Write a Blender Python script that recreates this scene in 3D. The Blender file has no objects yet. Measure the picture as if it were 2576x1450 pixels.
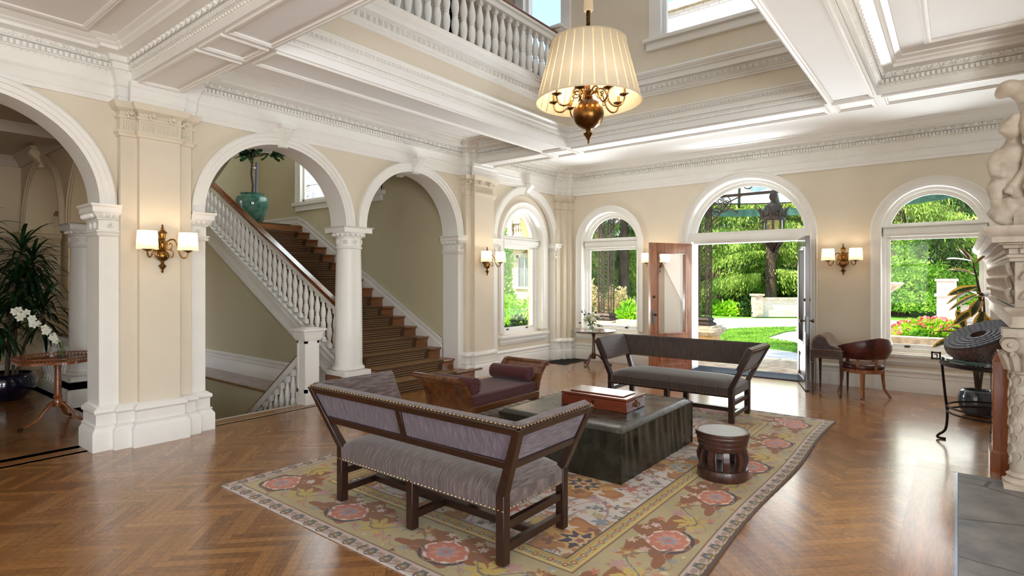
import bpy, math, random
import numpy as np
from mathutils import Vector, Matrix
random.seed(7)
C = bpy.context.scene.collection
PI = math.pi
def lin(c):
    return tuple(((v/255.0)/12.92 if v/255.0 <= .04045 else ((v/255.0+.055)/1.055)**2.4) for v in c)
# ---------------------------------------------------------------- materials
MATS = {}
class NT:
    def __init__(s, name):
        s.m = bpy.data.materials.new(name); s.m.use_nodes = True
        s.t = s.m.node_tree; s.n = s.t.nodes; s.n.clear()
        s.out = s.n.new('ShaderNodeOutputMaterial')
    def new(s, typ, **kw):
        nd = s.n.new(typ)
        for k, v in kw.items():
            if k.startswith('i_'):
                key = k[2:]
                key = int(key) if key.isdigit() else key.replace('_', ' ')
                nd.inputs[key].default_value = v
            else: setattr(nd, k, v)
        return nd
    def link(s, a, b): s.t.links.new(a, b)
    def math(s, op, a, b=None, c=None):
        nd = s.n.new('ShaderNodeMath'); nd.operation = op
        for i, v in enumerate((a, b, c)):
            if v is None: continue
            if isinstance(v, (int, float)): nd.inputs[i].default_value = v
            else: s.link(v, nd.inputs[i])
        return nd.outputs[0]
    def mix(s, fac, a, b, blend='MIX'):
        nd = s.n.new('ShaderNodeMix'); nd.data_type = 'RGBA'; nd.blend_type = blend
        for key, v in ((0, fac), (6, a), (7, b)):
            if isinstance(v, (int, float)): nd.inputs[key].default_value = v
            elif isinstance(v, tuple): nd.inputs[key].default_value = (*v, 1) if len(v) == 3 else v
            else: s.link(v, nd.inputs[key])
        return nd.outputs[2]
    def ramp(s, fac, stops, interp='LINEAR'):
        nd = s.n.new('ShaderNodeValToRGB'); nd.color_ramp.interpolation = interp
        e = nd.color_ramp.elements
        while len(e) < len(stops): e.new(.5)
        for i, (p, c) in enumerate(stops):
            e[i].position = p; e[i].color = (*c, 1)
        if fac is not None: s.link(fac, nd.inputs[0])
        return nd.outputs[0]
def pmat(name, rgb, rough=.5, metal=0., var=.06, scale=14., bump=0., bscale=60., coat=0., sheen=0., spec=.5, stretch=None, rgb2=None, sss=0., trans=0., lo=.35, hi=.65):
    """principled surface whose colour wanders between two tones with noise"""
    if name in MATS: return MATS[name]
    t = NT(name); b = t.new('ShaderNodeBsdfPrincipled')
    c = lin(rgb); c2 = lin(rgb2) if rgb2 else tuple(max(0, v*(1-var*2)) for v in c)
    tc = t.new('ShaderNodeTexCoord'); mp = t.new('ShaderNodeMapping')
    t.link(tc.outputs['Object'], mp.inputs[0])
    if stretch: mp.inputs['Scale'].default_value = stretch
    nz = t.new('ShaderNodeTexNoise', i_Scale=scale, i_Detail=4.0, i_Roughness=.6)
    t.link(mp.outputs[0], nz.inputs['Vector'])
    t.link(t.ramp(nz.outputs[0], [(lo, c), (hi, c2)]), b.inputs['Base Color'])
    b.inputs['Roughness'].default_value = rough; b.inputs['Metallic'].default_value = metal
    b.inputs['Coat Weight'].default_value = coat; b.inputs['Coat Roughness'].default_value = .08
    b.inputs['Sheen Weight'].default_value = sheen; b.inputs['Specular IOR Level'].default_value = spec
    b.inputs['Transmission Weight'].default_value = trans
    if sss: b.inputs['Subsurface Weight'].default_value = sss
    if bump:
        n2 = t.new('ShaderNodeTexNoise', i_Scale=bscale, i_Detail=3.0)
        t.link(mp.outputs[0], n2.inputs['Vector'])
        bp = t.new('ShaderNodeBump', i_Strength=bump, i_Distance=.01)
        t.link(n2.outputs[0], bp.inputs['Height']); t.link(bp.outputs[0], b.inputs['Normal'])
    t.link(b.outputs[0], t.out.inputs[0]); MATS[name] = t.m
    return t.m
def glass_mat(name, tint=(255, 255, 255), fac=.025, rough=0.):
    t = NT(name); tr = t.new('ShaderNodeBsdfTransparent'); tr.inputs[0].default_value = (*lin(tint), 1)
    gl = t.new('ShaderNodeBsdfGlossy'); gl.inputs['Roughness'].default_value = rough
    lw = t.new('ShaderNodeLayerWeight', i_Blend=.25)
    f = t.math('MULTIPLY_ADD', lw.outputs['Facing'], .12, fac)
    mx = t.new('ShaderNodeMixShader'); t.link(f, mx.inputs[0]); t.link(tr.outputs[0], mx.inputs[1]); t.link(gl.outputs[0], mx.inputs[2])
    t.link(mx.outputs[0], t.out.inputs[0]); MATS[name] = t.m
    return t.m
def leaf_mat(name, a, b, rough=.5, trans=.35, scale=3.):
    """leaf: diffuse + translucency, tone varies with noise in space"""
    t = NT(name); tc = t.new('ShaderNodeTexCoord')
    nz = t.new('ShaderNodeTexNoise', i_Scale=scale, i_Detail=3.0); t.link(tc.outputs['Object'], nz.inputs['Vector'])
    col = t.ramp(nz.outputs[0], [(.36, lin(a)), (.64, lin(b))])
    p = t.new('ShaderNodeBsdfPrincipled'); p.inputs['Roughness'].default_value = rough
    p.inputs['Specular IOR Level'].default_value = .3
    tl = t.new('ShaderNodeBsdfTranslucent'); t.link(col, p.inputs['Base Color']); t.link(col, tl.inputs[0])
    mx = t.new('ShaderNodeMixShader', i_0=trans); t.link(p.outputs[0], mx.inputs[1]); t.link(tl.outputs[0], mx.inputs[2])
    t.link(mx.outputs[0], t.out.inputs[0]); MATS[name] = t.m
    return t.m
def wood_mat(name, a, b, rough=.3, coat=.3, axis=0, scale=6., spec=.5):
    t = NT(name); tc = t.new('ShaderNodeTexCoord'); mp = t.new('ShaderNodeMapping')
    t.link(tc.outputs['Object'], mp.inputs[0]); sc = [scale*3]*3; sc[axis] = scale*.25; mp.inputs['Scale'].default_value = sc
    n1 = t.new('ShaderNodeTexNoise', i_Scale=1.0, i_Detail=6.0, i_Roughness=.65, i_Distortion=.6); t.link(mp.outputs[0], n1.inputs['Vector'])
    n2 = t.new('ShaderNodeTexNoise', i_Scale=9.0, i_Detail=3.0); t.link(mp.outputs[0], n2.inputs['Vector'])
    f = t.math('MULTIPLY_ADD', n2.outputs[0], .3, t.math('MULTIPLY', n1.outputs[0], .75))
    p = t.new('ShaderNodeBsdfPrincipled'); t.link(t.ramp(f, [(.35, lin(a)), (.68, lin(b))]), p.inputs['Base Color'])
    p.inputs['Roughness'].default_value = rough; p.inputs['Coat Weight'].default_value = coat; p.inputs['Coat Roughness'].default_value = .12
    p.inputs['Specular IOR Level'].default_value = spec
    t.link(p.outputs[0], t.out.inputs[0]); MATS[name] = t.m
    return t.m
def glow_mat(name, rgb, strength, base=(235, 225, 205), trl=.0):
    t = NT(name); p = t.new('ShaderNodeBsdfPrincipled')
    nz = t.new('ShaderNodeTexNoise', i_Scale=90.0, i_Detail=2.0)
    t.link(t.ramp(nz.outputs[0], [(.3, lin(base)), (.7, tuple(v*.93 for v in lin(base)))]), p.inputs['Base Color'])
    p.inputs['Roughness'].default_value = .8
    p.inputs['Emission Color'].default_value = (*lin(rgb), 1); p.inputs['Emission Strength'].default_value = strength
    t.link(p.outputs[0], t.out.inputs[0]); MATS[name] = t.m
    return t.m
# ---------------------------------------------------------------- mesh builder
class MB:
    def __init__(s): s.v = []; s.f = []; s.mi = []; s.M = None; s.cur = 0
    def add(s, vs, fs):
        o = len(s.v)
        if s.M is not None: vs = [tuple(s.M @ Vector(p)) for p in vs]
        s.v.extend([tuple(p) for p in vs]); s.f.extend([tuple(i+o for i in f) for f in fs]); s.mi.extend([s.cur]*len(fs))
        return s
    def box(s, lo, hi):
        x0, y0, z0 = lo; x1, y1, z1 = hi
        return s.add([(x0,y0,z0),(x1,y0,z0),(x1,y1,z0),(x0,y1,z0),(x0,y0,z1),(x1,y0,z1),(x1,y1,z1),(x0,y1,z1)],
              [(3,2,1,0),(4,5,6,7),(0,1,5,4),(1,2,6,5),(2,3,7,6),(3,0,4,7)])
    def hexa(s, p):   # 8 points: bottom ring ccw, top ring
        return s.add(p, [(3,2,1,0),(4,5,6,7),(0,1,5,4),(1,2,6,5),(2,3,7,6),(3,0,4,7)])
    def beam(s, a, b, w, h, up=(0,0,1)):   # rectangular bar from a to b; w across, h along up
        a = Vector(a); b = Vector(b); d = (b-a).normalized(); u = Vector(up); sd = d.cross(u)
        if sd.length < 1e-6: sd = d.cross(Vector((1,0,0)))
        sd.normalize(); u = sd.cross(d).normalized(); sd *= w/2; u *= h/2
        return s.hexa([a-sd-u, a+sd-u, a+sd+u, a-sd+u, b-sd-u, b+sd-u, b+sd+u, b-sd+u])
    def grid(s, rows, closeu=False, closev=False, flip=False):
        n = len(rows); m = len(rows[0]); fs = []
        for i in range(n if closev else n-1):
            for j in range(m if closeu else m-1):
                q = (i*m+j, i*m+(j+1)%m, ((i+1)%n)*m+(j+1)%m, ((i+1)%n)*m+j)
                fs.append(q[::-1] if flip else q)
        return s.add([p for r in rows for p in r], fs)
    def lathe(s, prof, c=(0,0,0), seg=16, axis='z', a0=0., a1=2*PI, caps=True):
        full = abs(a1-a0-2*PI) < 1e-6; k = seg if full else seg+1; rows = []
        for r, h in prof:
            row = []
            for j in range(k):
                a = a0+(a1-a0)*j/seg; x, y = r*math.cos(a), r*math.sin(a)
                p = (x, y, h) if axis == 'z' else ((h, x, y) if axis == 'x' else (y, h, x))
                row.append((p[0]+c[0], p[1]+c[1], p[2]+c[2]))
            rows.append(row)
        s.grid(rows, closeu=full)
        if caps and full:
            for row, fl in ((rows[0], True), (rows[-1], False)):
                f = tuple(range(k)); s.add(row, [f[::-1] if fl else f])
        return s
    def tube(s, pts, r, seg=8, closed=False, caps=True, flat=1.):
        pts = [Vector(p) for p in pts]; n = len(pts); rs = r if isinstance(r, (list, tuple)) else [r]*n
        rows = []; pu = None
        for i in range(n):
            d = (pts[(i+1) % n]-pts[i-1]) if closed else (pts[min(i+1, n-1)]-pts[max(i-1, 0)])
            if d.length < 1e-9: d = Vector((0,0,1))
            d.normalize()
            if pu is None:
                pu = Vector((0,0,1)) if abs(d.z) < .9 else Vector((1,0,0))
            u = pu-d*pu.dot(d)
            if u.length < 1e-6: u = d.orthogonal()
            u.normalize(); w = d.cross(u); pu = u
            rows.append([tuple(pts[i]+(u*math.cos(2*PI*j/seg)*flat+w*math.sin(2*PI*j/seg))*rs[i]) for j in range(seg)])
        s.grid(rows, closeu=True, closev=closed)
        if caps and not closed:
            f = tuple(range(seg)); s.add(rows[0], [f[::-1]]); s.add(rows[-1], [f])
        return s
    def ball(s, c, r, seg=10, rings=6, sc=(1,1,1)):
        rows = []
        for i in range(rings+1):
            t = PI*i/rings; rr = max(math.sin(t), 1e-3)
            rows.append([(c[0]+r*sc[0]*rr*math.cos(2*PI*j/seg), c[1]+r*sc[1]*rr*math.sin(2*PI*j/seg), c[2]-r*sc[2]*math.cos(t)) for j in range(seg)])
        return s.grid(rows, closeu=True)
    def prism(s, poly, lo, hi, axis='z'):
        n = len(poly)
        def mp(a, b, h): return (a, b, h) if axis == 'z' else ((h, a, b) if axis == 'x' else (a, h, b))
        vs = [mp(a, b, lo) for a, b in poly]+[mp(a, b, hi) for a, b in poly]
        fs = [(i, (i+1) % n, n+(i+1) % n, n+i) for i in range(n)]
        area = sum(poly[i][0]*poly[(i+1) % n][1]-poly[(i+1) % n][0]*poly[i][1] for i in range(n))
        fs += [tuple(range(n))[::-1], tuple(range(n, 2*n))]
        if (area < 0) != (axis == 'y'): fs = [f[::-1] for f in fs]
        return s.add(vs, fs)
    def build(s, name, mat, parent=None, loc=None, smooth=35, bevel=0., bseg=2, kind=None, label=None, sub=0):
        me = bpy.data.meshes.new(name); me.from_pydata(s.v, [], s.f)
        for m in (mat if isinstance(mat, (list, tuple)) else [mat]): me.materials.append(m)
        if isinstance(mat, (list, tuple)) and len(mat) > 1: me.polygons.foreach_set('material_index', s.mi)
        if smooth:
            me.polygons.foreach_set('use_smooth', [True]*len(me.polygons)); me.set_sharp_from_angle(angle=math.radians(smooth))
        me.update(); o = bpy.data.objects.new(name, me); C.objects.link(o)
        if loc: o.location = loc
        if parent: o.parent = parent
        if bevel:
            b = o.modifiers.new('bevel', 'BEVEL'); b.width = bevel; b.segments = bseg; b.limit_method = 'ANGLE'; b.angle_limit = math.radians(40); b.harden_normals = False
        if sub:
            q = o.modifiers.new('subd', 'SUBSURF'); q.levels = sub; q.render_levels = sub
        if kind: o['kind'] = kind
        if label: o['label'] = label
        return o
def cr(pts, k=4):
    """smooth curve through points"""
    P = [Vector(p) for p in pts]; P = [P[0]*2-P[1]]+P+[P[-1]*2-P[-2]]; out = []
    for i in range(1, len(P)-2):
        a, b, c, d = P[i-1:i+3]
        for j in range(k):
            t = j/k; out.append(.5*((2*b)+(c-a)*t+(2*a-5*b+4*c-d)*t*t+(3*b-a-3*c+d)*t**3))
    return out+[P[-2]]
def tag(o, label, cat, group=None, kind=None):
    o['label'] = label; o['category'] = cat
    if group: o['group'] = group
    if kind: o['kind'] = kind
    return o
def thing(name, label, cat, loc=(0,0,0), rz=0., group=None):
    o = bpy.data.objects.new(name, None); C.objects.link(o); o.empty_display_size = .1
    o.location = loc; o.rotation_euler = (0, 0, rz)
    return tag(o, label, cat, group)
def struct(name, loc=(0,0,0)):
    o = bpy.data.objects.new(name, None); C.objects.link(o); o.location = loc; o['kind'] = 'structure'
    return o
def dup(root, loc, rz=0., label=None, group=None, scale=None):
    r = root.copy(); C.objects.link(r); r.location = loc; r.rotation_euler = (0, 0, rz)
    if scale: r.scale = scale
    if label: r['label'] = label
    if group: r['group'] = group
    for ch in list(root.children):
        c = ch.copy(); C.objects.link(c); c.parent = r
        for g in list(ch.children):
            d = g.copy(); C.objects.link(d); d.parent = c
    return r
# ---------------------------------------------------------------- architecture helpers
def sweep(mb, prof, path, closed=False, cap=True):
    """profile [(offset to the right-hand side of travel, z)] along a plan polyline with mitres"""
    n = len(path); rows = []
    def nrm(a, b):
        dx, dy = b[0]-a[0], b[1]-a[1]; l = math.hypot(dx, dy); return (dy/l, -dx/l)
    for i in range(n):
        if closed or 0 < i < n-1:
            n1 = nrm(path[i-1], path[i]); n2 = nrm(path[i], path[(i+1) % n])
            k = 1+n1[0]*n2[0]+n1[1]*n2[1]; m = ((n1[0]+n2[0])/max(k, .2), (n1[1]+n2[1])/max(k, .2))
        elif i == 0: m = nrm(path[0], path[1])
        else: m = nrm(path[-2], path[-1])
        rows.append([(path[i][0]+m[0]*o, path[i][1]+m[1]*o, z) for o, z in prof])
    mb.grid(rows, closev=closed, flip=True)
    if cap and not closed:
        f = tuple(range(len(prof))); mb.add(rows[0], [f]); mb.add(rows[-1], [f[::-1]])
def along(path, step, fn, closed=False, margin=.0):
    """call fn(x, y, nx, ny) at regular steps along the segments"""
    n = len(path)
    for i in range(n if closed else n-1):
        a, b = path[i], path[(i+1) % n]; dx, dy = b[0]-a[0], b[1]-a[1]; l = math.hypot(dx, dy)
        if l < step*.9: continue
        k = max(1, int(round((l-2*margin)/step)))
        for j in range(k):
            t = (margin+(j+.5)*(l-2*margin)/k)/l
            fn(a[0]+dx*t, a[1]+dy*t, dy/l, -dx/l)
def dentils(mb, path, off, z0, z1, step=.05, w=.03, d=.03, closed=False, margin=.03):
    def f(x, y, nx, ny):
        tx, ty = -ny*w/2, nx*w/2
        a = (x+nx*off, y+ny*off); b = (x+nx*(off+d), y+ny*(off+d))
        mb.hexa([(a[0]+tx,a[1]+ty,z0),(a[0]-tx,a[1]-ty,z0),(b[0]-tx,b[1]-ty,z0),(b[0]+tx,b[1]+ty,z0),
                 (a[0]+tx,a[1]+ty,z1),(a[0]-tx,a[1]-ty,z1),(b[0]-tx,b[1]-ty,z1),(b[0]+tx,b[1]+ty,z1)])
    along(path, step, f, closed, margin)
def eggs(mb, path, off, zc, h, step=.09, d=.03, closed=False, margin=.04, seg=8):
    def f(x, y, nx, ny):
        tx, ty = -ny, nx; w = step*.29
        rows = []
        for i in range(4):
            t = PI/2*i/3; cr, dd = math.cos(t), math.sin(t)*d
            rows.append([(x+nx*(off+dd)+tx*w*cr*math.cos(2*PI*j/seg), y+ny*(off+dd)+ty*w*cr*math.cos(2*PI*j/seg), zc+h/2*cr*math.sin(2*PI*j/seg)) for j in range(seg)])
        mb.grid(rows, closeu=True)
        mb.tube([(x+nx*(off+d*.35)+tx*step*.44*math.cos(PI*.9+PI*1.2*j/7), y+ny*(off+d*.35)+ty*step*.44*math.cos(PI*.9+PI*1.2*j/7), zc+h*.08+h*.60*math.sin(PI*.9+PI*1.2*j/7)) for j in range(8)], step*.075, 4, caps=False)
        for sgn in (-.5,):      # dart between eggs
            px, py = x+tx*step*sgn, y+ty*step*sgn; ww = step*.1
            mb.add([(px+tx*ww+nx*off, py+ty*ww+ny*off, zc+h/2),(px-tx*ww+nx*off, py-ty*ww+ny*off, zc+h/2),(px+nx*off, py+ny*off, zc-h/2),(px+nx*(off+d*.8), py+ny*(off+d*.8), zc+h/3)],
                   [(0,1,3),(1,2,3),(2,0,3)])
    along(path, step, f, closed, margin)
def arch_pts(cu, cz, r, n=32):
    return [(cu-r*math.cos(PI*i/n), cz+r*math.sin(PI*i/n)) for i in range(n+1)]
def arch_wall(mb, mp, u0, u1, z0, z1, ops, thick, n=32, gap=None):
    """wall sheet with round-headed openings; ops = (centre, radius, springing z, sill z); mp(u, z, w) -> xyz, w = depth behind the face"""
    def q(a, b, c, d, w, flip):
        vs = [mp(*p, w) for p in (a, b, c, d)]; mb.add(vs, [(3,2,1,0) if flip else (0,1,2,3)])
    ops = sorted((c, r+.012, z, b) for c, r, z, b in ops)
    def low(a, b): return gap[2] if gap and gap[0] < (a+b)/2 < gap[1] else z0
    for w, fl in ((0, False), (thick, True)):
        u = u0
        for cu, r, cz, zb in ops:
            if cu-r > u+1e-6: q((u, low(u, cu-r)), (cu-r, low(u, cu-r)), (cu-r, z1), (u, z1), w, fl)
            if zb > z0+1e-6: q((cu-r, z0), (cu+r, z0), (cu+r, zb), (cu-r, zb), w, fl)
            ap = arch_pts(cu, cz, r, n)
            for a, b in zip(ap[:-1], ap[1:]): q(a, b, (b[0], z1), (a[0], z1), w, fl)
            u = cu+r
        if u1 > u+1e-6: q((u, z0), (u1, z0), (u1, z1), (u, z1), w, fl)
    for cu, r, cz, zb in ops:
        jl = gap[2] if gap and gap[0] <= cu-r <= gap[1] else zb; jr = gap[2] if gap and gap[0] <= cu+r <= gap[1] else zb
        ap = [(cu-r, jl)]+arch_pts(cu, cz, r, n)+[(cu+r, jr)]
        for a, b in zip(ap[:-1], ap[1:]): mb.add([mp(*a, 0), mp(*b, 0), mp(*b, thick), mp(*a, thick)], [(0,1,2,3)])
        mb.add([mp(cu-r, zb, 0), mp(cu+r, zb, 0), mp(cu+r, zb, thick), mp(cu-r, zb, thick)], [(3,2,1,0)])
def arch_mould(mb, mp, cu, cz, r, prof, jamb=None, n=36):
    """profile [(radial offset, proud)] swept round an arch and down its jambs to z = jamb"""
    rows = []
    if jamb is not None: rows.append([mp(cu-(r+p), jamb, -d) for p, d in prof])
    for i in range(n+1):
        a = PI*i/n; rows.append([mp(cu-(r+p)*math.cos(a), cz+(r+p)*math.sin(a), -d) for p, d in prof])
    if jamb is not None: rows.append([mp(cu+(r+p), jamb, -d) for p, d in prof])
    mb.grid(rows)
def mpX(x0, sgn=1):      # wall facing +x: u = y, depth goes to -x
    return lambda u, z, w: (x0-w*sgn, u, z)
def mpY(y0, sgn=1):      # wall facing -y: u = x, depth goes to +y
    return lambda u, z, w: (u, y0+w*sgn, z)
# ---------------------------------------------------------------- materials of the room
M_wall = pmat('painted_plaster', (222,210,190), .75, var=.02, scale=2.0, bump=.05, bscale=180)
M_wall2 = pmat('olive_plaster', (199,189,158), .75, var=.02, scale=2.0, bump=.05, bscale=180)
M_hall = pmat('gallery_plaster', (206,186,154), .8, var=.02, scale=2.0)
M_white = pmat('white_paint', (238,235,229), .38, var=.015, scale=5., bump=.03, bscale=90)
M_ceil = pmat('ceiling_paint', (240,238,235), .7, var=.01, scale=2.)
M_gceil = pmat('shaded_gallery_ceiling', (196,182,165), .7, var=.02, scale=3.)  # white ceiling with the gallery's shade put into its colour
M_glass = glass_mat('window_glass')
M_brass = pmat('aged_brass', (158,120,66), .3, metal=1., var=.18, scale=30, rgb2=(96,70,38))
M_bronze = pmat('dark_bronze', (92,72,50), .4, metal=1., var=.2, scale=40)
M_dark = pmat('dark_plate', (70,60,50), .5, metal=.6)
def floor_mat(name='herringbone_oak', W=.066, n=8, tones=((98,58,28),(140,92,48),(170,120,68)), rough=.24):
    t = NT(name); tc = t.new('ShaderNodeTexCoord'); sp = t.new('ShaderNodeSeparateXYZ'); t.link(tc.outputs['Object'], sp.inputs[0])
    x, y = sp.outputs[0], sp.outputs[1]; k = 1/(math.sqrt(2)*W)
    u = t.math('ADD', t.math('MULTIPLY', t.math('ADD', x, y), k), 400.15); v = t.math('ADD', t.math('MULTIPLY', t.math('SUBTRACT', y, x), k), 400.)
    i, j = t.math('FLOOR', u), t.math('FLOOR', v); fu, fv = t.math('FRACT', u), t.math('FRACT', v)
    d = t.math('FLOORED_MODULO', t.math('SUBTRACT', i, j), 2.0*n); hz = t.math('LESS_THAN', d, n-.5)
    k2 = t.math('SUBTRACT', 2.0*n-1, d)
    def sel(a, b): return t.math('ADD', t.math('MULTIPLY', hz, a), t.math('MULTIPLY', t.math('SUBTRACT', 1.0, hz), b))
    ida = sel(t.math('SUBTRACT', i, d), i); idb = sel(j, t.math('SUBTRACT', j, k2))
    across = sel(fv, fu); alo = sel(t.math('ADD', d, fu), t.math('ADD', k2, fv))
    ci = t.new('ShaderNodeCombineXYZ'); t.link(ida, ci.inputs[0]); t.link(idb, ci.inputs[1]); t.link(hz, ci.inputs[2])
    wn = t.new('ShaderNodeTexWhiteNoise'); t.link(ci.outputs[0], wn.inputs['Vector']); rnd = wn.outputs[0]
    cv = t.new('ShaderNodeCombineXYZ'); t.link(t.math('MULTIPLY', alo, .22), cv.inputs[0]); t.link(t.math('MULTIPLY', across, 2.2), cv.inputs[1]); t.link(t.math('MULTIPLY', rnd, 90.), cv.inputs[2])
    g1 = t.new('ShaderNodeTexNoise', i_Scale=2.2, i_Detail=6.0, i_Roughness=.7, i_Distortion=.5); t.link(cv.outputs[0], g1.inputs['Vector'])
    g2 = t.new('ShaderNodeTexWave', i_Scale=1.5, i_Distortion=7.0, i_Detail=3.0, i_Detail_Scale=1.5); t.link(cv.outputs[0], g2.inputs['Vector'])
    f = t.math('ADD', t.math('MULTIPLY', g1.outputs[0], .68), t.math('ADD', t.math('MULTIPLY', rnd, .34), t.math('MULTIPLY', g2.outputs[0], .1)))
    col = t.ramp(f, [(.22, lin(tones[0])), (.52, lin(tones[1])), (.85, lin(tones[2]))])
    e1 = t.math('LESS_THAN', t.math('MINIMUM', across, t.math('SUBTRACT', 1.0, across)), .018)
    e2 = t.math('LESS_THAN', t.math('MINIMUM', alo, t.math('SUBTRACT', float(n), alo)), .022)
    e = t.math('MULTIPLY', t.math('MAXIMUM', e1, e2), .65)
    col = t.mix(e, col, lin((58,34,18)))
    p = t.new('ShaderNodeBsdfPrincipled'); t.link(col, p.inputs['Base Color'])
    rn = t.new('ShaderNodeTexNoise', i_Scale=3.0, i_Detail=3.0); t.link(tc.outputs['Object'], rn.inputs['Vector'])
    t.link(t.math('MULTIPLY_ADD', rn.outputs[0], .16, rough-.06), p.inputs['Roughness'])
    p.inputs['Coat Weight'].default_value = .6; p.inputs['Coat Roughness'].default_value = .16
    bp = t.new('ShaderNodeBump', i_Strength=.05, i_Distance=.01); t.link(t.math('ADD', t.math('MULTIPLY', e, -1.0), t.math('MULTIPLY', rnd, .5)), bp.inputs['Height']); t.link(bp.outputs[0], p.inputs['Normal'])
    t.link(p.outputs[0], t.out.inputs[0]); MATS[name] = t.m
    return t.m
M_floor = floor_mat()
M_plank = wood_mat('oak_border_plank', (104,64,34), (168,114,66), .24, .35, axis=1, scale=3.)
XW, YW, ZC, ZS = -6.74, 10.43, 4.0155, 2.445
# ---------------------------------------------------------------- floor
fl = struct('floor')
m = MB()
for a, b in (((-6.78,-5.2),(3.6,10.6)), ((-13.5,-5.2),(-6.78,2.9)), ((-13.5,4.5),(-6.78,5.05))):
    m.box((a[0], a[1], -.12), (b[0], b[1], 0))
m.build('parquet', M_floor, fl)
m = MB(); m.box((-6.95,-5.2,-.02), (-6.80,10.4,.002)); m.box((-.30,2.2,-.02), (-.03,6.55,.002)); m.box((-.30,6.33,-.02),(.3,6.55,.0025))
m.build('border_plank', M_plank, fl)
m = MB(); m.box((-13.5,2.85,-3.2), (-6.9,5.05,-3.1)); m.build('basement_landing', M_plank, fl)
# ---------------------------------------------------------------- left wall with its arches
AR = .945
A1, A2, A0, A3 = 3.835, 6.075, .944, 9.02
wl = struct('wall_left')
m = MB(); mp = mpX(XW)
arch_wall(m, mp, -5.2, 7.15, 0, ZC, [(-1.296, AR, ZS, 0), (A0, AR, ZS, 0), (A1, AR, ZS, 0), (A2, AR, ZS, 0)], .32, gap=(4.7,5.2,ZS-.0))
arch_wall(m, mp, 7.15, YW+.3, 0, ZC, [(A3, AR, ZS, 0)], .08)
arch_wall(m, mpX(XW-.08), 7.15, YW+.3, 0, ZC, [(9.04, .64, ZS+.01, .62)], .34)
m.box((XW-.32, -5.2, ZC), (XW, YW+.3, 4.45))
m.build('plaster', M_wall, wl)
pr = [(0,-.335),(0,.0),(0,.03),(.035,.03),(.04,.045),(.085,.045),(.09,.06),(.125,.06),(.145,.045),(.145,-.02)]
m = MB()
for cu in (-1.296, A0, A1, A2): arch_mould(m, mp, cu, ZS, AR, pr)
pr2 = [(0,-.06)]+pr[1:9]+[(.145,-.06)]
arch_mould(m, mp, A3, ZS, AR, pr2)
m.build('archivolt', M_white, wl)
def keystone(par, mp, cu, zc, r, mat):
    m = MB()
    for k in range(-2, 3):          # fluted scroll bracket
        rows = []
        for i in range(15):
            t = i/14; z = zc+r-.03+.25*(1-t); d = .085+.05*math.sin(t*2*PI*.9+.3)+.04*(1-t)
            w = (.068-.018*t)/5*1.05; c0 = k*(.068-.018*t)/2.4
            row = []
            for j in range(5):
                a = PI*j/4; row.append(mp(cu+c0-w*math.cos(a), z, -(d+w*.8*math.sin(a))))
            rows.append([mp(cu+c0-w, z, .0)]+row+[mp(cu+c0+w, z, .0)])
        m.grid(rows, flip=True)
    for i, (w, d, z0, z1) in enumerate(((.115,.175,.225,.25),(.10,.16,.205,.226))):
        a = [mp(cu-w, zc+r+z0, .02), mp(cu+w, zc+r+z0, .02), mp(cu+w, zc+r+z1, .02), mp(cu-w, zc+r+z1, .02)]
        b = [mp(cu-w, zc+r+z0, -d), mp(cu+w, zc+r+z0, -d), mp(cu+w, zc+r+z1, -d), mp(cu-w, zc+r+z1, -d)]
        m.hexa([a[0],a[1],b[1],b[0],a[3],a[2],b[2],b[3]])
    return m.build('keystone', mat, par)
for cu in (A0, A1, A2, A3): keystone(wl, mp, cu, ZS, AR, M_white)
for cu in (A1, A2): keystone(wl, mpX(XW-.32, -1), cu, ZS, AR, M_white)
# piers: white arch piers, beige pilaster strips
CAP = [(0,2.13),(.02,2.135),(.028,2.15),(.012,2.165),(.032,2.175),(.032,2.187),(.006,2.192),(.006,2.29),(.022,2.297),(.022,2.31),(.05,2.345),(.062,2.362),(.072,2.365),(.072,2.412),(.092,2.43),(.092,2.446),(0,2.446)]
BASE = [(0,0),(.075,0),(.075,.185),(.062,.205),(.045,.232),(.055,.236),(.055,.249),(.036,.254),(.036,.355),(.046,.36),(.056,.378),(.052,.405),(.03,.418),(.022,.43),(0,.44)]
def rosette(mb, mp, u, z, r=.03, d=.02):
    for k in range(8):
        a = 2*PI*k/8; c = mp(u+r*.72*math.cos(a), z+r*.72*math.sin(a), -d*.5); mb.ball(c, r*.36, 6, 4)
    mb.ball(mp(u, z, -d*.8), r*.3, 6, 4)
PX1 = -6.70
def pier(parent, path, z0=0.):
    m = MB(); m.prism(path+[(path[-1][0], path[0][1])] if False else path, z0, 2.44, 'z'); return m
def white_pier(par, ya, yb, jamb_side, base=True):
    """half pier with a jamb: front x = PX1, from ya to yb; jamb_side -1/+1 tells which end faces the opening"""
    p = [(-7.06, ya), (PX1, ya), (PX1, yb)] if jamb_side < 0 else [(PX1, ya), (PX1, yb), (-7.06, yb)]
    q = [(-7.06, ya), (PX1, ya), (PX1, yb), (-7.06, yb)]
    m = MB(); m.prism(q, 0, 2.44); sweep(m, CAP, p, cap=False)
    if base: sweep(m, BASE, p, cap=False)
    eggs(m, p, .035, 2.335, .055, .062, .035, margin=.0)
    yr = (ya+yb)/2
    rosette(m, mpX(PX1+.006), yr, 2.24)
    j = ya if jamb_side < 0 else yb
    for xx in (-6.8, -6.93): rosette(m, lambda u, z, w: (u, j+w*jamb_side*-1, z), xx, 2.24)
    return m.build('arch_pier', M_white, par)
white_pier(wl, 1.879, 2.052, -1); white_pier(wl, 2.715, 2.89, 1); white_pier(wl, 7.02, 7.18, -1, base=False); white_pier(wl, -.24, -.005, 1)
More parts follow.
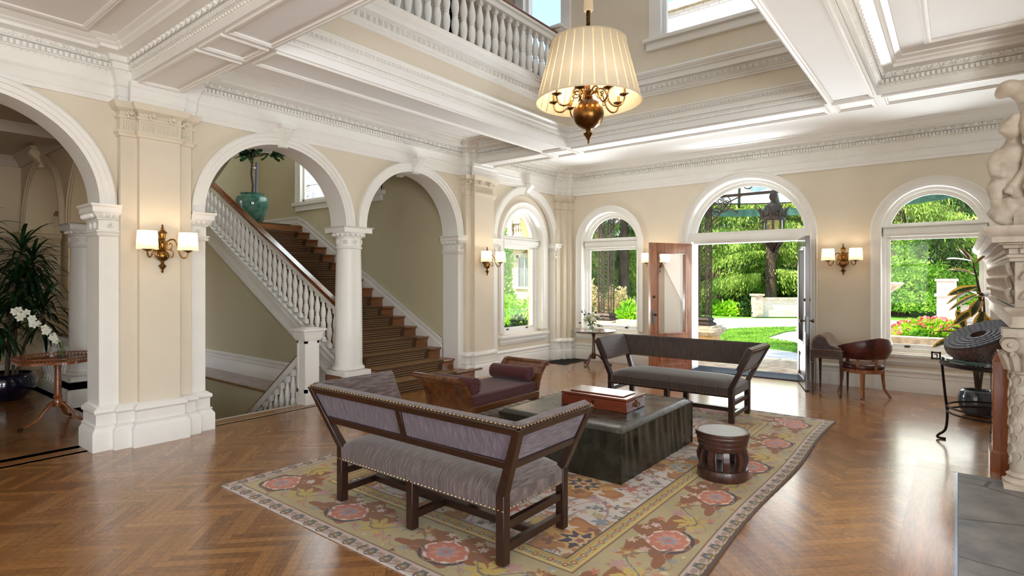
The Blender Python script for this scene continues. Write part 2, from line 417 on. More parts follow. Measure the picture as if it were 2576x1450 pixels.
def pilaster(n, ys, xs=(-6.64, -6.57), base=True):
    """clustered pilaster: strip, main shaft, strip; ys = (y0, y1, y2, y3)"""
    pl = struct('trim_%d' % n)
    y0, y1, y2, y3 = ys; s, b = xs
    path = [(XW-.02, y0), (s, y0), (s, y1), (b, y1), (b, y2), (s, y2), (s, y3), (XW-.02, y3)]
    m = MB(); m.prism(path, 0, 3.49); m.build('shaft', M_wall, pl, smooth=0)
    if base:
        m = MB(); sweep(m, BASE, path, cap=False); m.build('plinth', M_white, pl)
    m = MB()
    sweep(m, [(0,3.15),(.016,3.155),(.022,3.18),(.036,3.19),(.036,3.205),(.008,3.21),(.008,3.33),(.026,3.34),(.03,3.355),(.008,3.362),(.012,3.40),(.045,3.425),(.055,3.43),(.075,3.47),(.08,3.49),(0,3.49)], path, cap=False)
    def flute(x, y, nx, ny):
        tx, ty = -ny, nx; o = .008; w = .013
        for sg in (-1, 1): m.tube([(x+tx*w*sg+nx*o, y+ty*w*sg+ny*o, 3.222), (x+tx*w*sg+nx*o, y+ty*w*sg+ny*o, 3.30)], .0055, 5)
        m.tube([(x-tx*w+nx*o, y-ty*w+ny*o, 3.30), (x-tx*w*.6+nx*o, y-ty*w*.6+ny*o, 3.314), (x+nx*o, y+ny*o, 3.32), (x+tx*w*.6+nx*o, y+ty*w*.6+ny*o, 3.314), (x+tx*w+nx*o, y+ty*w+ny*o, 3.30)], .0055, 5)
        for q in range(4): m.ball((x+nx*o, y+ny*o, 3.228+.012*q), .006, 5, 3)
    along(path[1:-1], .043, flute, margin=.01)
    m.build('capital', M_wall, pl)
    m = MB()
    spots = [(s, (y0+y1)/2), (b, y1+(y2-y1)*.27), (b, y1+(y2-y1)*.76), (s, (y2+y3)/2)]
    for x, y in spots:
        for q in range(9):
            a = q*2.4; r = .012+.02*math.sqrt(q/9); m.ball((x+.03+.02*math.cos(q*1.7), y+r*math.cos(a), 3.385+r*1.1*math.sin(a)-.005), .016, 6, 4, (1, 1, 1.15))
        m.ball((x+.045, y, 3.385), .017, 6, 4)
    m.build('carved_flower', M_wall, pl)
    return pl
pilaster(1, (2.045, 2.19, 2.575, 2.715)); pilaster(2, (7.155, 7.30, 7.785, 7.90)); pilaster(3, (-2.6,-2.45,-2.1,-1.95))
# corner cluster between left wall and end wall
ccl = struct('trim_4'); path = [(XW-.05, 9.93), (-6.66, 9.93), (-6.66, 10.08), (-6.60, 10.08), (-6.60, 10.22), (-6.53, 10.22), (-6.53, 10.36), (-6.49,10.36),(-6.49, 10.5)]
path = [(XW-.05, 10.0), (-6.67, 10.0), (-6.67, 10.17), (-6.60, 10.17), (-6.60, 10.30), (-6.52, 10.30), (-6.52, 10.5)]
m = MB(); m.prism(path+[(XW-.05, 10.5)], 0, 3.49); sweep(m, [(0,3.17),(.02,3.19),(.02,3.2),(.005,3.205),(.005,3.33),(.03,3.35),(.01,3.36),(.05,3.43),(.06,3.49),(0,3.49)], path, cap=False)
for x, y in ((-6.665, 10.09), (-6.60, 10.235), (-6.56,10.30)): 
    for q in range(5): m.ball((x+.02, y-.02+.012*math.cos(q*2.4), 3.385+.014*math.sin(q*2.4)), .014, 6, 4)
m.build('shaft', M_wall, ccl); m = MB(); sweep(m, BASE, path, cap=False); m.build('plinth', M_white, ccl)
# small imposts inside the blind window arch
m = MB()
for ya, yb in ((7.9, 8.075), (9.965, 10.05)):
    q = [(XW-.08, ya), (PX1, ya), (PX1, yb), (XW-.08, yb)]; m.prism(q, 0, 2.44); sweep(m, CAP, q, cap=False)
    eggs(m, q, .035, 2.335, .055, .062, .035, margin=.0); rosette(m, mpX(PX1+.006), (ya+yb)/2, 2.24)
m.build('arch_pier', M_white, wl)
# column between the two stair arches
col = thing('column', 'smooth white round column carrying the twin stair arches', 'column', (-6.9, 4.955, .33))
m = MB(); m.box((-.225,-.225,0),(.225,.225,.07)); m.build('plinth', M_white, col, bevel=.006)
m = MB(); m.lathe([(.2,.07),(.222,.085),(.228,.1),(.22,.118),(.2,.125),(.197,.14)], seg=40); m.build('base', M_white, col)
m = MB(); m.lathe([(.2,.13),(.193,.17),(.192,.5),(.186,1.2),(.172,1.80)], seg=40, caps=False); m.build('shaft', M_white, col)
m = MB(); m.lathe([(.172,1.80),(.188,1.805),(.192,1.82),(.186,1.835),(.176,1.84),(.176,1.955),(.19,1.962),(.19,1.975),(.225,2.005),(.235,2.03)], seg=40)
m.box((-.235,-.235,2.03),(.235,.235,2.09)); m.add([(-.235,-.235,2.09),(.235,-.235,2.09),(.235,.235,2.09),(-.235,.235,2.09),(-.262,-.262,2.11),(.262,-.262,2.11),(.262,.262,2.11),(-.262,.262,2.11)],[(0,1,5,4),(1,2,6,5),(2,3,7,6),(3,0,4,7),(7,6,5,4),(0,1,2,3)])
for k in range(18):
    a = 2*PI*k/18; m.ball((.215*math.cos(a), .215*math.sin(a), 2.003), .022, 6, 4, (1,1,1.3))
for a in (-.1, PI/2-.1, -PI/2-.1, PI-.1, -.85, .7):
    for k in range(7):
        b = 2*PI*k/7; m.ball((.182*math.cos(a+.12*math.cos(b)), .182*math.sin(a+.12*math.cos(b)), 1.90+.026*math.sin(b)), .012, 6, 4)
    m.ball((.186*math.cos(a), .186*math.sin(a), 1.90), .011, 6, 4)
m.build('capital', M_white, col)
# ---------------------------------------------------------------- end wall
we = struct('wall_end'); m = MB(); mpe = mpY(YW)
WA, WD, WB = -5.665, -2.965, -.29
arch_wall(m, mpe, -7.1, 3.6, 0, ZC, [(WA, .64, ZS, .62), (WD, 1.03, ZS, -.2), (WB, .64, ZS, .58)], .38)
m.box((-7.1, YW, ZC), (3.6, YW+.38, 4.3)); m.build('plaster', M_wall, we)
CAS = [(0,-.30),(0,.0),(0,.02),(.012,.03),(.03,.022),(.06,.022),(.075,.03),(.1,.03),(.115,.04),(.13,.05),(.14,.045),(.14,0.)]
def window(n, mp, cu, zs, zb, r=.64, trz=(2.31, 2.565), lifts=2, plate=True, door=False, casbot=None):
    """round-headed window: casing, sash frame, transom, glass, sill"""
    w = struct('window_%d' % n)
    m = MB(); arch_mould(m, mp, cu, zs, r, [(p*(1.0 if not door else .93), d*(1.7 if door and d > 0 else 1)) for p, d in CAS], jamb=zb if casbot is None else casbot); m.build('casing', M_white, w)
    D = .17; m = MB(); g = r-.105
    arch_mould(m, mp, cu, zs, g, [(.105,-D+.05),(.105,-D+.06),(.06,-D+.045),(.055,-D+.02),(.03,-D+.015),(.0,-D-.005),(0,-D-.04)], jamb=zb if not door else trz[0])
    def bx(u0, u1, z0, z1, d0, d1):
        a = [mp(u0, z0, d1), mp(u1, z0, d1), mp(u1, z0, d0), mp(u0, z0, d0), mp(u0, z1, d1), mp(u1, z1, d1), mp(u1, z1, d0), mp(u0, z1, d0)]; m.hexa(a)
    z0, z1 = trz
    if door:
        bx(cu-r, cu+r, z0, z1, .07, .33); bx(cu-r, cu+r, z0+.03, z1-.08, .045, .1); bx(cu-r, cu+r, z0+.05, z1-.11, .03, .1)
    else:
        bx(cu-r+.02, cu+r-.02, z0+.05, z1-.05, D-.09, D+.03); bx(cu-r+.02, cu+r-.02, z0+.085, z1-.09, D-.115, D+.03); bx(cu-g, cu+g, z0, z1, D-.01, D+.03); bx(cu-r, cu+r, z1-.065, z1-.045, D-.12, D)
        bx(cu-g, cu+g, zb, zb+.08, D-.005, D+.04); bx(cu-r, cu+r, zb-.06, zb+.02, D-.06, D+.04)
    m.build('sash', M_white, w)
    m = MB(); ap = arch_pts(cu, zs, g+.01, 28)
    m.add([mp(a, z, D+.01) for a, z in ap]+[mp(cu, zs, D+.01)], [(len(ap), i+1, i) for i in range(len(ap)-1)])
    q = [(cu-g-.01, zs), (cu+g+.01, zs), (cu+g+.01, z1-.01), (cu-g-.01, z1-.01)]
    if zs < z1: pass
    m2 = MB()
    if not door:
        m2.add([mp(cu-g-.01, zb+.05, D+.012), mp(cu+g+.01, zb+.05, D+.012), mp(cu+g+.01, z0+.02, D+.012), mp(cu-g-.01, z0+.02, D+.012)], [(0,1,2,3)])
    m.build('fanlight_glass', M_glass, w, smooth=0)
    if not door:
        m2.build('glass', M_glass, w, smooth=0)
        m = MB()
        def sb(u0, u1, z0, z1, d0, d1): m.hexa([mp(u0, z0, d1), mp(u1, z0, d1), mp(u1, z0, d0), mp(u0, z0, d0), mp(u0, z1, d1), mp(u1, z1, d1), mp(u1, z1, d0), mp(u0, z1, d0)])
        e = r+.14
        sb(cu-e-.02, cu+e+.02, zb-.095, zb-.055, -.075, .12); sb(cu-e, cu+e, zb-.115, zb-.095, -.06, 0); sb(cu-e+.01, cu+e-.01, zb-.18, zb-.115, -.045, 0); sb(cu-e+.02, cu+e-.02, zb-.205, zb-.18, -.03, 0); sb(cu-e+.035, cu+e-.035, zb-.225, zb-.205, -.018, 0)
        m.build('sill', M_white, w, bevel=.004)
        for k in range(lifts):
            m = MB(); uu = cu+(-.32+.64*k/max(1, lifts-1) if lifts > 1 else .18); z = zb+.045
            m.hexa([mp(uu-.035, z-.012, D-.005), mp(uu+.035, z-.012, D-.005), mp(uu+.035, z-.012, D-.02), mp(uu-.035, z-.012, D-.02), mp(uu-.035, z+.014, D-.005), mp(uu+.035, z+.014, D-.005), mp(uu+.035, z+.014, D-.016), mp(uu-.035, z+.014, D-.016)])
            m.build('sash_lift', M_dark, w)
    return w
window(1, mpX(XW-.08), 9.04, ZS+.01, .665); window(2, mpe, WA, ZS, .66, lifts=2); window(3, mpe, WB, ZS, .62, lifts=2)
window(4, mpe, WD, ZS, 0, r=1.03, trz=(2.36, 2.565), door=True)
# ---------------------------------------------------------------- baseboards
BB = [(0,0),(.045,0),(.045,.2),(.035,.215),(.04,.225),(.04,.235),(.02,.24),(.02,.285),(.03,.29),(.034,.305),(.02,.32),(.012,.335),(0,.34)]
m = MB(); sweep(m, BB, [(XW-.08, 7.92), (XW-.08, 9.99)]); m.build('baseboard_left', M_white, kind='structure')
m = MB()
for a, b in ((-6.52, WD-1.165), (WD+1.165, 3.4)): sweep(m, BB, [(a, YW), (b, YW)])
m.build('baseboard_end', M_white, kind='structure')
# ---------------------------------------------------------------- entablature along the walls
ENT = [(0,3.485),(.03,3.485),(.03,3.535),(.04,3.542),(.04,3.635),(.052,3.648),(.052,3.66),(.045,3.67),(.055,3.715),(.085,3.79),(.10,3.795),(.10,3.855),(.13,3.86),(.125,3.87),(.14,3.912),(.165,3.918),(.24,3.924),(.24,3.955),(.262,3.965),(.275,3.985),(.32,4.002),(.33,4.0155)]
def entab(par, path, cap=False, seg=None):
    m = MB(); sweep(m, ENT, path, cap=cap); m.build('cornice', M_white, par)
    m = MB(); dentils(m, path, .095, 3.805, 3.846, .044, .027, .036); eggs(m, path, .125, 3.889, .050, .100, .034); m.build('cornice_ornament', M_white, par)
    m = MB(); along(path, .05, lambda x, y, nx, ny: m.ball((x+nx*.088, y+ny*.088, 3.782), .011, 5, 3)); m.build('leaf_moulding', M_white, par)
e1 = struct('trim_5')
S, B_ = -6.64, -6.57
entab(e1, [(XW,-5.2),(XW,2.045),(S,2.045),(S,2.19),(B_,2.19),(B_,2.30)])
entab(e1, [(B_,2.46),(B_,2.575),(S,2.575),(S,2.715),(XW,2.715),(XW,7.155),(S,7.155),(S,7.30),(B_,7.30),(B_,7.4)])
entab(e1, [(B_,7.66),(B_,7.785),(S,7.785),(S,7.90),(XW,7.90),(XW,10.0),(-6.67,10.0),(-6.67,10.17),(-6.60,10.17),(-6.60,10.30),(-6.52,10.30),(-6.52,YW),(3.6,YW)])
m = MB(); FR = [(0,3.485),(.033,3.485),(.033,3.535),(.043,3.542),(.043,3.635),(.055,3.648),(.055,3.66),(.063,3.70),(0,3.70)]
for a, b in ((2.10,2.60),(7.22,7.86)): sweep(m, FR, [(B_, a), (B_, b)])
m.build('frieze', M_white, e1)
# ---------------------------------------------------------------- ceiling, beams and light well
ce = struct('ceiling'); ZB = 3.70
BX0, BX1, RX0, RX1 = -5.14, -4.66, -1.165, -.69
Y10, Y11, Y20, Y21 = 2.12, 2.58, 7.29, 7.715
m = MB()
for a, b in (((-6.8,-5.2),(3.6,Y10)), ((-6.8,Y11),(BX0,Y20)), ((RX1,Y11),(3.6,Y20)), ((-6.8,Y21),(3.6,YW+.1))): m.box((a[0],a[1],ZC),(b[0],b[1],ZC+.1))
m.build('ceiling_panel', M_ceil, ce)
for a, b in (((-6.6,Y10),(3.6,Y11)), ((-6.6,Y20),(3.6,Y21)), ((BX0,Y11),(BX1,Y20)), ((RX0,Y11),(RX1,Y20))):
    m = MB(); m.box((a[0],a[1],ZB),(b[0],b[1],4.45)); m.build('beam', M_ceil, ce)
BM = [(.003,3.702),(.003,3.782),(.012,3.788),(.012,3.797),(.02,3.8),(.02,3.855),(.05,3.86),(.045,3.87),(.06,3.912),(.085,3.918),(.16,3.924),(.16,3.955),(.18,3.965),(.19,3.985),(.235,4.002),(.24,4.0155)]
BORD = [(.50,3.976),(.50,3.962),(.52,3.955),(.535,3.962),(.55,3.955),(.56,3.962),(.56,3.976)]
def bay(par, path, closed=False, border=True):
    m = MB(); sweep(m, BM, path, closed, cap=False)
    dentils(m, path, .015, 3.805, 3.846, .044, .027, .036, closed); eggs(m, path, .045, 3.889, .050, .100, .034, closed)
    along(path, .05, lambda x, y, nx, ny: m.ball((x+nx*.012, y+ny*.012, 3.79), .010, 5, 3), closed)
    m.build('cornice', M_white, par)
bay(ce, [(-6.5,Y10),(3.6,Y10)])
bay(ce, [(-6.5,Y11),(BX0,Y11),(BX0,Y20),(-6.5,Y20)][::-1]); bay(ce, [(RX1,Y11),(3.6,Y11),(3.6,Y20),(RX1,Y20)][::-1],closed=True); bay(ce, [(3.6,Y21),(-6.5,Y21)])
m = MB()
for x0, y0, x1, y1, o in ((-6.74,-5.2,3.6,Y10,.46),(-6.74,Y11,BX0,Y20,.40),(RX1,Y11,3.6,Y20,.46),(-6.74,Y21,3.6,YW,.46)):
    pth = [(x0+o,y0+o),(x0+o,y1-o),(x1-o,y1-o),(x1-o,y0+o)]
    sweep(m, [(-.03,4.016),(-.028,4.002),(-.01,3.995),(.0,4.002),(.012,3.995),(.03,4.002),(.032,4.016)], pth, closed=True)
m.build('ceiling_border', M_white, ce)
m = MB(); SO = [(-.0,3.701),(0,3.678),(.02,3.676),(.028,3.685),(.04,3.684),(.046,3.701)]
def soffit(x0, y0, x1, y1, i=.025):
    sweep(m, SO, [(x0+i,y0+i),(x0+i,y1-i),(x1-i,y1-i),(x1-i,y0+i)], closed=True)
xs = [-6.5, BX0, BX1, RX0, RX1, 3.5]
for k in range(5):
    for y0, y1 in ((Y10,Y11),(Y20,Y21)): soffit(xs[k]+(.012 if k else 0), y0, xs[k+1]-.012, y1)
soffit(BX0,Y11+.012,BX1,Y20-.012); soffit(RX0,Y11+.012,RX1,Y20-.012)
m.build('soffit_moulding', M_white, ce)
# well: mouldings on the inner faces of the four beams
ww = struct('wall_well')
wp = [(BX1,Y11),(BX1,Y20),(RX0,Y20),(RX0,Y11)]
m = MB(); sweep(m, [(.0,3.78),(.012,3.785),(.012,3.80),(.005,3.81),(.005,3.838),(.02,3.845),(.022,3.87),(.012,3.875),(.012,3.91),(.025,3.92),(.03,3.945),(.045,3.955),(.045,3.965),(.06,3.985),(.06,3.997),(0,3.997)], wp, True)
along(wp, .045, lambda x, y, nx, ny: m.ball((x+nx*.008, y+ny*.008, 3.823), .013, 6, 4), True)
eggs(m, wp, .028, 3.938, .034, .05, .02, True)
m.build('lower_moulding', M_white, ww)
m = MB(); sweep(m, [(.002,3.99),(.002,4.22)], wp, True); m.build('plaster_band', M_wall, ww)
m = MB(); sweep(m, [(0,4.21),(.02,4.212),(.02,4.235),(.035,4.24),(.035,4.262),(.05,4.27),(.065,4.345),(.085,4.352),(.105,4.36),(.105,4.43),(.12,4.44),(.12,4.455),(.135,4.475),(.14,4.50),(0,4.5)], wp, True)
eggs(m, wp, .055, 4.308, .062, .075, .03, True); m.build('balcony_moulding', M_white, ww)
# upper storey seen through the well
m = MB(); m.box((-9.6,Y20+.06,4.5),(-.5,Y20+.3,5.02)); 
for a, b in ((-9.6,-5.55),(-4.80,-3.2),(-1.75,-.5)): m.box((a,Y20+.06,5.02),(b,Y20+.3,7.4))
m.box((-9.6,Y20+.06,6.9),(-.5,Y20+.3,7.4)); m.box((-9.7,-1.,4.45),(-9.55,Y20+.3,7.4)); m.box((RX1+.2,-1.,4.45),(RX1+.3,Y20+.3,7.4)); m.box((-9.6,-1.,4.45),(-.4,-.9,7.4))
m.build('upper_plaster', M_wall, ww)
m = MB(); m.box((-9.6,-1.,4.44),(BX0,Y20+.06,4.5)); m.box((-9.6,-1.,4.44),(-.5,Y11-.2,4.5)); m.build('upper_floor', M_plank, ww)
m = MB(); sweep(m, [(0,4.5),(.05,4.5),(.05,4.56),(.035,4.58),(.0,4.60)], [(BX1-.3,Y20+.06),(-.5,Y20+.06)]); m.build('upper_baseboard', M_white, ww)
cu = struct('ceiling_upper'); m = MB(); m.box((-9.7,-1.,7.4),(-.3,2.6,7.5)); m.box((-9.7,2.6,7.4),(-4.6,7.6,7.5)); m.box((-1.2,2.6,7.4),(-.3,7.6,7.5)); m.build('upper_ceiling', M_ceil, cu); m = MB(); m.box((-4.7,2.5,7.42),(-1.1,7.6,7.46)); m.build('added_well_cover', M_ceil, cu)  # opaque unseen panel, added to keep sun out of the well
for n, (a, b) in ((5, (-5.55,-4.80)), (6, (-3.2,-1.75))):
    w = struct('window_%d' % n); y = Y20+.06; m = MB(); zb = 5.02
    for u0, u1, z0, z1, d in ((a-.16,a+.012,zb,6.9,.03),(b-.012,b+.16,zb,6.9,.03),(a-.24,b+.24,zb-.05,zb,.07),(a-.2,b+.2,zb-.16,zb-.05,.035),(a,a+.06,zb,6.9,-.08),(b-.06,b,zb,6.9,-.08),(a,b,zb,zb+.06,-.08)):
        m.box((u0, y-d if d > 0 else y+.06, z0), (u1, y+.12, z1))
    m.build('frame', M_white, w, bevel=.006)
    m = MB(); m.add([(a,y+.1,zb),(b,y+.1,zb),(b,y+.1,6.9),(a,y+.1,6.9)],[(0,1,2,3)]); m.build('glass', M_glass, w)
# ---------------------------------------------------------------- remaining shell (behind and beside the camera)
wb = struct('wall_back'); m = MB()
xs = [-6.8,-5.2,-3.6,-2.4,-.8,.4,2.0,3.6]
for k in range(7):
    if k % 2: m.box((xs[k],-5.4,0),(xs[k+1],-5.2,.6)); m.box((xs[k],-5.4,3.2),(xs[k+1],-5.2,4.1))
    else: m.box((xs[k],-5.4,0),(xs[k+1],-5.2,4.1))
m.box((-13.6,-5.4,-.1),(-6.8,-5.2,4.1)); m.build('plaster', M_wall, wb)
wr = struct('wall_right'); m = MB()
ys = [-5.4,-3.6,-2.0,-.4,1.2,7.6,8.3,9.7,10.6]
for k in range(8):
    if k in (1, 3, 6): m.box((3.6,ys[k],0),(3.8,ys[k+1],.6)); m.box((3.6,ys[k],3.2),(3.8,ys[k+1],4.1))
    else: m.box((3.6,ys[k],0),(3.8,ys[k+1],4.1))
m.build('plaster', M_wall, wr)
n = 7
for k in (1, 3, 5):
    w = struct('window_%d' % n); n += 1; a, b = xs[k], xs[k+1]; m = MB()
    for u0, u1, z0, z1 in ((a,a+.08,.6,3.2),(b-.08,b,.6,3.2),(a,b,.6,.68),(a,b,3.12,3.2),(a,b,2.2,2.28),((a+b)/2-.025,(a+b)/2+.025,.6,3.2)): m.box((u0,-5.33,z0),(u1,-5.25,z1))
    m.build('sash', M_white, w); m = MB(); m.add([(a,-5.3,.6),(b,-5.3,.6),(b,-5.3,3.2),(a,-5.3,3.2)],[(0,1,2,3)]); m.build('glass', M_glass, w)
for k in (1, 3, 6):
    w = struct('window_%d' % n); n += 1; a, b = ys[k], ys[k+1]; m = MB()
    for u0, u1, z0, z1 in ((a,a+.08,.6,3.2),(b-.08,b,.6,3.2),(a,b,.6,.68),(a,b,3.12,3.2),(a,b,2.2,2.28)): m.box((3.66,u0,z0),(3.74,u1,z1))
    m.build('sash', M_white, w); m = MB(); m.add([(3.7,a,.6),(3.7,b,.6),(3.7,b,3.2),(3.7,a,3.2)],[(0,1,2,3)]); m.build('glass', M_glass, w)
# ---------------------------------------------------------------- staircase hall
M_tread = wood_mat('stair_oak', (92,54,28), (150,96,54), .3, .4, axis=1, scale=5.)
M_rail = wood_mat('mahogany_rail', (78,36,18), (140,74,42), .12, .7, axis=0, scale=5.)
RISE, RUN, NS = .17, .3125, 17
def nose(k): return -6.78-RUN*(k-2) if k > 1 else -6.48
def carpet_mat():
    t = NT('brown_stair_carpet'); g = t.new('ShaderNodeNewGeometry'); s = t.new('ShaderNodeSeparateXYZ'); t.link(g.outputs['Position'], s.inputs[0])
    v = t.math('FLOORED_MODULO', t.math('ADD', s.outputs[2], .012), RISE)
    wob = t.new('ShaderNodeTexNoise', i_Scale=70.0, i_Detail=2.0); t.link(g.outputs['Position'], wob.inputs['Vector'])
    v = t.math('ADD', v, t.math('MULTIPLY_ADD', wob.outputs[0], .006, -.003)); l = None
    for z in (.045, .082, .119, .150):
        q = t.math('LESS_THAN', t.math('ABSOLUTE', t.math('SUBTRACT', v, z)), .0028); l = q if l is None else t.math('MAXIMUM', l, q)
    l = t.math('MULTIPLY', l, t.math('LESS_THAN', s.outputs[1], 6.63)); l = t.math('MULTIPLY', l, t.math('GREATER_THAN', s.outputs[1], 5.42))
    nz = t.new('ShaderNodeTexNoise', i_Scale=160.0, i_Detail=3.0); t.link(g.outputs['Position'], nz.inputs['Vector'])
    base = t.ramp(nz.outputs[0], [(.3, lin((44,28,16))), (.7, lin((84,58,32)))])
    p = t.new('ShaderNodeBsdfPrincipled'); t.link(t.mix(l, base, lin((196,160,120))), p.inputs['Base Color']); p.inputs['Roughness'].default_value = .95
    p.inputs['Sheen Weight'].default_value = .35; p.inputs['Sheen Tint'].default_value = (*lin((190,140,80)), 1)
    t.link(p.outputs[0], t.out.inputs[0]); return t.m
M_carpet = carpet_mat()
def tread_mat():  # same carpet lightened: light on the treads, and wear, put into the colour
    t = NT('lit_worn_carpet_tread'); g = t.new('ShaderNodeNewGeometry'); s = t.new('ShaderNodeSeparateXYZ'); t.link(g.outputs['Position'], s.inputs[0])
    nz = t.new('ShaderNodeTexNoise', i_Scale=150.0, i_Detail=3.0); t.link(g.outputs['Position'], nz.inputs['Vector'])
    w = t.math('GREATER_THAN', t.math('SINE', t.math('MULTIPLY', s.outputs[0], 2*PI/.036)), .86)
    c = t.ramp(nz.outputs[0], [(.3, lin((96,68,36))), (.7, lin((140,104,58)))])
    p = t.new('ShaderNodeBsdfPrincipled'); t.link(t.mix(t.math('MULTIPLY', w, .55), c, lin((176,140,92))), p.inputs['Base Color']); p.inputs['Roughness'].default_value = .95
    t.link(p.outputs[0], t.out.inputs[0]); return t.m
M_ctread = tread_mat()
st = thing('staircase', 'grand oak staircase with dark carpet rising behind the twin arches', 'staircase', (-6.5, 6., 0))
O = Vector((-6.5, 6., 0))
def L(p): return tuple(Vector(p)-O)
YS0, YS1 = 5.06, 7.03
for k in range(1, NS+1):
    x1, x0 = nose(k), nose(k+1) if k < NS else -13.4
    ya, yb = (4.70, 7.38) if k == 1 else (YS0, YS1); z = RISE*k
    if k == 2: ya = 4.72
    m = MB(); m.M = Matrix.Translation(-O); 
    pf = [(x1-.012, z-.035), (x1, z-.03), (x1+.008, z-.018), (x1+.006, z-.004), (x1, z), (x0-.03, z), (x0-.03, z-RISE), (x1-.03, z-RISE), (x1-.03, z-.06), (x1-.022, z-.045)]
    if k == 1:      # bullnosed first step in front of the pier
        m.prism([(a, b) for a, b in pf], ya, yb, 'y'); pf2 = None
        sweep(m, [(0,.0),(.004,.02),(-.004,.05),(.004,.11),(.006,.125),(.02,.135),(.028,.15),(.025,.168),(-.03,.17),(-.03,0)], [(x1-.03,ya),(x1-.03,yb),(-6.72,yb)])
    else: m.prism(pf, ya, yb, 'y')
    m.build('step', M_tread, st)
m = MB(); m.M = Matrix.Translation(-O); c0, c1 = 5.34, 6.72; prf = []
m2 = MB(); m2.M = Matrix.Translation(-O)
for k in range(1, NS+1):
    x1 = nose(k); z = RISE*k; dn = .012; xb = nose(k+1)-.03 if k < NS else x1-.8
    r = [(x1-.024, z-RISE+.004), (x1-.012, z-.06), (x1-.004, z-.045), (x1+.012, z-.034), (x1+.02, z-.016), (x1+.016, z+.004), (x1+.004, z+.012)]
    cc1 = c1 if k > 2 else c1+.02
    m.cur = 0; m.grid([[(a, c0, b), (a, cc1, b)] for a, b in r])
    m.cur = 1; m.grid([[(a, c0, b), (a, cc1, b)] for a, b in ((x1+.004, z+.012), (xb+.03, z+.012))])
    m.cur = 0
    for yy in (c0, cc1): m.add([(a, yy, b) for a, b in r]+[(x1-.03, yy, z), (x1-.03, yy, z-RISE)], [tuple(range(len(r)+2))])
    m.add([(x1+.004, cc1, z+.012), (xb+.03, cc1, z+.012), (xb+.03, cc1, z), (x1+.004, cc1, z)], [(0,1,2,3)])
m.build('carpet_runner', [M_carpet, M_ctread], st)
# closed string with mouldings, and spandrel panel below it
SL = RISE/RUN
def zb(x): return .632+SL*(-7.352-x)          # underside of the balusters
m = MB(); m.M = Matrix.Translation(-O)
def slab(y0, y1, dz0, dz1, xa=-6.78, xb=-11.62):
    m.hexa([(xa,y0,zb(xa)+dz0),(xb,y0,zb(xb)+dz0),(xb,y1,zb(xb)+dz0),(xa,y1,zb(xa)+dz0),(xa,y0,zb(xa)+dz1),(xb,y0,zb(xb)+dz1),(xb,y1,zb(xb)+dz1),(xa,y1,zb(xa)+dz1)])
slab(4.945, 5.07, -.37, -.012); slab(4.90, 5.08, -.035, -.012); slab(4.925, 5.08, -.05, -.035); slab(4.935, 5.07, -.075, -.05); slab(4.92, 5.0, -.155, -.14); slab(4.93, 5.0, -.20, -.155); slab(4.915, 5.0, -.37, -.345); slab(4.93, 5.0, -.345, -.31)
m.build('stringer', M_white, st)
m = MB(); m.M = Matrix.Translation(-O)
def wz(x): return 3.11 if x < -11.55 else 3.11-(.545)*(x+11.55)
xs_ = [-13.4, -11.75, -11.62, -11.5, -11.3, -9, -7.06]
def wzz(x): return wz(x)-(.03 if abs(x+11.5) < .06 else 0)
for d0, d1, o in ((-.62, 0., .025), (-.028, .0, .05), (-.055, -.028, .04), (-.15, -.13, .035)):
    rows = [[(x, YS1, wzz(x)+d0), (x, YS1-o, wzz(x)+d0), (x, YS1-o, wzz(x)+d1), (x, YS1, wzz(x)+d1)] for x in xs_]; m.grid(rows, closeu=True)
m.build('wall_string', M_white, st)
# ---- hall shell
ws = struct('wall_stair'); m = MB()
def holed(x0, x1, z0, z1, hx0, hx1, hz0, hz1, y0, y1):
    m.box((x0,y0,z0),(hx0,y1,z1)); m.box((hx1,y0,z0),(x1,y1,z1)); m.box((hx0,y0,z0),(hx1,y1,hz0)); m.box((hx0,y0,hz1),(hx1,y1,z1))
holed(-13.6, -7.06, 0, 7.0, -11.55, -8.9, 3.42, 5.9, 7.03, 7.25)
m.box((-13.6,2.4,-3.2),(-13.4,7.25,7.0))
xs2 = [-6.75, -13.4]
m.add([(-6.75,5.0,0),(-13.4,5.0,0),(-13.4,5.0,2.88),(-11.62,5.0,zb(-11.62)-.05),(-6.75,5.0,.28)],[(0,1,2,3,4)])
m.add([(-6.75,5.06,0),(-13.4,5.06,0),(-13.4,5.06,2.88),(-11.62,5.06,zb(-11.62)-.05),(-6.75,5.06,.28)],[(4,3,2,1,0)])
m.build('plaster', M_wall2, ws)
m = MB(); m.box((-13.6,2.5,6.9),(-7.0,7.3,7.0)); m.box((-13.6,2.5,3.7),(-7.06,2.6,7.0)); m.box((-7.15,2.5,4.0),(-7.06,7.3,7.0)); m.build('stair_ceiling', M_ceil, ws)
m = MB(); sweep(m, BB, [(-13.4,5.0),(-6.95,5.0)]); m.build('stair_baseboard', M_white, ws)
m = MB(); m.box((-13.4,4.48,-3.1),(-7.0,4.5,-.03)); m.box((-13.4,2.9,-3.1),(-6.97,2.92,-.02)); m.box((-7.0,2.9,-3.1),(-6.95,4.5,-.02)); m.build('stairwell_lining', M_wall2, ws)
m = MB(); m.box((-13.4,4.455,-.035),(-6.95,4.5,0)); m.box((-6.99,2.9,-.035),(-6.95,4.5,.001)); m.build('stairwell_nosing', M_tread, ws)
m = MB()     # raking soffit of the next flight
m.hexa([(-11.0,2.9,3.22),(-7.08,2.9,5.38),(-7.08,4.72,5.38),(-11.0,4.72,3.22),(-11.0,2.9,3.5),(-7.08,2.9,5.7),(-7.08,4.72,5.7),(-11.0,4.72,3.5)]); m.build('upper_flight_soffit', M_wall2, ws)
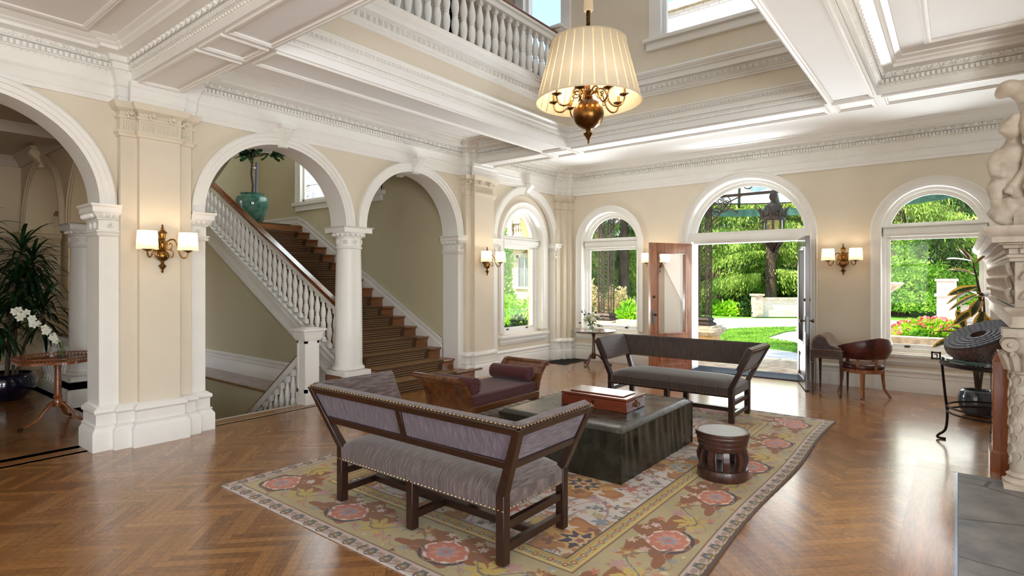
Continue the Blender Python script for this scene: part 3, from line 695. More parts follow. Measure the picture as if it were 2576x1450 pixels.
m = MB(); m.box((-13.4,2.6,2.72),(-11.45,YS1,2.885)); m.build('stair_landing', M_tread, ws)
# stained-glass landing window
w = struct('window_12'); m = MB(); y = 7.03
for u0, u1, z0, z1, d in ((-11.72,-11.538,3.3,6.0,.03),(-8.912,-8.73,3.3,6.0,.03),(-11.72,-8.73,5.9,6.07,.03),(-11.82,-8.63,3.34,3.42,.07),(-11.74,-8.71,3.22,3.34,.035),(-11.55,-11.49,3.42,5.9,-.06),(-8.96,-8.9,3.42,5.9,-.06),(-11.55,-8.9,3.42,3.49,-.06),(-11.72,-11.69,3.42,6.07,.05),(-8.76,-8.73,3.42,6.07,.05)):
    m.box((u0, y-d if d > 0 else y+.05, z0), (u1, y+.12, z1))
m.build('frame', M_white, w, bevel=.005)
def stained():
    t = NT('leaded_glass'); tc = t.new('ShaderNodeTexCoord'); mp_ = t.new('ShaderNodeMapping'); mp_.inputs['Scale'].default_value = (1,1,1); t.link(tc.outputs['Object'], mp_.inputs[0])
    s = t.new('ShaderNodeSeparateXYZ'); t.link(mp_.outputs[0], s.inputs[0])
    vo = t.new('ShaderNodeTexVoronoi', feature='DISTANCE_TO_EDGE', i_Scale=9.0); t.link(mp_.outputs[0], vo.inputs['Vector'])
    line = t.math('LESS_THAN', vo.outputs['Distance'], .045)
    vc = t.new('ShaderNodeTexVoronoi', i_Scale=3.2); t.link(mp_.outputs[0], vc.inputs['Vector'])
    gold = t.math('MULTIPLY', t.math('LESS_THAN', vc.outputs['Distance'], .20), .55)
    bar = t.math('LESS_THAN', t.math('FLOORED_MODULO', s.outputs[2], .42), .016); line = t.math('MAXIMUM', t.math('MULTIPLY', line, .8), bar)
    col = t.mix(gold, lin((214,216,212)), lin((226,184,104))); col = t.mix(line, col, lin((70,70,66)))
    tr = t.new('ShaderNodeBsdfTransparent'); t.link(col, tr.inputs[0]); tl = t.new('ShaderNodeBsdfTranslucent'); t.link(col, tl.inputs[0])
    gl = t.new('ShaderNodeMixShader', i_0=.45); t.link(tr.outputs[0], gl.inputs[1]); t.link(tl.outputs[0], gl.inputs[2]); t.link(gl.outputs[0], t.out.inputs[0]); return t.m
m = MB(); m.add([(-11.5,y+.09,3.48),(-8.95,y+.09,3.48),(-8.95,y+.09,5.9),(-11.5,y+.09,5.9)],[(0,1,2,3)]); m.build('leaded_glass', stained(), w)
# ---- balusters
BAL = [(.030,.05),(.031,.065),(.022,.075),(.020,.09),(.026,.13),(.036,.19),(.041,.25),(.037,.31),(.026,.355),(.031,.362),(.032,.375),(.026,.382),(.037,.43),(.041,.48),(.037,.54),(.026,.60),(.021,.645),(.020,.665),(.030,.675),(.031,.69)]
def baluster_mesh(h, sq=.031, slope=0., r=1.0):
    """turned double-bellied baluster of height h; square die below and above, cut to the rake"""
    m = MB(); k = h/.76
    for a, b, sgn in ((-.05, .055*k, 0), (.685*k, .76*k+.05, 1)):
        z = [a, a, b, b]; e = sq*slope
        if sgn == 0: m.hexa([(-sq,-sq,-e*-1-.0),(sq,-sq,-e),(sq,sq,-e),(-sq,sq,e),(-sq,-sq,b),(sq,-sq,b),(sq,sq,b),(-sq,sq,b)])
        else: m.hexa([(-sq,-sq,a),(sq,-sq,a),(sq,sq,a),(-sq,sq,a),(-sq,-sq,h+e),(sq,-sq,h-e),(sq,sq,h-e),(-sq,sq,h+e)])
    m.lathe([(a*r, z*k) for a, z in BAL], seg=14, caps=False); return m
sb = thing('stair_balustrade', 'white turned balustrade with mahogany handrail climbing beside the carpeted stair', 'balustrade', (-7.2, 5.0, .55))
O2 = Vector((-7.2, 5.0, .55))
HB = .66
bm = baluster_mesh(HB, slope=SL); first = None; n = 0; x = -7.13
while x > -11.6:
    if first is None: first = o = bm.build('baluster', M_white, sb)
    else: o = first.copy(); C.objects.link(o); o.parent = sb
    o.location = (x-O2.x, 0, zb(x)-O2.z+.0); x -= RUN/2
def rakebar(mb, y0, y1, d0, d1, xa, xb, off=Vector((0,0,0)), f=zb):
    mb.hexa([tuple(Vector(p)-off) for p in [(xa,y0,f(xa)+d0),(xb,y0,f(xb)+d0),(xb,y1,f(xb)+d0),(xa,y1,f(xa)+d0),(xa,y0,f(xa)+d1),(xb,y0,f(xb)+d1),(xb,y1,f(xb)+d1),(xa,y1,f(xa)+d1)]])
m = MB(); rakebar(m, 4.955, 5.045, HB-.01, HB+.07, -6.95, -11.7, O2); rakebar(m, 4.94, 5.06, HB+.05, HB+.075, -6.95, -11.7, O2); m.build('rail_fillet', M_white, sb)
m = MB(); rakebar(m, 4.93, 5.07, HB+.075, HB+.135, -6.95, -11.8, O2); m.build('handrail', M_rail, sb, bevel=.022, bseg=3)
# ---- balustrade going down to the basement
SD = .72
def zd(x): return -.02+SD*(x+7.0) 
db = thing('basement_balustrade', 'white balustrade with panelled newel post descending beside the floor opening', 'balustrade', (-7.0, 4.37, 0))
O3 = Vector((-7.0, 4.37, 0))
m = MB(); m.box((-.115,-.115,0),(.115,.115,.16)); m.box((-.10,-.10,.16),(.10,.10,.88))
for sx, sy in ((1,0),(0,-1)):
    for a, b, c, d in ((-.10,-.07,.16,.88),(.07,.10,.16,.88),(-.10,.10,.16,.21),(-.10,.10,.83,.88)):
        if sx: m.box((.098,a,c),(.108,b,d))
        else: m.box((a,-.108,c),(b,-.098,d))
sweep(m, [(0,.86),(.012,.865),(.018,.885),(.03,.9),(.034,.955),(.05,.99),(.07,1.0),(.072,1.02),(.06,1.03),(-.03,1.045)], [(-.105,-.105),(-.105,.105),(.105,.105),(.105,-.105)][::-1], closed=True); m.box((-.1,-.1,.9),(.1,.1,1.044))
m.build('newel_post', M_white, db)
bm = baluster_mesh(.70, slope=-SD); first = None; x = -7.22
while x > -10.6:
    if first is None: first = o = bm.build('baluster', M_white, db)
    else: o = first.copy(); C.objects.link(o); o.parent = db
    o.location = (x-O3.x, 0, zd(x)); x -= .152
m = MB(); rakebar(m, 4.325, 4.415, .69, .77, -7.1, -10.8, O3, zd); rakebar(m, 4.31, 4.43, .765, .785, -7.1, -10.8, O3, zd); m.build('rail_fillet', M_white, db)
m = MB(); rakebar(m, 4.31, 4.43, .785, .805, -7.1, -10.8, O3, zd); m.build('handrail', M_rail, db)
m = MB(); rakebar(m, 4.30, 4.44, -.28, -.02, -7.0, -10.8, O3, zd); m.build('stringer', M_white, db)
bs = thing('basement_stair', 'dark oak steps leading down from the hall under the first stair arch', 'staircase', (-7.0, 3.6, 0))
for k in range(1, 15):
    m = MB(); z = -.17*k; x1 = -.06-.236*(k-1); m.box((x1-.28,-.68,z-.1),(x1,.68,z)); m.build('step', M_tread, bs)
# ---- gallery balcony of the upper floor
gb = thing('gallery_balustrade', 'white balustrade of the upper landing above the open well', 'balustrade', (-4.83, 5., 4.5))
bm = baluster_mesh(.74, sq=.034, r=1.22); first = None; y = Y11+.3
while y < Y20-.25:
    if first is None: first = o = bm.build('baluster', M_white, gb)
    else: o = first.copy(); C.objects.link(o); o.parent = gb
    o.location = (0, y-5., .06); y += .152
m = MB(); m.box((-.10,Y11-5.+.1,0),(.12,Y20+.05-5.,.06)); m.build('bottom_rail', M_white, gb, bevel=.008)
m = MB(); m.box((-.07,Y11-5.,.78),(.07,Y20-5.-.05,.89)); m.box((-.09,Y11-5.,.86),(.09,Y20-5.-.05,.90)); m.build('rail_fillet', M_white, gb, bevel=.006)
m = MB(); m.box((-.08,Y11-5.,.90),(.085,Y20-5.-.05,.945)); m.build('handrail', M_rail, gb, bevel=.012)
m = MB(); m.box((-.13,Y20-5.-.16,0),(.13,Y20-5.+.06,1.0)); m.box((-.16,Y20-5.-.19,.94),(.16,Y20-5.+.06,.98)); m.box((-.19,Y20-5.-.22,.98),(.19,Y20-5.+.06,1.02)); m.box((-.15,Y20-5.-.18,1.02),(.15,Y20-5.+.06,1.05)); m.build('newel_post', M_white, gb, bevel=.006)
ch = thing('blanket_chest', 'carved brown wooden chest standing behind the upper balustrade', 'chest', (-5.9, 5.1, 4.5))
m = MB(); m.box((-.25,-.75,.06),(.25,.75,.50)); 
for k in range(10): m.box((.25,-.7+.14*k,.12),(.265,-.6+.14*k,.42))
m.build('body', wood_mat('carved_oak', (72,36,16), (134,74,36), .4, .2, 1), ch, bevel=.01)
m = MB(); m.box((-.28,-.79,.5),(.29,.79,.56)); m.build('lid', MATS['carved_oak'], ch, bevel=.012)
for sx in (-.2,.2):
    for sy in (-.68,.68): m = MB(); m.lathe([(.05,0),(.06,.03),(.05,.06)], (sx,sy,0), 12); m.build('foot', MATS['carved_oak'], ch)
# ---------------------------------------------------------------- left gallery beyond the first arch
wg = struct('wall_gallery'); m = MB(); mg = mpY(2.28)
GA, GR = (-10.58, -8.22), .93
arch_wall(m, mg, -11.9, -7.06, 0, 3.68, [(GA[0], GR, ZS, 0), (GA[1], GR, ZS, 0)], .42, gap=(-9.66,-9.14,ZS))
m.box((-12.1,-5.2,0),(-11.9,2.9,3.7)); m.build('plaster', M_hall, wg)
m = MB()
for c in GA: arch_mould(m, mg, c, ZS, GR, pr)
m.build('archivolt', M_hall, wg)
for c in GA: keystone(wg, mg, c, ZS, GR, M_hall)
m = MB(); sweep(m, BB, [(-11.9,-5.2),(-11.9,2.28)]); m.build('gallery_baseboard', M_white, wg)
m = MB()
for a, b in ((-11.9,-11.50),(-7.28,-7.05)):
    q = [(a,2.26),(b,2.26),(b,2.70),(a,2.70)]; m.prism(q, 0, 2.44); sweep(m, CAP, [(a,2.26),(b,2.26),(b,2.70)], cap=False); sweep(m, BASE, [(a,2.26),(b,2.26),(b,2.70)], cap=False)
    rosette(m, mpY(2.254), b-.1, 2.24); rosette(m, lambda u,z,w:(b-w*-1+0.006,u,z), 2.45, 2.24)
m.build('arch_pier', M_hall, wg)
cgal = struct('ceiling_gallery'); m = MB(); m.box((-12.,-5.2,3.66),(-7.06,2.9,3.76)); 
m.box((-7.5,-5.2,3.5),(-7.06,2.45,3.66)); m.box((-9.6,-5.2,3.52),(-9.2,2.45,3.66)); sweep(m, [(0,3.5),(.03,3.5),(.06,3.56),(.12,3.64),(.14,3.66)], [(-11.9,-5.2),(-11.9,2.28),(-7.06,2.28)]); m.build('gallery_ceiling', M_gceil, cgal)
col2 = thing('column', 'shaded white round column in the left gallery behind the pier', 'column', (-9.42, 2.49, 0))
def reparent(src, dst):
    for chd in src.children:
        c = chd.copy(); C.objects.link(c); c.parent = dst
reparent(col, col2)
for c in col2.children: c.location.z += .33
m = MB(); m.box((-.24,-.24,0),(.24,.24,.34)); sweep(m, [(0,0),(.03,0),(.03,.2),(.02,.22),(.0,.235),(0,.33),(.02,.34)], [(-.24,-.24),(.24,-.24),(.24,.24),(-.24,.24)], closed=True); m.build('pedestal', M_white, col2)
g2 = thing('gallery_floor_balustrade', 'white balustrade between pier and column behind the gallery table', 'balustrade', (-10.56, 2.49, 0))
bm = baluster_mesh(.62, r=1.2, sq=.036); first = None
for k in range(12):
    if first is None: first = o = bm.build('baluster', M_white, g2)
    else: o = first.copy(); C.objects.link(o); o.parent = g2
    o.location = (-.85+.155*k, 0, .12)
m = MB(); m.box((-.96,-.11,0),(.92,.11,.09)); m.box((-.96,-.09,.09),(.92,.09,.12)); m.build('bottom_rail', M_white, g2, bevel=.006)
m = MB(); m.box((-.96,-.07,.735),(.92,.07,.86)); m.build('rail_fillet', M_white, g2, bevel=.006)
m = MB(); m.box((-.96,-.085,.86),(.92,.085,.91)); m.build('handrail', M_rail, g2, bevel=.012)
# ---------------------------------------------------------------- rug
def rug():
    W, Lr = 3.60, 5.50; nx, ny = 620, 948
    X, Y = np.meshgrid(np.linspace(0, W, nx), np.linspace(0, Lr, ny)); rs = np.random.RandomState(5)
    col = np.zeros((ny, nx, 3)); 
    def srgb(c): return np.array(lin(c))
    def put(mask, c): col[mask] = srgb(c)
    D = np.minimum(np.minimum(X, W-X), np.minimum(Y, Lr-Y))
    put(D >= 0, (202,192,182))
    # coordinates in the frame of the nearest side: s runs along the edge, d inwards
    near_x = np.minimum(X, W-X) < np.minimum(Y, Lr-Y)
    Sx = np.where(near_x, Y, X); Sx = np.where(X > W-X, Sx, Sx+.07)
    # field
    fld = D > .72
    put(fld, (208,198,190))
    def wob(a, b, k=1.): return np.sin(a*X*k+1.3*np.sin(b*Y*k))+np.cos(b*Y*k+1.1*np.sin(a*X*k))
    def blot(cx, cy, r, lobes, amp, c, ph=0., sx=1., sy=1., m=None):
        e = r*(1+1.4*amp)*max(sx, sy)+.01; i0, i1 = max(0, int((cx-e)/W*nx)), min(nx, int((cx+e)/W*nx)+2); j0, j1 = max(0, int((cy-e)/Lr*ny)), min(ny, int((cy+e)/Lr*ny)+2)
        if i1 <= i0 or j1 <= j0: return
        sl = (slice(j0, j1), slice(i0, i1)); dx, dy = (X[sl]-cx)/sx, (Y[sl]-cy)/sy; R = np.hypot(dx, dy); T = np.arctan2(dy, dx)
        k = R < r*(1+amp*np.cos(lobes*T+ph)+.35*amp*np.cos(2*lobes*T))
        if m is not None: k &= m[sl]
        v = col[sl]; v[k] = srgb(c)
    cols = [(150,92,34),(140,84,40),(176,126,60)]
    # scattered small field figures
    pal = [(182,150,150),(150,160,164),(120,72,44),(196,160,96),(160,110,104),(96,108,116),(188,128,96),(214,198,150)]
    for k in range(1700):
        cx, cy = rs.uniform(.75, W-.75), rs.uniform(.75, Lr-.75); c = pal[rs.randint(len(pal))]; r = rs.uniform(.010, .034)
        blot(cx, cy, r, rs.randint(3, 7), .4, c, rs.uniform(0, 6), 1, 1, fld)
        if r > .022: blot(cx, cy, r*.45, 4, .3, pal[rs.randint(len(pal))], 0, 1, 1, fld)
    # vines
    for a, b, ph, c in ((5.1,4.3,0,(160,124,118)),(4.2,6.1,1.4,(150,132,120)),(6.6,5.0,2.6,(176,120,74))):
        v = np.abs(np.sin(a*X+1.7*np.sin(b*Y*.7+ph))+np.cos(b*Y+1.5*np.sin(a*X*.8+ph))); put(fld & (v < .05), c)
    # large brown medallions in a staggered lattice
    for i in range(5):
        for j in range(-1, 2):
            cx = W/2+j*1.02+(.0 if i % 2 == 0 else .51); cy = .98+i*.89
            if not (.72 < cx < W-.72): continue
            blot(cx, cy, .34, 6, .22, (158,98,38), .6+i, 1.0, .78, fld); blot(cx, cy, .29, 6, .24, (172,112,50), .6+i, 1., .78, fld)
            for q in range(8):
                a = q*PI/4+i; blot(cx+.22*math.cos(a), cy+.17*math.sin(a), .045, 4, .35, [(206,186,160),(196,150,70),(120,70,40)][q % 3], q, 1, 1, fld)
            c2 = [(128,148,156),(34,36,62),(190,146,66)][(i+j) % 3]
            blot(cx, cy, .155, 8, .2, (206,160,84), .3, 1, .85, fld); blot(cx, cy, .12, 8, .25, c2, .3, 1, .85, fld); blot(cx, cy, .065, 6, .3, (206,170,120), 0, 1, .9, fld); blot(cx, cy, .03, 5, .2, (150,80,60), 0, 1, 1, fld)
            for q in range(5):
                a = q*1.257+.4; blot(cx+.40*math.cos(a), cy+.33*math.sin(a), .05, 5, .4, [(186,96,76),(120,138,148),(206,178,96),(160,100,50),(178,150,150)][q], q, 1, 1, fld)
    # inner yellow guard
    g1 = (D > .60) & (D <= .72); put(g1, (196,166,88)); put((D > .595) & (D <= .605), (120,84,54)); put((D > .715) & (D <= .728), (92,76,50)); put((D > .62) & (D <= .628), (226,204,150)); put((D > .695) & (D <= .702), (170,112,70))
    z = np.abs((Sx % .11)-.055); put(g1 & (np.hypot(z, D-.66) < .022), (150,84,52)); put(g1 & (np.hypot(z-.04, D-.66) < .012), (110,132,142)); put(g1 & (np.hypot(z, D-.66) < .009), (226,204,140))
    # main border: olive ground with salmon palmettes and brown leaves
    bd = (D > .125) & (D <= .595); put(bd, (180,164,120)); per = .92
    for k in range(900): blot(rs.uniform(0, W), rs.uniform(0, Lr), rs.uniform(.008,.022), rs.randint(3,7), .4, pal[rs.randint(len(pal))], rs.uniform(0,6), 1, 1, bd)
    ph = (Sx % per)-per/2; dc = D-.36; alt = ((Sx//per) % 2)
    def bb(u, d, r, lobes, amp, c, p=0., su=1., sd=1.):
        dx, dy = (ph-u)/su, (dc-d)/sd; R = np.hypot(dx, dy); T = np.arctan2(dy, dx)
        k = bd & (R < r*(1+amp*np.cos(lobes*T+p)+.4*amp*np.sin(2*lobes*T))); put(k, c); return k
    bb(-.06, .02, .185, 5, .28, (140,80,28), .4, 1.35, 1.0); bb(.16, .07, .10, 3, .5, (140,80,28), 1., 1.7, .9); bb(-.22, -.07, .09, 3, .5, (140,80,28), 2.6, 1.5, 1.)
    bb(-.05, -.03, .150, 6, .05, (226,206,186), 0, 1.05, .85); bb(-.05, -.03, .138, 10, .06, (198,116,92), 0, 1.05, .85); bb(-.05, -.03, .085, 8, .2, (208,142,120), 0, 1.05, .85)
    bb(-.05, -.03, .052, 6, .2, (150,146,160), 0); bb(-.05, -.03, .022, 6, .2, (196,110,86), 0)
    k = bd & (np.abs(np.hypot((ph+.05)/1.05, (dc+.04)/.85)-.162) < .013) & (dc < -.06); put(k, (34,38,60))
    bb(.30, -.05, .095, 7, .3, (196,168,80), 0, 1.15, .95); bb(.30, -.05, .055, 6, .2, (140,78,30), 0); bb(.30, -.05, .12, 7, .5, (196,168,80), 0, .6, .6); bb(.40, .08, .05, 5, .4, (182,140,132), 0); bb(-.36, .10, .055, 6, .35, (166,104,44), 0); bb(-.36, .10, .025, 5, .3, (206,170,110), 0)
    for u, d, c in ((.18,-.14,(176,140,132)),(-.30,-.15,(140,150,150)),(.05,.17,(206,178,150)),(.24,.15,(190,110,84)),(-.18,.16,(216,196,170)),(.42,-.15,(196,130,104)),(-.10,.12,(214,190,176)),(.12,.13,(216,196,190)),(-.25,.04,(206,170,160))):
        bb(u, d, .026, 5, .45, c, u*9)
    v = np.abs(dc-.09*np.sin(ph*2*PI/per*2+.6)); put(bd & (v < .006) & (np.abs(ph) > .14), (92,96,104)); v = np.abs(dc+.13-.05*np.sin(ph*2*PI/per*3)); put(bd & (v < .005), (176,126,96))
    # outer guard
    og = D <= .125; put(og, (200,180,170)); put((D > .112) & (D <= .125), (128,92,66)); put(D < .012, (206,196,188)); 
    z = (Sx % .15); zz = np.abs(z-.075); put(og & (np.abs(D-.062) < .034) & (zz < .030), (132,104,60)); put(og & (np.abs(D-.07) < .020) & (zz < .017), (96,132,146)); put(og & (np.hypot(zz-.062, D-.066) < .020), (164,140,124)); put(og & (np.abs(np.hypot(zz, D-.045)-.036) < .005), (70,52,44)); put(og & (np.abs(D-.03-.01*np.sin(Sx*42)) < .004), (120,90,76)); put(og & (np.hypot(zz, D-.05) < .008), (206,180,110))
    put((X > W-.02) , (70,50,38)); put((X > W-.034) & (X <= W-.024), (180,160,90))
    col *= (1+.10*(rs.rand(ny, nx, 1)-.5))*(1+.07*np.sin(Y[..., None]*9+2*np.sin(X[..., None]*2)))
    Z = .010+.0014*np.sin(X*3.1+Y*2.2)+np.where(X > W-.25, .008*(np.sin(Y*1.9+.5)*.5+.5)*((X-W+.25)/.25)**2, 0)
    XX = X+np.where(X > W-.4, .018*np.sin(Y*2.3)*((X-W+.4)/.4), 0)
    co = np.stack([XX, Y, Z], -1).reshape(-1, 3)
    idx = np.arange(nx*ny).reshape(ny, nx); q = np.stack([idx[:-1,:-1], idx[:-1,1:], idx[1:,1:], idx[1:,:-1]], -1).reshape(-1, 4)
    # edge skirt
    edge = np.concatenate([idx[0,:], idx[1:,-1], idx[-1,::-1][1:], idx[::-1,0][1:-1]]); n0 = nx*ny; ne = len(edge)
    low = co[edge].copy(); low[:, 2] = .001; co = np.concatenate([co, low]); c2 = np.concatenate([col.reshape(-1, 3), col.reshape(-1, 3)[edge]*.7])
    k = np.arange(ne); kk = (k+1) % ne; sk = np.stack([edge[k], n0+k, n0+kk, edge[kk]], -1); q = np.concatenate([q, sk])
    me = bpy.data.meshes.new('rug'); me.vertices.add(len(co)); me.vertices.foreach_set('co', co.ravel()); me.loops.add(q.size); me.loops.foreach_set('vertex_index', q.ravel().astype(np.int32))
    me.polygons.add(len(q)); me.polygons.foreach_set('loop_start', np.arange(0, q.size, 4, dtype=np.int32)); me.update(calc_edges=True)
    a = me.attributes.new('weave', 'FLOAT_COLOR', 'POINT'); a.data.foreach_set('color', np.concatenate([c2, np.ones((len(c2), 1))], 1).astype(np.float32).ravel())
    t = NT('wool_rug'); at = t.new('ShaderNodeAttribute', attribute_name='weave'); p = t.new('ShaderNodeBsdfPrincipled'); p.inputs['Roughness'].default_value = .95; p.inputs['Sheen Weight'].default_value = .15
    g = t.new('ShaderNodeNewGeometry'); nz = t.new('ShaderNodeTexNoise', i_Scale=240.0, i_Detail=2.0); t.link(g.outputs['Position'], nz.inputs['Vector'])
    t.link(t.mix(t.math('MULTIPLY', nz.outputs[0], .42), at.outputs['Color'], (.16,.10,.06), 'MIX'), p.inputs['Base Color'])
    bp = t.new('ShaderNodeBump', i_Strength=.35, i_Distance=.004); t.link(nz.outputs[0], bp.inputs['Height']); t.link(bp.outputs[0], p.inputs['Normal']); t.link(p.outputs[0], t.out.inputs[0])
    me.materials.append(t.m); o = bpy.data.objects.new('rug', me); C.objects.link(o); o.location = (-4.74, 2.17, 0)
    tag(o, 'large antique floral wool rug with olive border under the benches and ottoman', 'rug')
rug()
# ---------------------------------------------------------------- benches
M_dkwood = wood_mat('dark_stained_wood', (26,13,9), (52,28,18), .32, .15, axis=0, scale=6.)
def strie(name, cols, spec=.4, rough=.7):
    t = NT(name); tc = t.new('ShaderNodeTexCoord'); mp_ = t.new('ShaderNodeMapping'); mp_.inputs['Scale'].default_value = (150,10,10); t.link(tc.outputs['Object'], mp_.inputs[0])
    n1 = t.new('ShaderNodeTexNoise', i_Scale=1.0, i_Detail=3.0, i_Roughness=.6); t.link(mp_.outputs[0], n1.inputs['Vector'])
    p = t.new('ShaderNodeBsdfPrincipled'); t.link(t.ramp(n1.outputs[0], [(.3, lin(cols[0])), (.5, lin(cols[1])), (.7, lin(cols[2]))]), p.inputs['Base Color']); p.inputs['Roughness'].default_value = rough; p.inputs['Sheen Weight'].default_value = .3; p.inputs['Specular IOR Level'].default_value = spec
    bp = t.new('ShaderNodeBump', i_Strength=.2, i_Distance=.003); t.link(n1.outputs[0], bp.inputs['Height']); t.link(bp.outputs[0], p.inputs['Normal']); t.link(p.outputs[0], t.out.inputs[0]); return t.m
M_strie = strie('purple_brown_strie', ((62,50,48),(90,76,74),(122,106,102)))
M_strieb = strie('lilac_strie_backing', ((66,56,62),(92,80,90),(122,108,120)))
M_strie2 = strie('brown_strie', ((34,23,19),(54,38,33),(76,57,49)), rough=.55)
M_nail = pmat('brass_nail', (196,160,104), .3, metal=1., var=.1)
LX, LY, HS, HT = .785, .315, .40, .875
def bench(name, label, fabric, backing, loc, rz):
    b = thing(name, label, 'bench', loc, rz, 'upholstered benches facing each other over the ottoman'); s = .031
    kz = .43; out = (.215, .125)           # flare of posts above the seat
    def post(px, py, fx, fy):
        m = MB(); m.box((px-s, py-s, .012 if abs(px) < .1 else .012), (px+s, py+s, kz))
        t0 = (px, py, kz-.005); t1 = (px+fx, py+fy, HT-.01)
        m.hexa([(px-s,py-s,kz-.01),(px+s,py-s,kz-.01),(px+s,py+s,kz-.01),(px-s,py+s,kz-.01),(t1[0]-s*.8,t1[1]-s*.8,t1[2]),(t1[0]+s*.8,t1[1]-s*.8,t1[2]),(t1[0]+s*.8,t1[1]+s*.8,t1[2]),(t1[0]-s*.8,t1[1]+s*.8,t1[2])]); return m
    # back at local -y, sitter looks to +y
    for px in (-LX, LX):
        sg = 1 if px > 0 else -1
        post(px, -LY, out[0]*sg, -out[1]).build('leg', M_dkwood, b, bevel=.005); post(px, LY, out[0]*sg, .0).build('leg', M_dkwood, b, bevel=.005)
    for py in (-LY, LY):
        m = MB(); m.box((-s, py-s, .012), (s, py+s, .34)); m.build('leg', M_dkwood, b, bevel=.005)
    for px in (-LX, LX):
        for z, h in ((.10,.05),(.235,.05)): m = MB(); m.box((px-.02, -LY+s, z-h/2), (px+.02, LY-s, z+h/2)); m.build('stretcher', M_dkwood, b, bevel=.004)
    m = MB(); m.box((-LX+.02,-.024,.075),(LX-.02,.024,.125)); m.build('stretcher', M_dkwood, b, bevel=.004)
    m = MB(); m.box((-.022,-LY+s,.0755),(.022,LY-s,.1245)); m.build('stretcher', M_dkwood, b, bevel=.004)
    m = MB(); m.box((-LX+.02,-LY+.01,.30),(LX-.02,LY-.01,.35)); m.build('seat_rail', M_dkwood, b)
    # crowned seat
    m = MB(); n = 24; k = 14; rows = []
    for j in range(k+1):
        v = -1+2*j/k; row = []
        for i in range(n+1):
            u = -1+2*i/n; e = (1-abs(u)**7)*(1-abs(v)**5); row.append((u*(LX+.022), v*(LY+.028), .415+.088*e**.55 if e > 0 else .415))
        rows.append(row)
    m.grid(rows); x, y = LX+.022, LY+.028
    m.add([(-x,-y,.325),(x,-y,.325),(x,y,.325),(-x,y,.325),(-x,-y,.415),(x,-y,.415),(x,y,.415),(-x,y,.415)],[(3,2,1,0),(0,1,5,4),(1,2,6,5),(2,3,7,6),(3,0,4,7)])
    m.build('seat', fabric, b, smooth=50)
    # leaning panels: back and two arms, lower edge at zl
    zl = .615; t = (zl-kz)/(HT-kz)
    def at(px, py, fx, fy, z): q = (z-kz)/(HT-kz); return Vector((px+fx*q, py+fy*q, z))
    A0, A1 = at(-LX,-LY,-out[0],-out[1],zl), at(-LX,-LY,-out[0],-out[1],HT); B0, B1 = at(LX,-LY,out[0],-out[1],zl), at(LX,-LY,out[0],-out[1],HT)
    C0, C1 = at(LX,LY,out[0],0,zl), at(LX,LY,out[0],0,HT); D0, D1 = at(-LX,LY,-out[0],0,zl), at(-LX,LY,-out[0],0,HT)
    def panel(p0, p1, q0, q1, nm):
        """frame + cloth between lower points p0,q0 and upper p1,q1; inside face towards the seat"""
        nrm = (q0-p0).cross(p1-p0).normalized(); c = (p0+q0+p1+q1)/4
        if nrm.dot(Vector((0,.1,.3))-c) < 0: nrm = -nrm
        def slab(a, bq, cq, d, t0, t1): mm.hexa([a+nrm*t0, bq+nrm*t0, cq+nrm*t0, d+nrm*t0, a+nrm*t1, bq+nrm*t1, cq+nrm*t1, d+nrm*t1])
        def lp(u, v): return (p0*(1-u)+q0*u)*(1-v)+(p1*(1-u)+q1*u)*v
        mm = MB(); slab(lp(0,-.02), lp(1,-.02), lp(1,.16), lp(0,.16), -.024, .014); slab(lp(0,.83), lp(1,.83), lp(1,1.), lp(0,1.), -.024, .014)
        if nm == 'back': slab(lp(.487,.16), lp(.513,.16), lp(.513,.83), lp(.487,.83), -.022, .012)
        mm.build(nm+'_frame', M_dkwood, b, bevel=.004)
        mm = MB(); slab(lp(.008,.15), lp(.992,.15), lp(.992,.84), lp(.008,.84), -.008, .0); mm.build(nm+'_backing', backing, b)
        mm = MB(); slab(lp(.0,.0), lp(1.,.0), lp(1.,.985), lp(.0,.985), .014, .05); slab(lp(0,.97), lp(1,.97), lp(1,1.035), lp(0,1.035), -.006, .045)
        mm.build(nm+'_cushion', fabric, b, bevel=.014, bseg=3)
        L_ = (q1-p1).length; kx = int(L_/.032); mm = MB()
        for i in range(kx+1): mm.ball(lp(i/kx, 1.02)-nrm*.010, .0062, 6, 4)
        mm.build('nail_trim', M_nail, b); mm = MB()
        for i in range(kx+1): mm.ball(lp(i/kx, .0)+nrm*.05, .0055, 6, 4)
        mm.build('nail_trim', M_nail, b)
    panel(A0, A1, B0, B1, 'back'); panel(B0, B1, C0, C1, 'arm'); panel(D0, D1, A0, A1, 'arm')
    m = MB()
    for (x0, y0), (x1, y1) in (((-x,-y),(x,-y)),((x,-y),(x,y)),((x,y),(-x,y)),((-x,y),(-x,-y))):
        d = math.hypot(x1-x0, y1-y0); kx = int(d/.034); nx_, ny_ = (y1-y0)/d, -(x1-x0)/d
        for i in range(kx+1): m.ball((x0+(x1-x0)*i/kx+nx_*.001, y0+(y1-y0)*i/kx+ny_*.001, .335), .0058, 6, 4)
    m.build('nail_trim', M_nail, b)
    return b
bench('settle_bench', 'dark wood bench in purple grey striped cloth, its panelled back towards the viewer', M_strie, M_strieb, (-2.885, 2.895, .012), 0.)
bench('settle_bench', 'dark brown upholstered bench with leaning arms facing the room before the open door', M_strie2, M_strie2, (-2.85, 7.06, .012), PI)
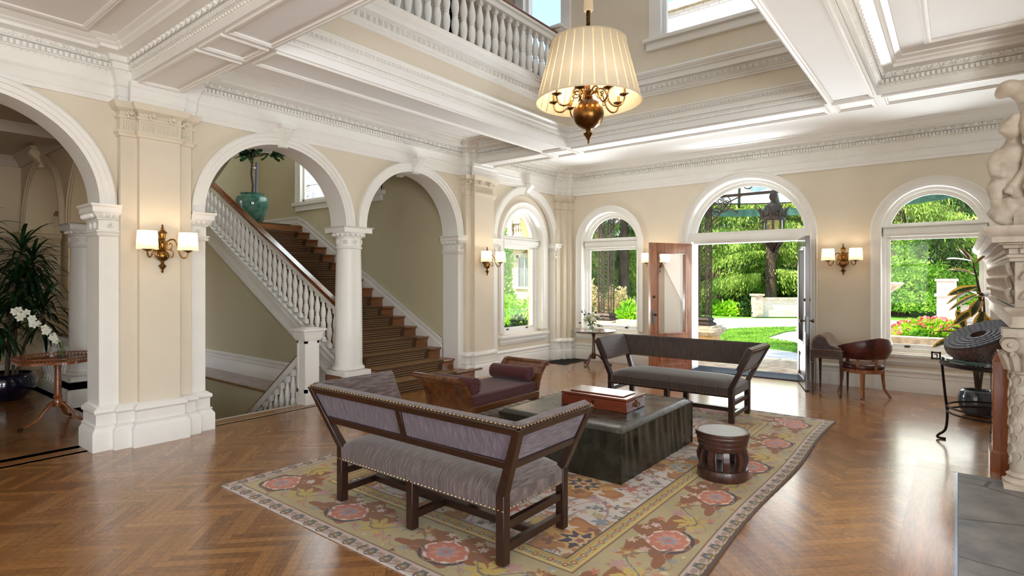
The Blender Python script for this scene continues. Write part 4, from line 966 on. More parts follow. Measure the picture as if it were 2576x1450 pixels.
# ---------------------------------------------------------------- leather ottoman with box
def leather(name, a, b, rough=.32, wr=.5):
    t = NT(name); tc = t.new('ShaderNodeTexCoord'); n1 = t.new('ShaderNodeTexNoise', i_Scale=5.0, i_Detail=5.0, i_Distortion=.7); t.link(tc.outputs['Object'], n1.inputs['Vector'])
    n2 = t.new('ShaderNodeTexNoise', i_Scale=45.0, i_Detail=4.0); t.link(tc.outputs['Object'], n2.inputs['Vector']); p = t.new('ShaderNodeBsdfPrincipled')
    t.link(t.ramp(n1.outputs[0], [(.35, lin(a)), (.7, lin(b))]), p.inputs['Base Color']); t.link(t.math('MULTIPLY_ADD', n1.outputs[0], .25, rough-.12), p.inputs['Roughness'])
    bp = t.new('ShaderNodeBump', i_Strength=wr, i_Distance=.012); t.link(t.math('MULTIPLY_ADD', n2.outputs[0], .12, n1.outputs[0]), bp.inputs['Height']); t.link(bp.outputs[0], p.inputs['Normal']); t.link(p.outputs[0], t.out.inputs[0]); return t.m
M_leather = leather('green_black_leather', (24,25,18), (50,48,37), .26, .14)
ot = thing('ottoman', 'large square ottoman in worn black green leather at the middle of the rug', 'ottoman', (-2.815, 4.985, .012))
m = MB(); hx, hy, hz = .645, .785, .445; n = 60
def side(fn, L_, ph, amp=.35):
    rows = []
    for j in range(9):
        z = hz-.035-(hz-.036)*j/8; row = []
        for i in range(n+1):
            u = i/n; ed = min(1, min(u, 1-u)*9); f = amp*(.008*math.sin(u*L_*46+ph+2.5*math.sin(u*9)+z*5)+.006*math.sin(u*L_*19+2*ph-z*7))*ed*(1.-.6*j/8)+.006*math.sin(z*9+ph)*ed
            row.append(fn(u, z, f))
        rows.append(row)
    m.grid(rows)
side(lambda u, z, f: (-hx+2*hx*u, -hy-f, z), 1.3, .3); side(lambda u, z, f: (hx+f, -hy+2*hy*u, z), 1.6, 1.7, .8); side(lambda u, z, f: (hx-2*hx*u, hy+f, z), 1.3, 2.9); side(lambda u, z, f: (-hx-f, hy-2*hy*u, z), 1.6, 4.)
m.build('skirt', M_leather, ot, smooth=80)
m = MB(); rows = []; k = 40
for j in range(k+1):
    v = -1+2*j/k; row = []
    for i in range(k+1):
        u = -1+2*i/k; e = max(abs(u), abs(v)); z = hz-.03*max(0, (e-.93)/.07)**2+.004*math.sin(u*7+2*math.sin(v*5))*math.cos(v*6)*(1-e**4)
        row.append((u*(hx+.004), v*(hy+.004), z))
    rows.append(row)
m.grid(rows); m.build('top_cover', M_leather, ot, smooth=80)
m = MB()
for sx in (-1, 1):
    for sy in (-1, 1): m.tube([(sx*(hx+.002), sy*(hy+.002), .0), (sx*(hx+.002), sy*(hy+.002), hz-.03)], .007, 6)
m.tube([(-hx-.004,-hy-.004,hz-.03),(hx+.004,-hy-.004,hz-.03),(hx+.004,hy+.004,hz-.03),(-hx-.004,hy+.004,hz-.03)], .007, 6, closed=True); m.build('piping', M_leather, ot)
M_mahog = wood_mat('polished_mahogany', (70,26,14), (122,54,32), .2, .5, axis=0, scale=4.)
bx = thing('writing_box', 'polished mahogany box with raised lid panel and brass side handle on the ottoman', 'box', (-2.765, 4.965, .457), .02)
m = MB(); m.box((-.355,-.2,.0),(.355,.2,.10)); m.build('body', M_mahog, bx, bevel=.004)
m = MB(); m.box((-.358,-.203,.104),(.358,.203,.128)); m.box((-.29,-.135,.128),(.29,.135,.138)); m.build('lid', M_mahog, bx, bevel=.005)
m = MB(); m.lathe([(.034,.0),(.034,.004),(.01,.006)], (.356,0,.06), 16, 'x'); m.tube([(.362,-.045,.062),(.372,-.05,.05),(.374,-.03,.035),(.375,0,.03),(.374,.03,.035),(.372,.05,.05),(.362,.045,.062)], .0055, 8)
for q in (-.045,.045): m.ball((.362,q,.062), .009, 8, 5)
m.build('handle', M_brass, bx)
m = MB(); m.lathe([(.014,0),(.014,.003),(.0,.004)], (0,-.2035,.065), 12, 'y'); m.box((-.012,-.204,.05),(.012,-.2,.08)); m.build('lock_plate', M_brass, bx)
# ---------------------------------------------------------------- daybed
M_walnut = wood_mat('walnut_frame', (62,32,18), (122,74,42), .25, .5, axis=1, scale=4.)
M_maroon = pmat('maroon_cloth', (82,28,32), .85, var=.16, scale=70., sheen=.15, bump=.1, bscale=220)
db_ = thing('daybed', 'walnut scroll-end daybed with maroon cushion beside the stairs', 'daybed', (-4.42, 5.10, .0118))
W2 = .335
def scroll(sg):
    pts = [(.60,.18),(.605,.30),(.625,.40),(.665,.49),(.72,.565),(.77,.61),(.81,.63)]; th = .03
    for sx in (-W2+.03, W2-.03):
        m = MB()
        for (a, b) in zip(pts[:-1], pts[1:]):
            d = Vector((b[0]-a[0], b[1]-a[1])).normalized(); nx_, nz_ = -d.y*.028, d.x*.028
            vs = []
            for xx in (sx-.03, sx+.03): vs += [(xx, (a[0]-nx_)*sg, a[1]-nz_), (xx, (a[0]+nx_)*sg, a[1]+nz_), (xx, (b[0]+nx_)*sg, b[1]+nz_), (xx, (b[0]-nx_)*sg, b[1]-nz_)]
            m.hexa(vs)
        m.build('end_post', M_walnut, db_)
    m = MB()
    rows = [[(x, y*sg, z) for y, z in pts] for x in (-W2+.03, W2-.03)]; rows2 = [[(x, (y+.02)*sg, z-.01) for y, z in pts] for x in (-W2+.03, W2-.03)]
    m.grid(rows); m.grid(rows2); m.build('end_panel', M_walnut, db_)
    m = MB(); m.lathe([(.03,-W2-.01),(.036,-W2+.02),(.036,W2-.02),(.03,W2+.01)], (0,.815*sg,.625), 16, 'x'); m.build('scroll_rail', M_walnut, db_)
scroll(1); scroll(-1)
for sx in (-1, 1):
    m = MB(); m.prism([(-.62,.235),(.62,.235),(.62,.31),(-.62,.31)], sx*W2-.014, sx*W2+.014, 'x'); m.build('side_rail', M_walnut, db_, bevel=.005)
    for sy in (-1, 1):
        m = MB(); m.hexa([(sx*(W2-.012)-.018,sy*.66-.018,.0),(sx*(W2-.012)+.018,sy*.66-.018,0),(sx*(W2-.012)+.018,sy*.66+.018,0),(sx*(W2-.012)-.018,sy*.66+.018,0),(sx*(W2-.025)-.03,sy*.59-.03,.25),(sx*(W2-.025)+.03,sy*.59-.03,.25),(sx*(W2-.025)+.03,sy*.59+.03,.25),(sx*(W2-.025)-.03,sy*.59+.03,.25)]); m.build('leg', M_walnut, db_, bevel=.006)
m = MB(); m.box((-W2+.015,-.60,.26),(W2-.015,.60,.30)); m.build('seat_board', M_walnut, db_)
m = MB(); m.box((-W2+.005,-.595,.30),(W2-.005,.595,.425)); m.build('cushion', M_maroon, db_, bevel=.03, bseg=4)
m = MB(); 
for z in (.312,.413): m.tube([(-W2+.002,-.597,z),(W2-.002,-.597,z),(W2-.002,.597,z),(-W2+.002,.597,z)], .006, 6, closed=True)
m.build('piping', M_maroon, db_)
def bolster(y, lab):
    o = thing('bolster', lab, 'bolster', (-4.42, 5.10+y, .437), 0, 'round bolsters on the daybed'); m = MB(); r = .092; z = r+.002
    m.lathe([(r*.96,-.285),(r,-.275),(r,.275),(r*.96,.285)], (0,0,z), 28, 'x'); m.build('roll', M_maroon, o)
    for sg in (-1, 1):
        m = MB()
        for k in range(16):
            a = 2*PI*k/16; m.tube([(sg*.285, r*.9*math.cos(a), z+r*.9*math.sin(a)), (sg*.297, r*.55*math.cos(a), z+r*.55*math.sin(a)), (sg*.288, r*.15*math.cos(a), z+r*.15*math.sin(a))], [.017,.013,.006], 6)
        m.ball((sg*.296,0,z), .018, 10, 6); m.build('gathered_end', M_maroon, o)
bolster(-.50, 'round maroon bolster at the near scroll end of the daybed'); bolster(.50, 'round maroon bolster at the far scroll end of the daybed')
# ---------------------------------------------------------------- carved stool
M_stool = wood_mat('carved_dark_wood', (38,20,16), (78,46,36), .4, .25, axis=2, scale=5.)
M_stop = wood_mat('worn_stool_top', (88,62,44), (146,114,84), .6, .0, axis=0, scale=6.)
so_ = thing('carved_stool', 'round carved dark wood drum stool with open slatted waist on the rug', 'stool', (-1.585, 4.93, .012))
m = MB(); m.lathe([(.20,0),(.208,.015),(.205,.075),(.20,.085),(.17,.09)], seg=40); m.build('base', M_stool, so_)
m = MB(); m.lathe([(.17,.235),(.188,.245),(.198,.28),(.203,.283),(.203,.29),(.2,.294),(.206,.318),(.211,.321),(.211,.328),(.208,.332),(.216,.355),(.221,.358),(.221,.366),(.219,.37),(.224,.39),(.223,.398),(.205,.394)], seg=48); m.build('seat_drum', M_stool, so_)
m = MB(); m.lathe([(.0,.388),(.1,.389),(.19,.393),(.21,.396),(.214,.397)], seg=48, caps=False); m.build('seat_top', M_stop, so_)
for k in range(10):
    a = 2*PI*k/10+.15; m = MB(); c, s_ = math.cos(a), math.sin(a); w = .024
    pr_ = [(.17,.08,.014),(.188,.15,.02),(.192,.19,.02),(.178,.25,.016)]
    rows = []
    for r, z, d in pr_:
        rows.append([((r-d)*c+s_*w, (r-d)*s_-c*w, z), ((r+d)*c+s_*w, (r+d)*s_-c*w, z), ((r+d)*c-s_*w, (r+d)*s_+c*w, z), ((r-d)*c-s_*w, (r-d)*s_+c*w, z)])
    m.grid(rows, closeu=True); m.build('slat', M_stool, so_)
# ---------------------------------------------------------------- tripod tables
M_rdwood = wood_mat('dark_mahogany_table', (48,22,14), (104,52,34), .2, .6, axis=0, scale=4.)
def tripod(t, R, Hh, top, foot_a, spread=.33, mat=None, r0=.034):
    mat = mat or M_rdwood
    m = MB(); m.lathe([(r0*1.3,.12),(r0*1.45,.16),(r0*1.5,.2),(r0*1.1,.22),(r0*1.35,.235),(r0*1.1,.25),(r0*.95,.27),(r0*.8,.45),(r0*.75,Hh-.1),(r0*1.1,Hh-.09),(r0*1.1,Hh-.075),(r0*.9,Hh-.06),(r0*1.6,Hh-.03)], seg=20); m.build('pedestal', mat, t)
    for k in range(3):
        a = foot_a+2*PI*k/3; c, s_ = math.cos(a), math.sin(a); m = MB()
        pts = [(.02,.19),(.06,.20),(.11,.18),(.16,.12),(.21,.065),(.26,.03),(spread,.014)]
        m.tube(cr([(r*c, r*s_, z) for r, z in pts], 3), [.03-.013*min(1, i/13) for i in range(19)], 8, flat=.75); m.ball((spread*c, spread*s_, .016), .026, 10, 6, (1.3,1.3,.6)); m.build('leg', mat, t)
tt = thing('tilt_top_table', 'small round dark tilt-top tripod table in the corner holding white flowers', 'table', (-5.68, 9.83, 0))
m = MB(); m.lathe([(.0,.655),(.40,.655),(.43,.66),(.445,.672),(.44,.684),(.42,.68),(.0,.678)], seg=56, caps=False); m.build('table_top', M_rdwood, tt); tripod(tt, .44, .655, None, .55)
gt = thing('gallery_table', 'mahogany tripod table with pierced scalloped tray top in the left gallery', 'table', (-8.33, 1.93, 0))
M_gal = wood_mat('red_mahogany', (82,40,22), (150,84,48), .2, .6, axis=0, scale=4.)
def lob(a, r0): return r0*(1+.055*math.cos(6*a))
m = MB(); n = 72
top = [(lob(2*PI*k/n,.41)*math.cos(2*PI*k/n), lob(2*PI*k/n,.41)*math.sin(2*PI*k/n)) for k in range(n)]; m.prism(top, .735, .757); m.build('tray', M_gal, gt)
m = MB()
for z in (.757,.797): 
    pts = [(x*1.0, y*1.0, z+.004) for x, y in top]; m.tube(pts, .006, 6, closed=True)
for k in range(n):
    x, y = top[k]; x2, y2 = top[(k+1) % n]; m.tube([(x,y,.76),(x2,y2,.797)], .004, 5, caps=False); m.tube([(x2,y2,.76),(x,y,.797)], .004, 5, caps=False)
m.build('pierced_gallery', M_gal, gt)
m = MB(); m.lathe([(.045,.20),(.05,.24),(.05,.28),(.036,.30),(.048,.32),(.035,.34),(.036,.36),(.033,.66),(.04,.665),(.04,.68),(.03,.69),(.06,.735)], seg=24); m.build('pedestal', M_gal, gt)
for a in (-1.25, 2.6, .65):
    c, s_ = math.cos(a), math.sin(a); m = MB(); m.tube(cr([(r*c, r*s_, z) for r, z in ((.02,.25),(.08,.24),(.15,.17),(.22,.09),(.30,.045),(.36,.03))], 3), [.042-.027*i/15 for i in range(16)], 8, flat=.6); m.build('leg', M_gal, gt)
    m = MB(); m.ball((.385*c,.385*s_,.022), .022, 10, 6, (1.3,1.3,.9)); m.build('brass_toe', M_bronze, gt)
# ---------------------------------------------------------------- cylinder desk and chair
M_desk = wood_mat('ebonised_wood', (40,28,30), (74,54,52), .25, .5, axis=1, scale=5.)
dk = thing('cylinder_desk', 'small ebonised desk with cylinder top and gilt lines beside the door', 'desk', (-1.50, 9.61, 0))
m = MB(); m.box((-.20,-.32,.545),(.20,.32,.66)); m.build('case', M_desk, dk, bevel=.003)
m = MB(); m.box((-.21,-.33,.66),(.21,.33,.675)); m.build('top_board', M_desk, dk, bevel=.003)
m = MB(); poly = [(-.195,.675)]+[(-.195+.11-.11*math.cos(PI*k/16), .735+.145*math.sin(PI*k/16)) for k in range(0, 15)]+[(.05,.745),(.195,.70),(.195,.675)]
m.prism(poly, -.31, .31, 'y'); m.build('cylinder_body', M_desk, dk)
m = MB(); 
for k in range(1, 15):
    a = PI*k/16; m.box((-.195+.11-.112*math.cos(a)-.004, -.295, .735+.147*math.sin(a)-.003), (-.195+.11-.112*math.cos(a)+.004, .295, .735+.147*math.sin(a)+.003))
m.build('tambour', wood_mat('tambour_wood', (110,78,60), (170,130,104), .35, .4, axis=1), dk)
m = MB()
def gl(a, b): m.tube([a, b], .0028, 5)
for y in (-.3315,):
    for (x0, z0), (x1, z1) in (((-.16,.565),(.16,.565)),((.16,.565),(.16,.645)),((.16,.645),(-.16,.645)),((-.16,.645),(-.16,.565))): gl((x0,-.3215,z0),(x1,-.3215,z1))
gl((-.21,-.331,.668),(.21,-.331,.668)); gl((.211,-.33,.668),(.211,.33,.668))
for k in range(len(poly)-1): gl((poly[k][0]*.93,-.3115,.69+(poly[k][1]-.69)*.93),(poly[k+1][0]*.93,-.3115,.69+(poly[k+1][1]-.69)*.93))
for (y0, z0), (y1, z1) in (((-.2,.57),(.2,.57)),((.2,.57),(.2,.64)),((.2,.64),(-.2,.64)),((-.2,.64),(-.2,.57))): gl((.2015,y0,z0),(.2015,y1,z1))
m.build('gilt_line', M_nail, dk)
for sx in (-1, 1):
    for sy in (-1, 1):
        m = MB(); m.box((sx*.185-.022,sy*.305-.022,.50),(sx*.185+.022,sy*.305+.022,.66)); m.lathe([(.006,0),(.011,.01),(.013,.06),(.021,.46),(.027,.475),(.023,.49),(.026,.5)], (sx*.185,sy*.305,0), 12); m.build('leg', M_desk, dk)
M_cleather = leather('oxblood_leather', (48,18,18), (98,46,36), .3, .2)
M_fruit = wood_mat('fruitwood', (110,64,36), (168,110,66), .3, .4, axis=2)
dc = thing('desk_chair', 'curved back desk chair in brown oxblood leather drawn up to the small desk', 'chair', (-1.10, 9.70, 0), math.radians(135))
# local: sitter looks to +x, barrel back around -x
m = MB(); n = 40
seat = [(.24*math.cos(2*PI*k/n)*(1.0+.12*abs(math.sin(4*PI*k/n))), .24*math.sin(2*PI*k/n)*(1.0+.12*abs(math.sin(4*PI*k/n)))) for k in range(n)]
m.prism(seat, .345, .40); m.build('seat_rail', M_fruit, dc, bevel=.006)
m = MB(); rows = []
for r, z in ((1.0,.40),(1.03,.41),(1.04,.44),(1.0,.465),(.9,.475),(.5,.485),(.05,.487)): rows.append([(x*r, y*r, z) for x, y in seat])
m.grid(rows, closeu=True); m.build('seat', M_cleather, dc, smooth=60)
m = MB(); rows_o = []; rows = []
for i in range(33):
    a = math.radians(60+240*i/32); q = abs(i/16-1); top = .86-.14*min(1, q*1.25)**1.4; bot = .55; fl = 1+.10*q
    r = .255*(1+.06*abs(math.sin(2*a))); row = []
    for (dr, z) in ((0,bot),(.03,bot+.01),(.05+.03*1,bot+.5*(top-bot)),(.085,top-.02),(.075,top+.008),(.05,top),(.035,bot+.5*(top-bot)),(-.012,bot+.01)):
        row.append(((r+dr)*math.cos(a)*fl, (r+dr)*math.sin(a)*fl, z))
    rows.append(row)
m.grid(rows, closeu=True); f = tuple(range(8)); m.add(rows[0], [f]); m.add(rows[-1], [f[::-1]]); m.build('barrel_back', M_cleather, dc, smooth=60)
for a in (70, 130, 180, 230, 290):
    a = math.radians(a); c, s_ = math.cos(a)*.26, math.sin(a)*.26; m = MB(); m.beam((c,s_,.37),(c*1.06,s_*1.06,.58),.035,.022,up=(math.cos(a),math.sin(a),0)); m.build('back_support', M_fruit, dc, bevel=.004)
for a, sp in ((42,1.2),(-42,1.2),(140,1.35),(-140,1.35)):
    a = math.radians(a); c, s_ = math.cos(a)*.26, math.sin(a)*.26; m = MB(); m.tube([(c*.97,s_*.97,.39),(c*1.0,s_*1.0,.25),(c*1.06,s_*1.06,.12),(c*sp,s_*sp,.002)], [.026,.022,.018,.015], 8); m.build('leg', M_fruit, dc)
# ---------------------------------------------------------------- floor grate
gr_ = thing('floor_grate', 'flat black metal floor grate lying in the room corner', 'grate', (-6.38, 9.90, 0))
m = MB(); 
for k in range(20): m.box((-.22+.0232*k,-.38,.002),(-.214+.0232*k,.38,.010))
for k in range(30): m.box((-.22,-.38+.0262*k,.002),(.227,-.374+.0262*k,.009))
m.build('lattice', pmat('black_iron', (38,38,40), .5, metal=.6, var=.2), gr_); m = MB(); sweep(m, [(0,.001),(0,.012),(.025,.012),(.025,.001)], [(-.23,-.39),(.235,-.39),(.235,.40),(-.23,.40)], closed=True); m.build('frame', MATS['black_iron'], gr_)
m = MB(); m.box((-.23,-.39,.0005),(.235,.40,.0015)); m.build('duct_cover', pmat('dull_black', (16,16,17), .9), gr_)  # plain near-black sheet under the whole lattice
# ---------------------------------------------------------------- lampshade cloth: lit from inside by real bulbs
def cloth_shade(name, rgb, trl, pleats=0, trl2=.85):
    t = NT(name); d = t.new('ShaderNodeBsdfDiffuse'); l = t.new('ShaderNodeBsdfTranslucent'); nz = t.new('ShaderNodeTexNoise', i_Scale=160.0, i_Detail=2.0)
    tc = t.new('ShaderNodeTexCoord'); mp_ = t.new('ShaderNodeMapping'); mp_.inputs['Scale'].default_value = (1,1,.15); t.link(tc.outputs['Object'], mp_.inputs[0]); t.link(mp_.outputs[0], nz.inputs['Vector'])
    c = t.ramp(nz.outputs[0], [(.3, lin(rgb)), (.7, tuple(v*.9 for v in lin(rgb)))]); t.link(c, d.inputs[0]); t.link(c, l.inputs[0])
    mx = t.new('ShaderNodeMixShader', i_0=trl); t.link(d.outputs[0], mx.inputs[1]); t.link(l.outputs[0], mx.inputs[2])
    if pleats:
        s = t.new('ShaderNodeSeparateXYZ'); t.link(tc.outputs['Object'], s.inputs[0]); a = t.math('ARCTAN2', s.outputs[1], s.outputs[0])
        f = t.math('FRACT', t.math('MULTIPLY', t.math('ADD', a, 7.), pleats/(2*PI))); k = t.math('LESS_THAN', f, .11)
        t.link(t.math('MULTIPLY_ADD', k, trl2-trl, trl), mx.inputs[0])
    t.link(mx.outputs[0], t.out.inputs[0]); return t.m
M_shade = cloth_shade('cream_shade', (250,240,220), .55)
M_pleat = cloth_shade('pleated_linen', (226,214,190), .13, 28, .8)
M_bulb = glow_mat('lit_bulb', (255,214,150), 14.)
SCB = []
def sconce(loc, rz, label):
    s = thing('wall_sconce', label, 'wall lamp', loc, rz, 'brass wall sconces')     # local: wall behind at x=0, faces +x
    m = MB(); m.lathe([(.0,0),(.075,.0),(.078,.008),(.06,.016),(.02,.02)], (0,0,.02), 24, 'x'); 
    m.build('backplate', M_brass, s); m.v and None
    m = MB(); m.lathe([(.004,-.265),(.012,-.25),(.006,-.235),(.016,-.225),(.034,-.195),(.036,-.185),(.012,-.17),(.018,-.155),(.014,-.145)], (.07,0,0), 16)
    m.ball((.07,0,-.085), .062, 20, 12); m.lathe([(.018,-.03),(.024,-.02),(.018,-.01),(.03,0),(.032,.04),(.02,.05),(.024,.06),(.018,.075),(.026,.09),(.03,.12),(.032,.145),(.046,.15),(.04,.16),(.024,.175),(.012,.185),(.016,.195),(.008,.21),(.010,.222),(.004,.24)], (.07,0,0), 16)
    m.tube([(0,0,.02),(.07,0,.02)], .014, 10); m.build('stem', M_brass, s)
    for sg in (-1, 1):
        cx, cy_ = .215, .19*sg; m = MB()
        def q(u, z): return (.07+(cx-.07)*u, cy_*u, z)
        m.tube(cr([q(.1,.03),q(.25,.075),q(.42,.085),q(.53,.06),q(.60,0),q(.66,-.06),q(.78,-.105),q(.92,-.10),q(1,-.06),q(1,-.03)]), .008, 8)
        m.tube(cr([q(.12,.02),q(.2,-.02),q(.32,-.02),q(.38,.02),q(.32,.05),q(.27,.03)]), .006, 6); m.tube(cr([q(.30,-.02),q(.42,-.05),q(.40,-.095),q(.30,-.1),q(.29,-.075)]), .006, 6)
        m.build('arm', M_brass, s); m = MB(); m.lathe([(.008,-.035),(.014,-.03),(.045,-.012),(.048,-.006),(.012,-.004),(.012,.03)], (cx,cy_,-.02), 16); m.build('bobeche', M_brass, s)
        m = MB(); m.lathe([(.098,-.03),(.086,.155)], (cx,cy_,-.0), 28, caps=False); m.build('lamp_shade', M_shade, s)
        m = MB(); m.ball((cx,cy_,.055), .022, 10, 8, (1,1,1.4)); m.build('bulb', M_bulb, s); SCB.append((s, (cx,cy_,.10)))
    return s
sconce((-6.565, 2.375, 2.03), 0, 'two-arm brass wall sconce on the big pilaster left of the stairs')
sconce((-6.565, 7.545, 2.03), 0, 'two-arm brass wall sconce on the pilaster between stairs and arched window')
sconce((-1.435, YW-.002, 2.03), -PI/2, 'two-arm brass wall sconce between the open door and the window on its right')
sconce((-4.545, YW-.002, 2.05), -PI/2, 'two-arm brass wall sconce half hidden behind the open glazed door leaf')
# ---------------------------------------------------------------- chandelier
chd = thing('chandelier', 'large hanging chandelier with pleated cream drum shade and brass ball', 'chandelier', (-2.92, 4.95, 3.06))
m = MB(); m.lathe([(.526,.42),(.372,1.02)], seg=104, caps=False); m.build('lamp_shade', M_pleat, chd)
for r, z in ((.528,.42),(.373,1.02)): m = MB(); m.tube([(r*math.cos(2*PI*k/64), r*math.sin(2*PI*k/64), z) for k in range(64)], .007, 6, closed=True); m.build('shade_trim', M_shade, chd)
m = MB(); m.lathe([(.006,0),(.012,.02),(.008,.035),(.02,.06),(.045,.095),(.05,.105),(.02,.125),(.028,.14),(.022,.155)], seg=20); m.ball((0,0,.30), .155, 36, 20); m.lathe([(.03,.45),(.05,.47),(.03,.5),(.045,.53),(.02,.56),(.018,1.1)], seg=16); m.build('ball_stem', pmat('chandelier_bronze', (136,96,50), .28, metal=1., var=.25, scale=9, rgb2=(88,60,32)), chd)
for k in range(8):
    a = 2*PI*k/8+.3; c, s_ = math.cos(a), math.sin(a); m = MB(); q = lambda r, z: (r*c, r*s_, z)
    m.tube(cr([q(.03,.50),q(.10,.545),q(.16,.53),q(.19,.47),q(.215,.40),q(.27,.355),q(.33,.365),q(.36,.42),q(.36,.45)]), .009, 8); m.tube(cr([q(.08,.53),q(.10,.49),q(.14,.48),q(.155,.505),q(.13,.52)]), .006, 6); m.tube(cr([q(.19,.47),q(.17,.43),q(.18,.41),q(.2,.42)]), .005, 6)
    m.build('arm', M_brass, chd); m = MB(); m.lathe([(.01,.44),(.05,.455),(.052,.462),(.014,.464),(.014,.53)], (.36*c,.36*s_,0), 12); m.build('candle_cup', M_brass, chd)
    m = MB(); m.ball((.36*c,.36*s_,.565), .022, 8, 6, (1,1,1.6)); m.build('bulb', M_bulb, chd)
m = MB(); m.tube([(0,0,1.0),(0,0,1.36)], .022, 10); m.build('rod', M_brass, chd)
m = MB(); m.lathe([(.045,1.34),(.05,1.35),(.034,1.6),(.04,2.2),(.034,2.8),(.04,3.6),(.034,4.3)], seg=14); m.build('chain_sleeve', M_shade, chd)
# ---------------------------------------------------------------- entrance door leaves
M_door = wood_mat('door_mahogany', (96,48,28), (168,108,72), .28, .5, axis=2, scale=4.)
M_door2 = wood_mat('door_dark_mahogany', (36,18,13), (66,36,26), .28, .5, axis=2, scale=4.)
M_dglass = glass_mat('door_glass', fac=.16)
def leaf(n, loc, rz, W=.97, Hh=2.345, flip=1, mat=None):
    d = struct('door_%d' % n, loc); d.rotation_euler = (0,0,rz); m = MB(); t = .03; mat = mat or M_door
    for x0, x1, z0, z1 in ((0,.14,0,Hh),(W-.16,W,0,Hh),(.14,W-.16,0,.14),(.14,W-.16,.52,.68),(.14,W-.16,Hh-.17,Hh)): m.box((x0,-t,z0),(x1,t,z1))
    m.build('stile_frame', mat, d, bevel=.004)
    m = MB(); m.box((.14,-.012,.14),(W-.16,.012,.52)); m.box((.2,-.02,.2),(W-.22,.02,.46)); m.build('lower_panel', mat, d, bevel=.006)
    m = MB(); 
    for x0, x1, z0, z1 in ((.14,.17,.68,Hh-.17),(W-.19,W-.16,.68,Hh-.17),(.17,W-.19,.68,.71),(.17,W-.19,Hh-.2,Hh-.17)): m.box((x0,-.036,z0),(x1,.036,z1))
    m.build('glazing_bead', mat, d, bevel=.008)
    m = MB(); m.add([(.17,0,.7),(W-.19,0,.7),(W-.19,0,Hh-.19),(.17,0,Hh-.19)],[(0,1,2,3)]); m.build('glass', M_dglass, d)
    hx = W-.075; M_pl = MATS.get('pewter') or pmat('pewter', (112,116,118), .35, metal=.9, var=.1)
    for sy in (-1, 1):
        m = MB(); m.box((hx-.028,sy*t,.88) if sy > 0 else (hx-.028,-t-.006,.88),(hx+.028,t+.006,1.12) if sy > 0 else (hx+.028,-t,1.12)); m.build('lock_plate', M_pl, d, bevel=.002)
        m = MB(); m.lathe([(.012,0),(.012,.03),(.027,.04),(.03,.052),(.02,.064),(.0,.066)] if sy > 0 else [(.012,0),(.012,-.03),(.027,-.04),(.03,-.052),(.02,-.064),(.0,-.066)], (hx,sy*(t+.006),1.05), 16, 'y'); m.build('door_knob', M_bronze, d)
        m = MB(); m.lathe([(.024,0),(.026,.012),(.018,.02),(.0,.022)] if sy > 0 else [(.024,0),(.026,-.012),(.018,-.02),(.0,-.022)], (hx-.005,sy*t,1.37), 16, 'y'); m.build('bolt_knob', M_bronze, d)
    m = MB(); m.box((W-.0005,-.014,.86),(W+.003,.014,1.12)); m.build('edge_plate', M_pl, d)
    m = MB(); y0, y1 = (-t-.06, -t) if flip > 0 else (t, t+.06); m.box((.02,y0,Hh-.10),(.25,y1,Hh-.05)); m.build('door_closer', M_dark, d, bevel=.008); m = MB(); m.tube([(.1,(y0+y1)/2,Hh-.07),(-.05,(y0+y1)/2-.02*flip,Hh-.03)], .008, 6); m.build('closer_arm', M_dark, d)
    return d
leaf(1, (-3.915, 10.37, .015), math.radians(180+64)); leaf(2, (-2.07, 10.37, .015), math.radians(-72), W=.92, flip=-1, mat=M_door2)
m = MB(); m.box((-4.0,10.36,0),(-3.905,10.72,2.40)); m.box((-2.065,10.36,0),(-1.935,10.72,2.40)); m.build('trim_6', M_white, kind='structure')
# threshold mat
md = thing('door_mat', 'long dark blue ribbed mat lying across the open entrance doorway', 'mat', (-2.95, 10.62, 0)); m = MB(); m.box((-1.0,-.30,.0),(1.0,.32,.018))
for k in range(30): m.box((-1.,-.30+.0205*k,.018),(1.,-.293+.0205*k,.022))
m.build('ribbed_mat', pmat('blue_rubber', (52,62,84), .45, var=.15, scale=30), md)
# ---------------------------------------------------------------- chimneypiece
def stone(name, a, b, carve=0.):
    t = NT(name); tc = t.new('ShaderNodeTexCoord'); n = t.new('ShaderNodeTexNoise', i_Scale=9.0, i_Detail=5.0); t.link(tc.outputs['Object'], n.inputs['Vector']); p = t.new('ShaderNodeBsdfPrincipled'); p.inputs['Roughness'].default_value = .8
    t.link(t.ramp(n.outputs[0], [(.3, lin(a)), (.7, lin(b))]), p.inputs['Base Color']); v = t.new('ShaderNodeTexVoronoi', i_Scale=16.0, feature='SMOOTH_F1'); t.link(tc.outputs['Object'], v.inputs['Vector'])
    bp = t.new('ShaderNodeBump', i_Strength=carve+.15, i_Distance=.03); t.link(t.math('MULTIPLY_ADD', n.outputs[0], .3, v.outputs['Distance']) if carve else n.outputs[0], bp.inputs['Height']); t.link(bp.outputs[0], p.inputs['Normal']); t.link(p.outputs[0], t.out.inputs[0]); return t.m
M_stone = stone('carved_limestone', (206,196,182), (176,162,146)); M_relief = stone('relief_limestone', (198,186,170), (160,146,130), .9)
fp = thing('fireplace', 'carved pale stone chimneypiece with leafy column and figures at the room edge', 'fireplace', (.8, 6.9, 0)); FO = Vector((.8, 6.9, 0))
def fm(): q = MB(); q.M = Matrix.Translation(-FO); return q
fpath = [(.345, 10.3), (.345, 6.10), (1.9, 6.10)]
m = fm(); sweep(m, [(-.06,1.30),(.0,1.30),(.015,1.31),(.0,1.335),(0,1.40),(.01,1.405),(.02,1.42),(.045,1.45),(.05,1.47),(0,1.475)], fpath); m.build('architrave', M_stone, fp)
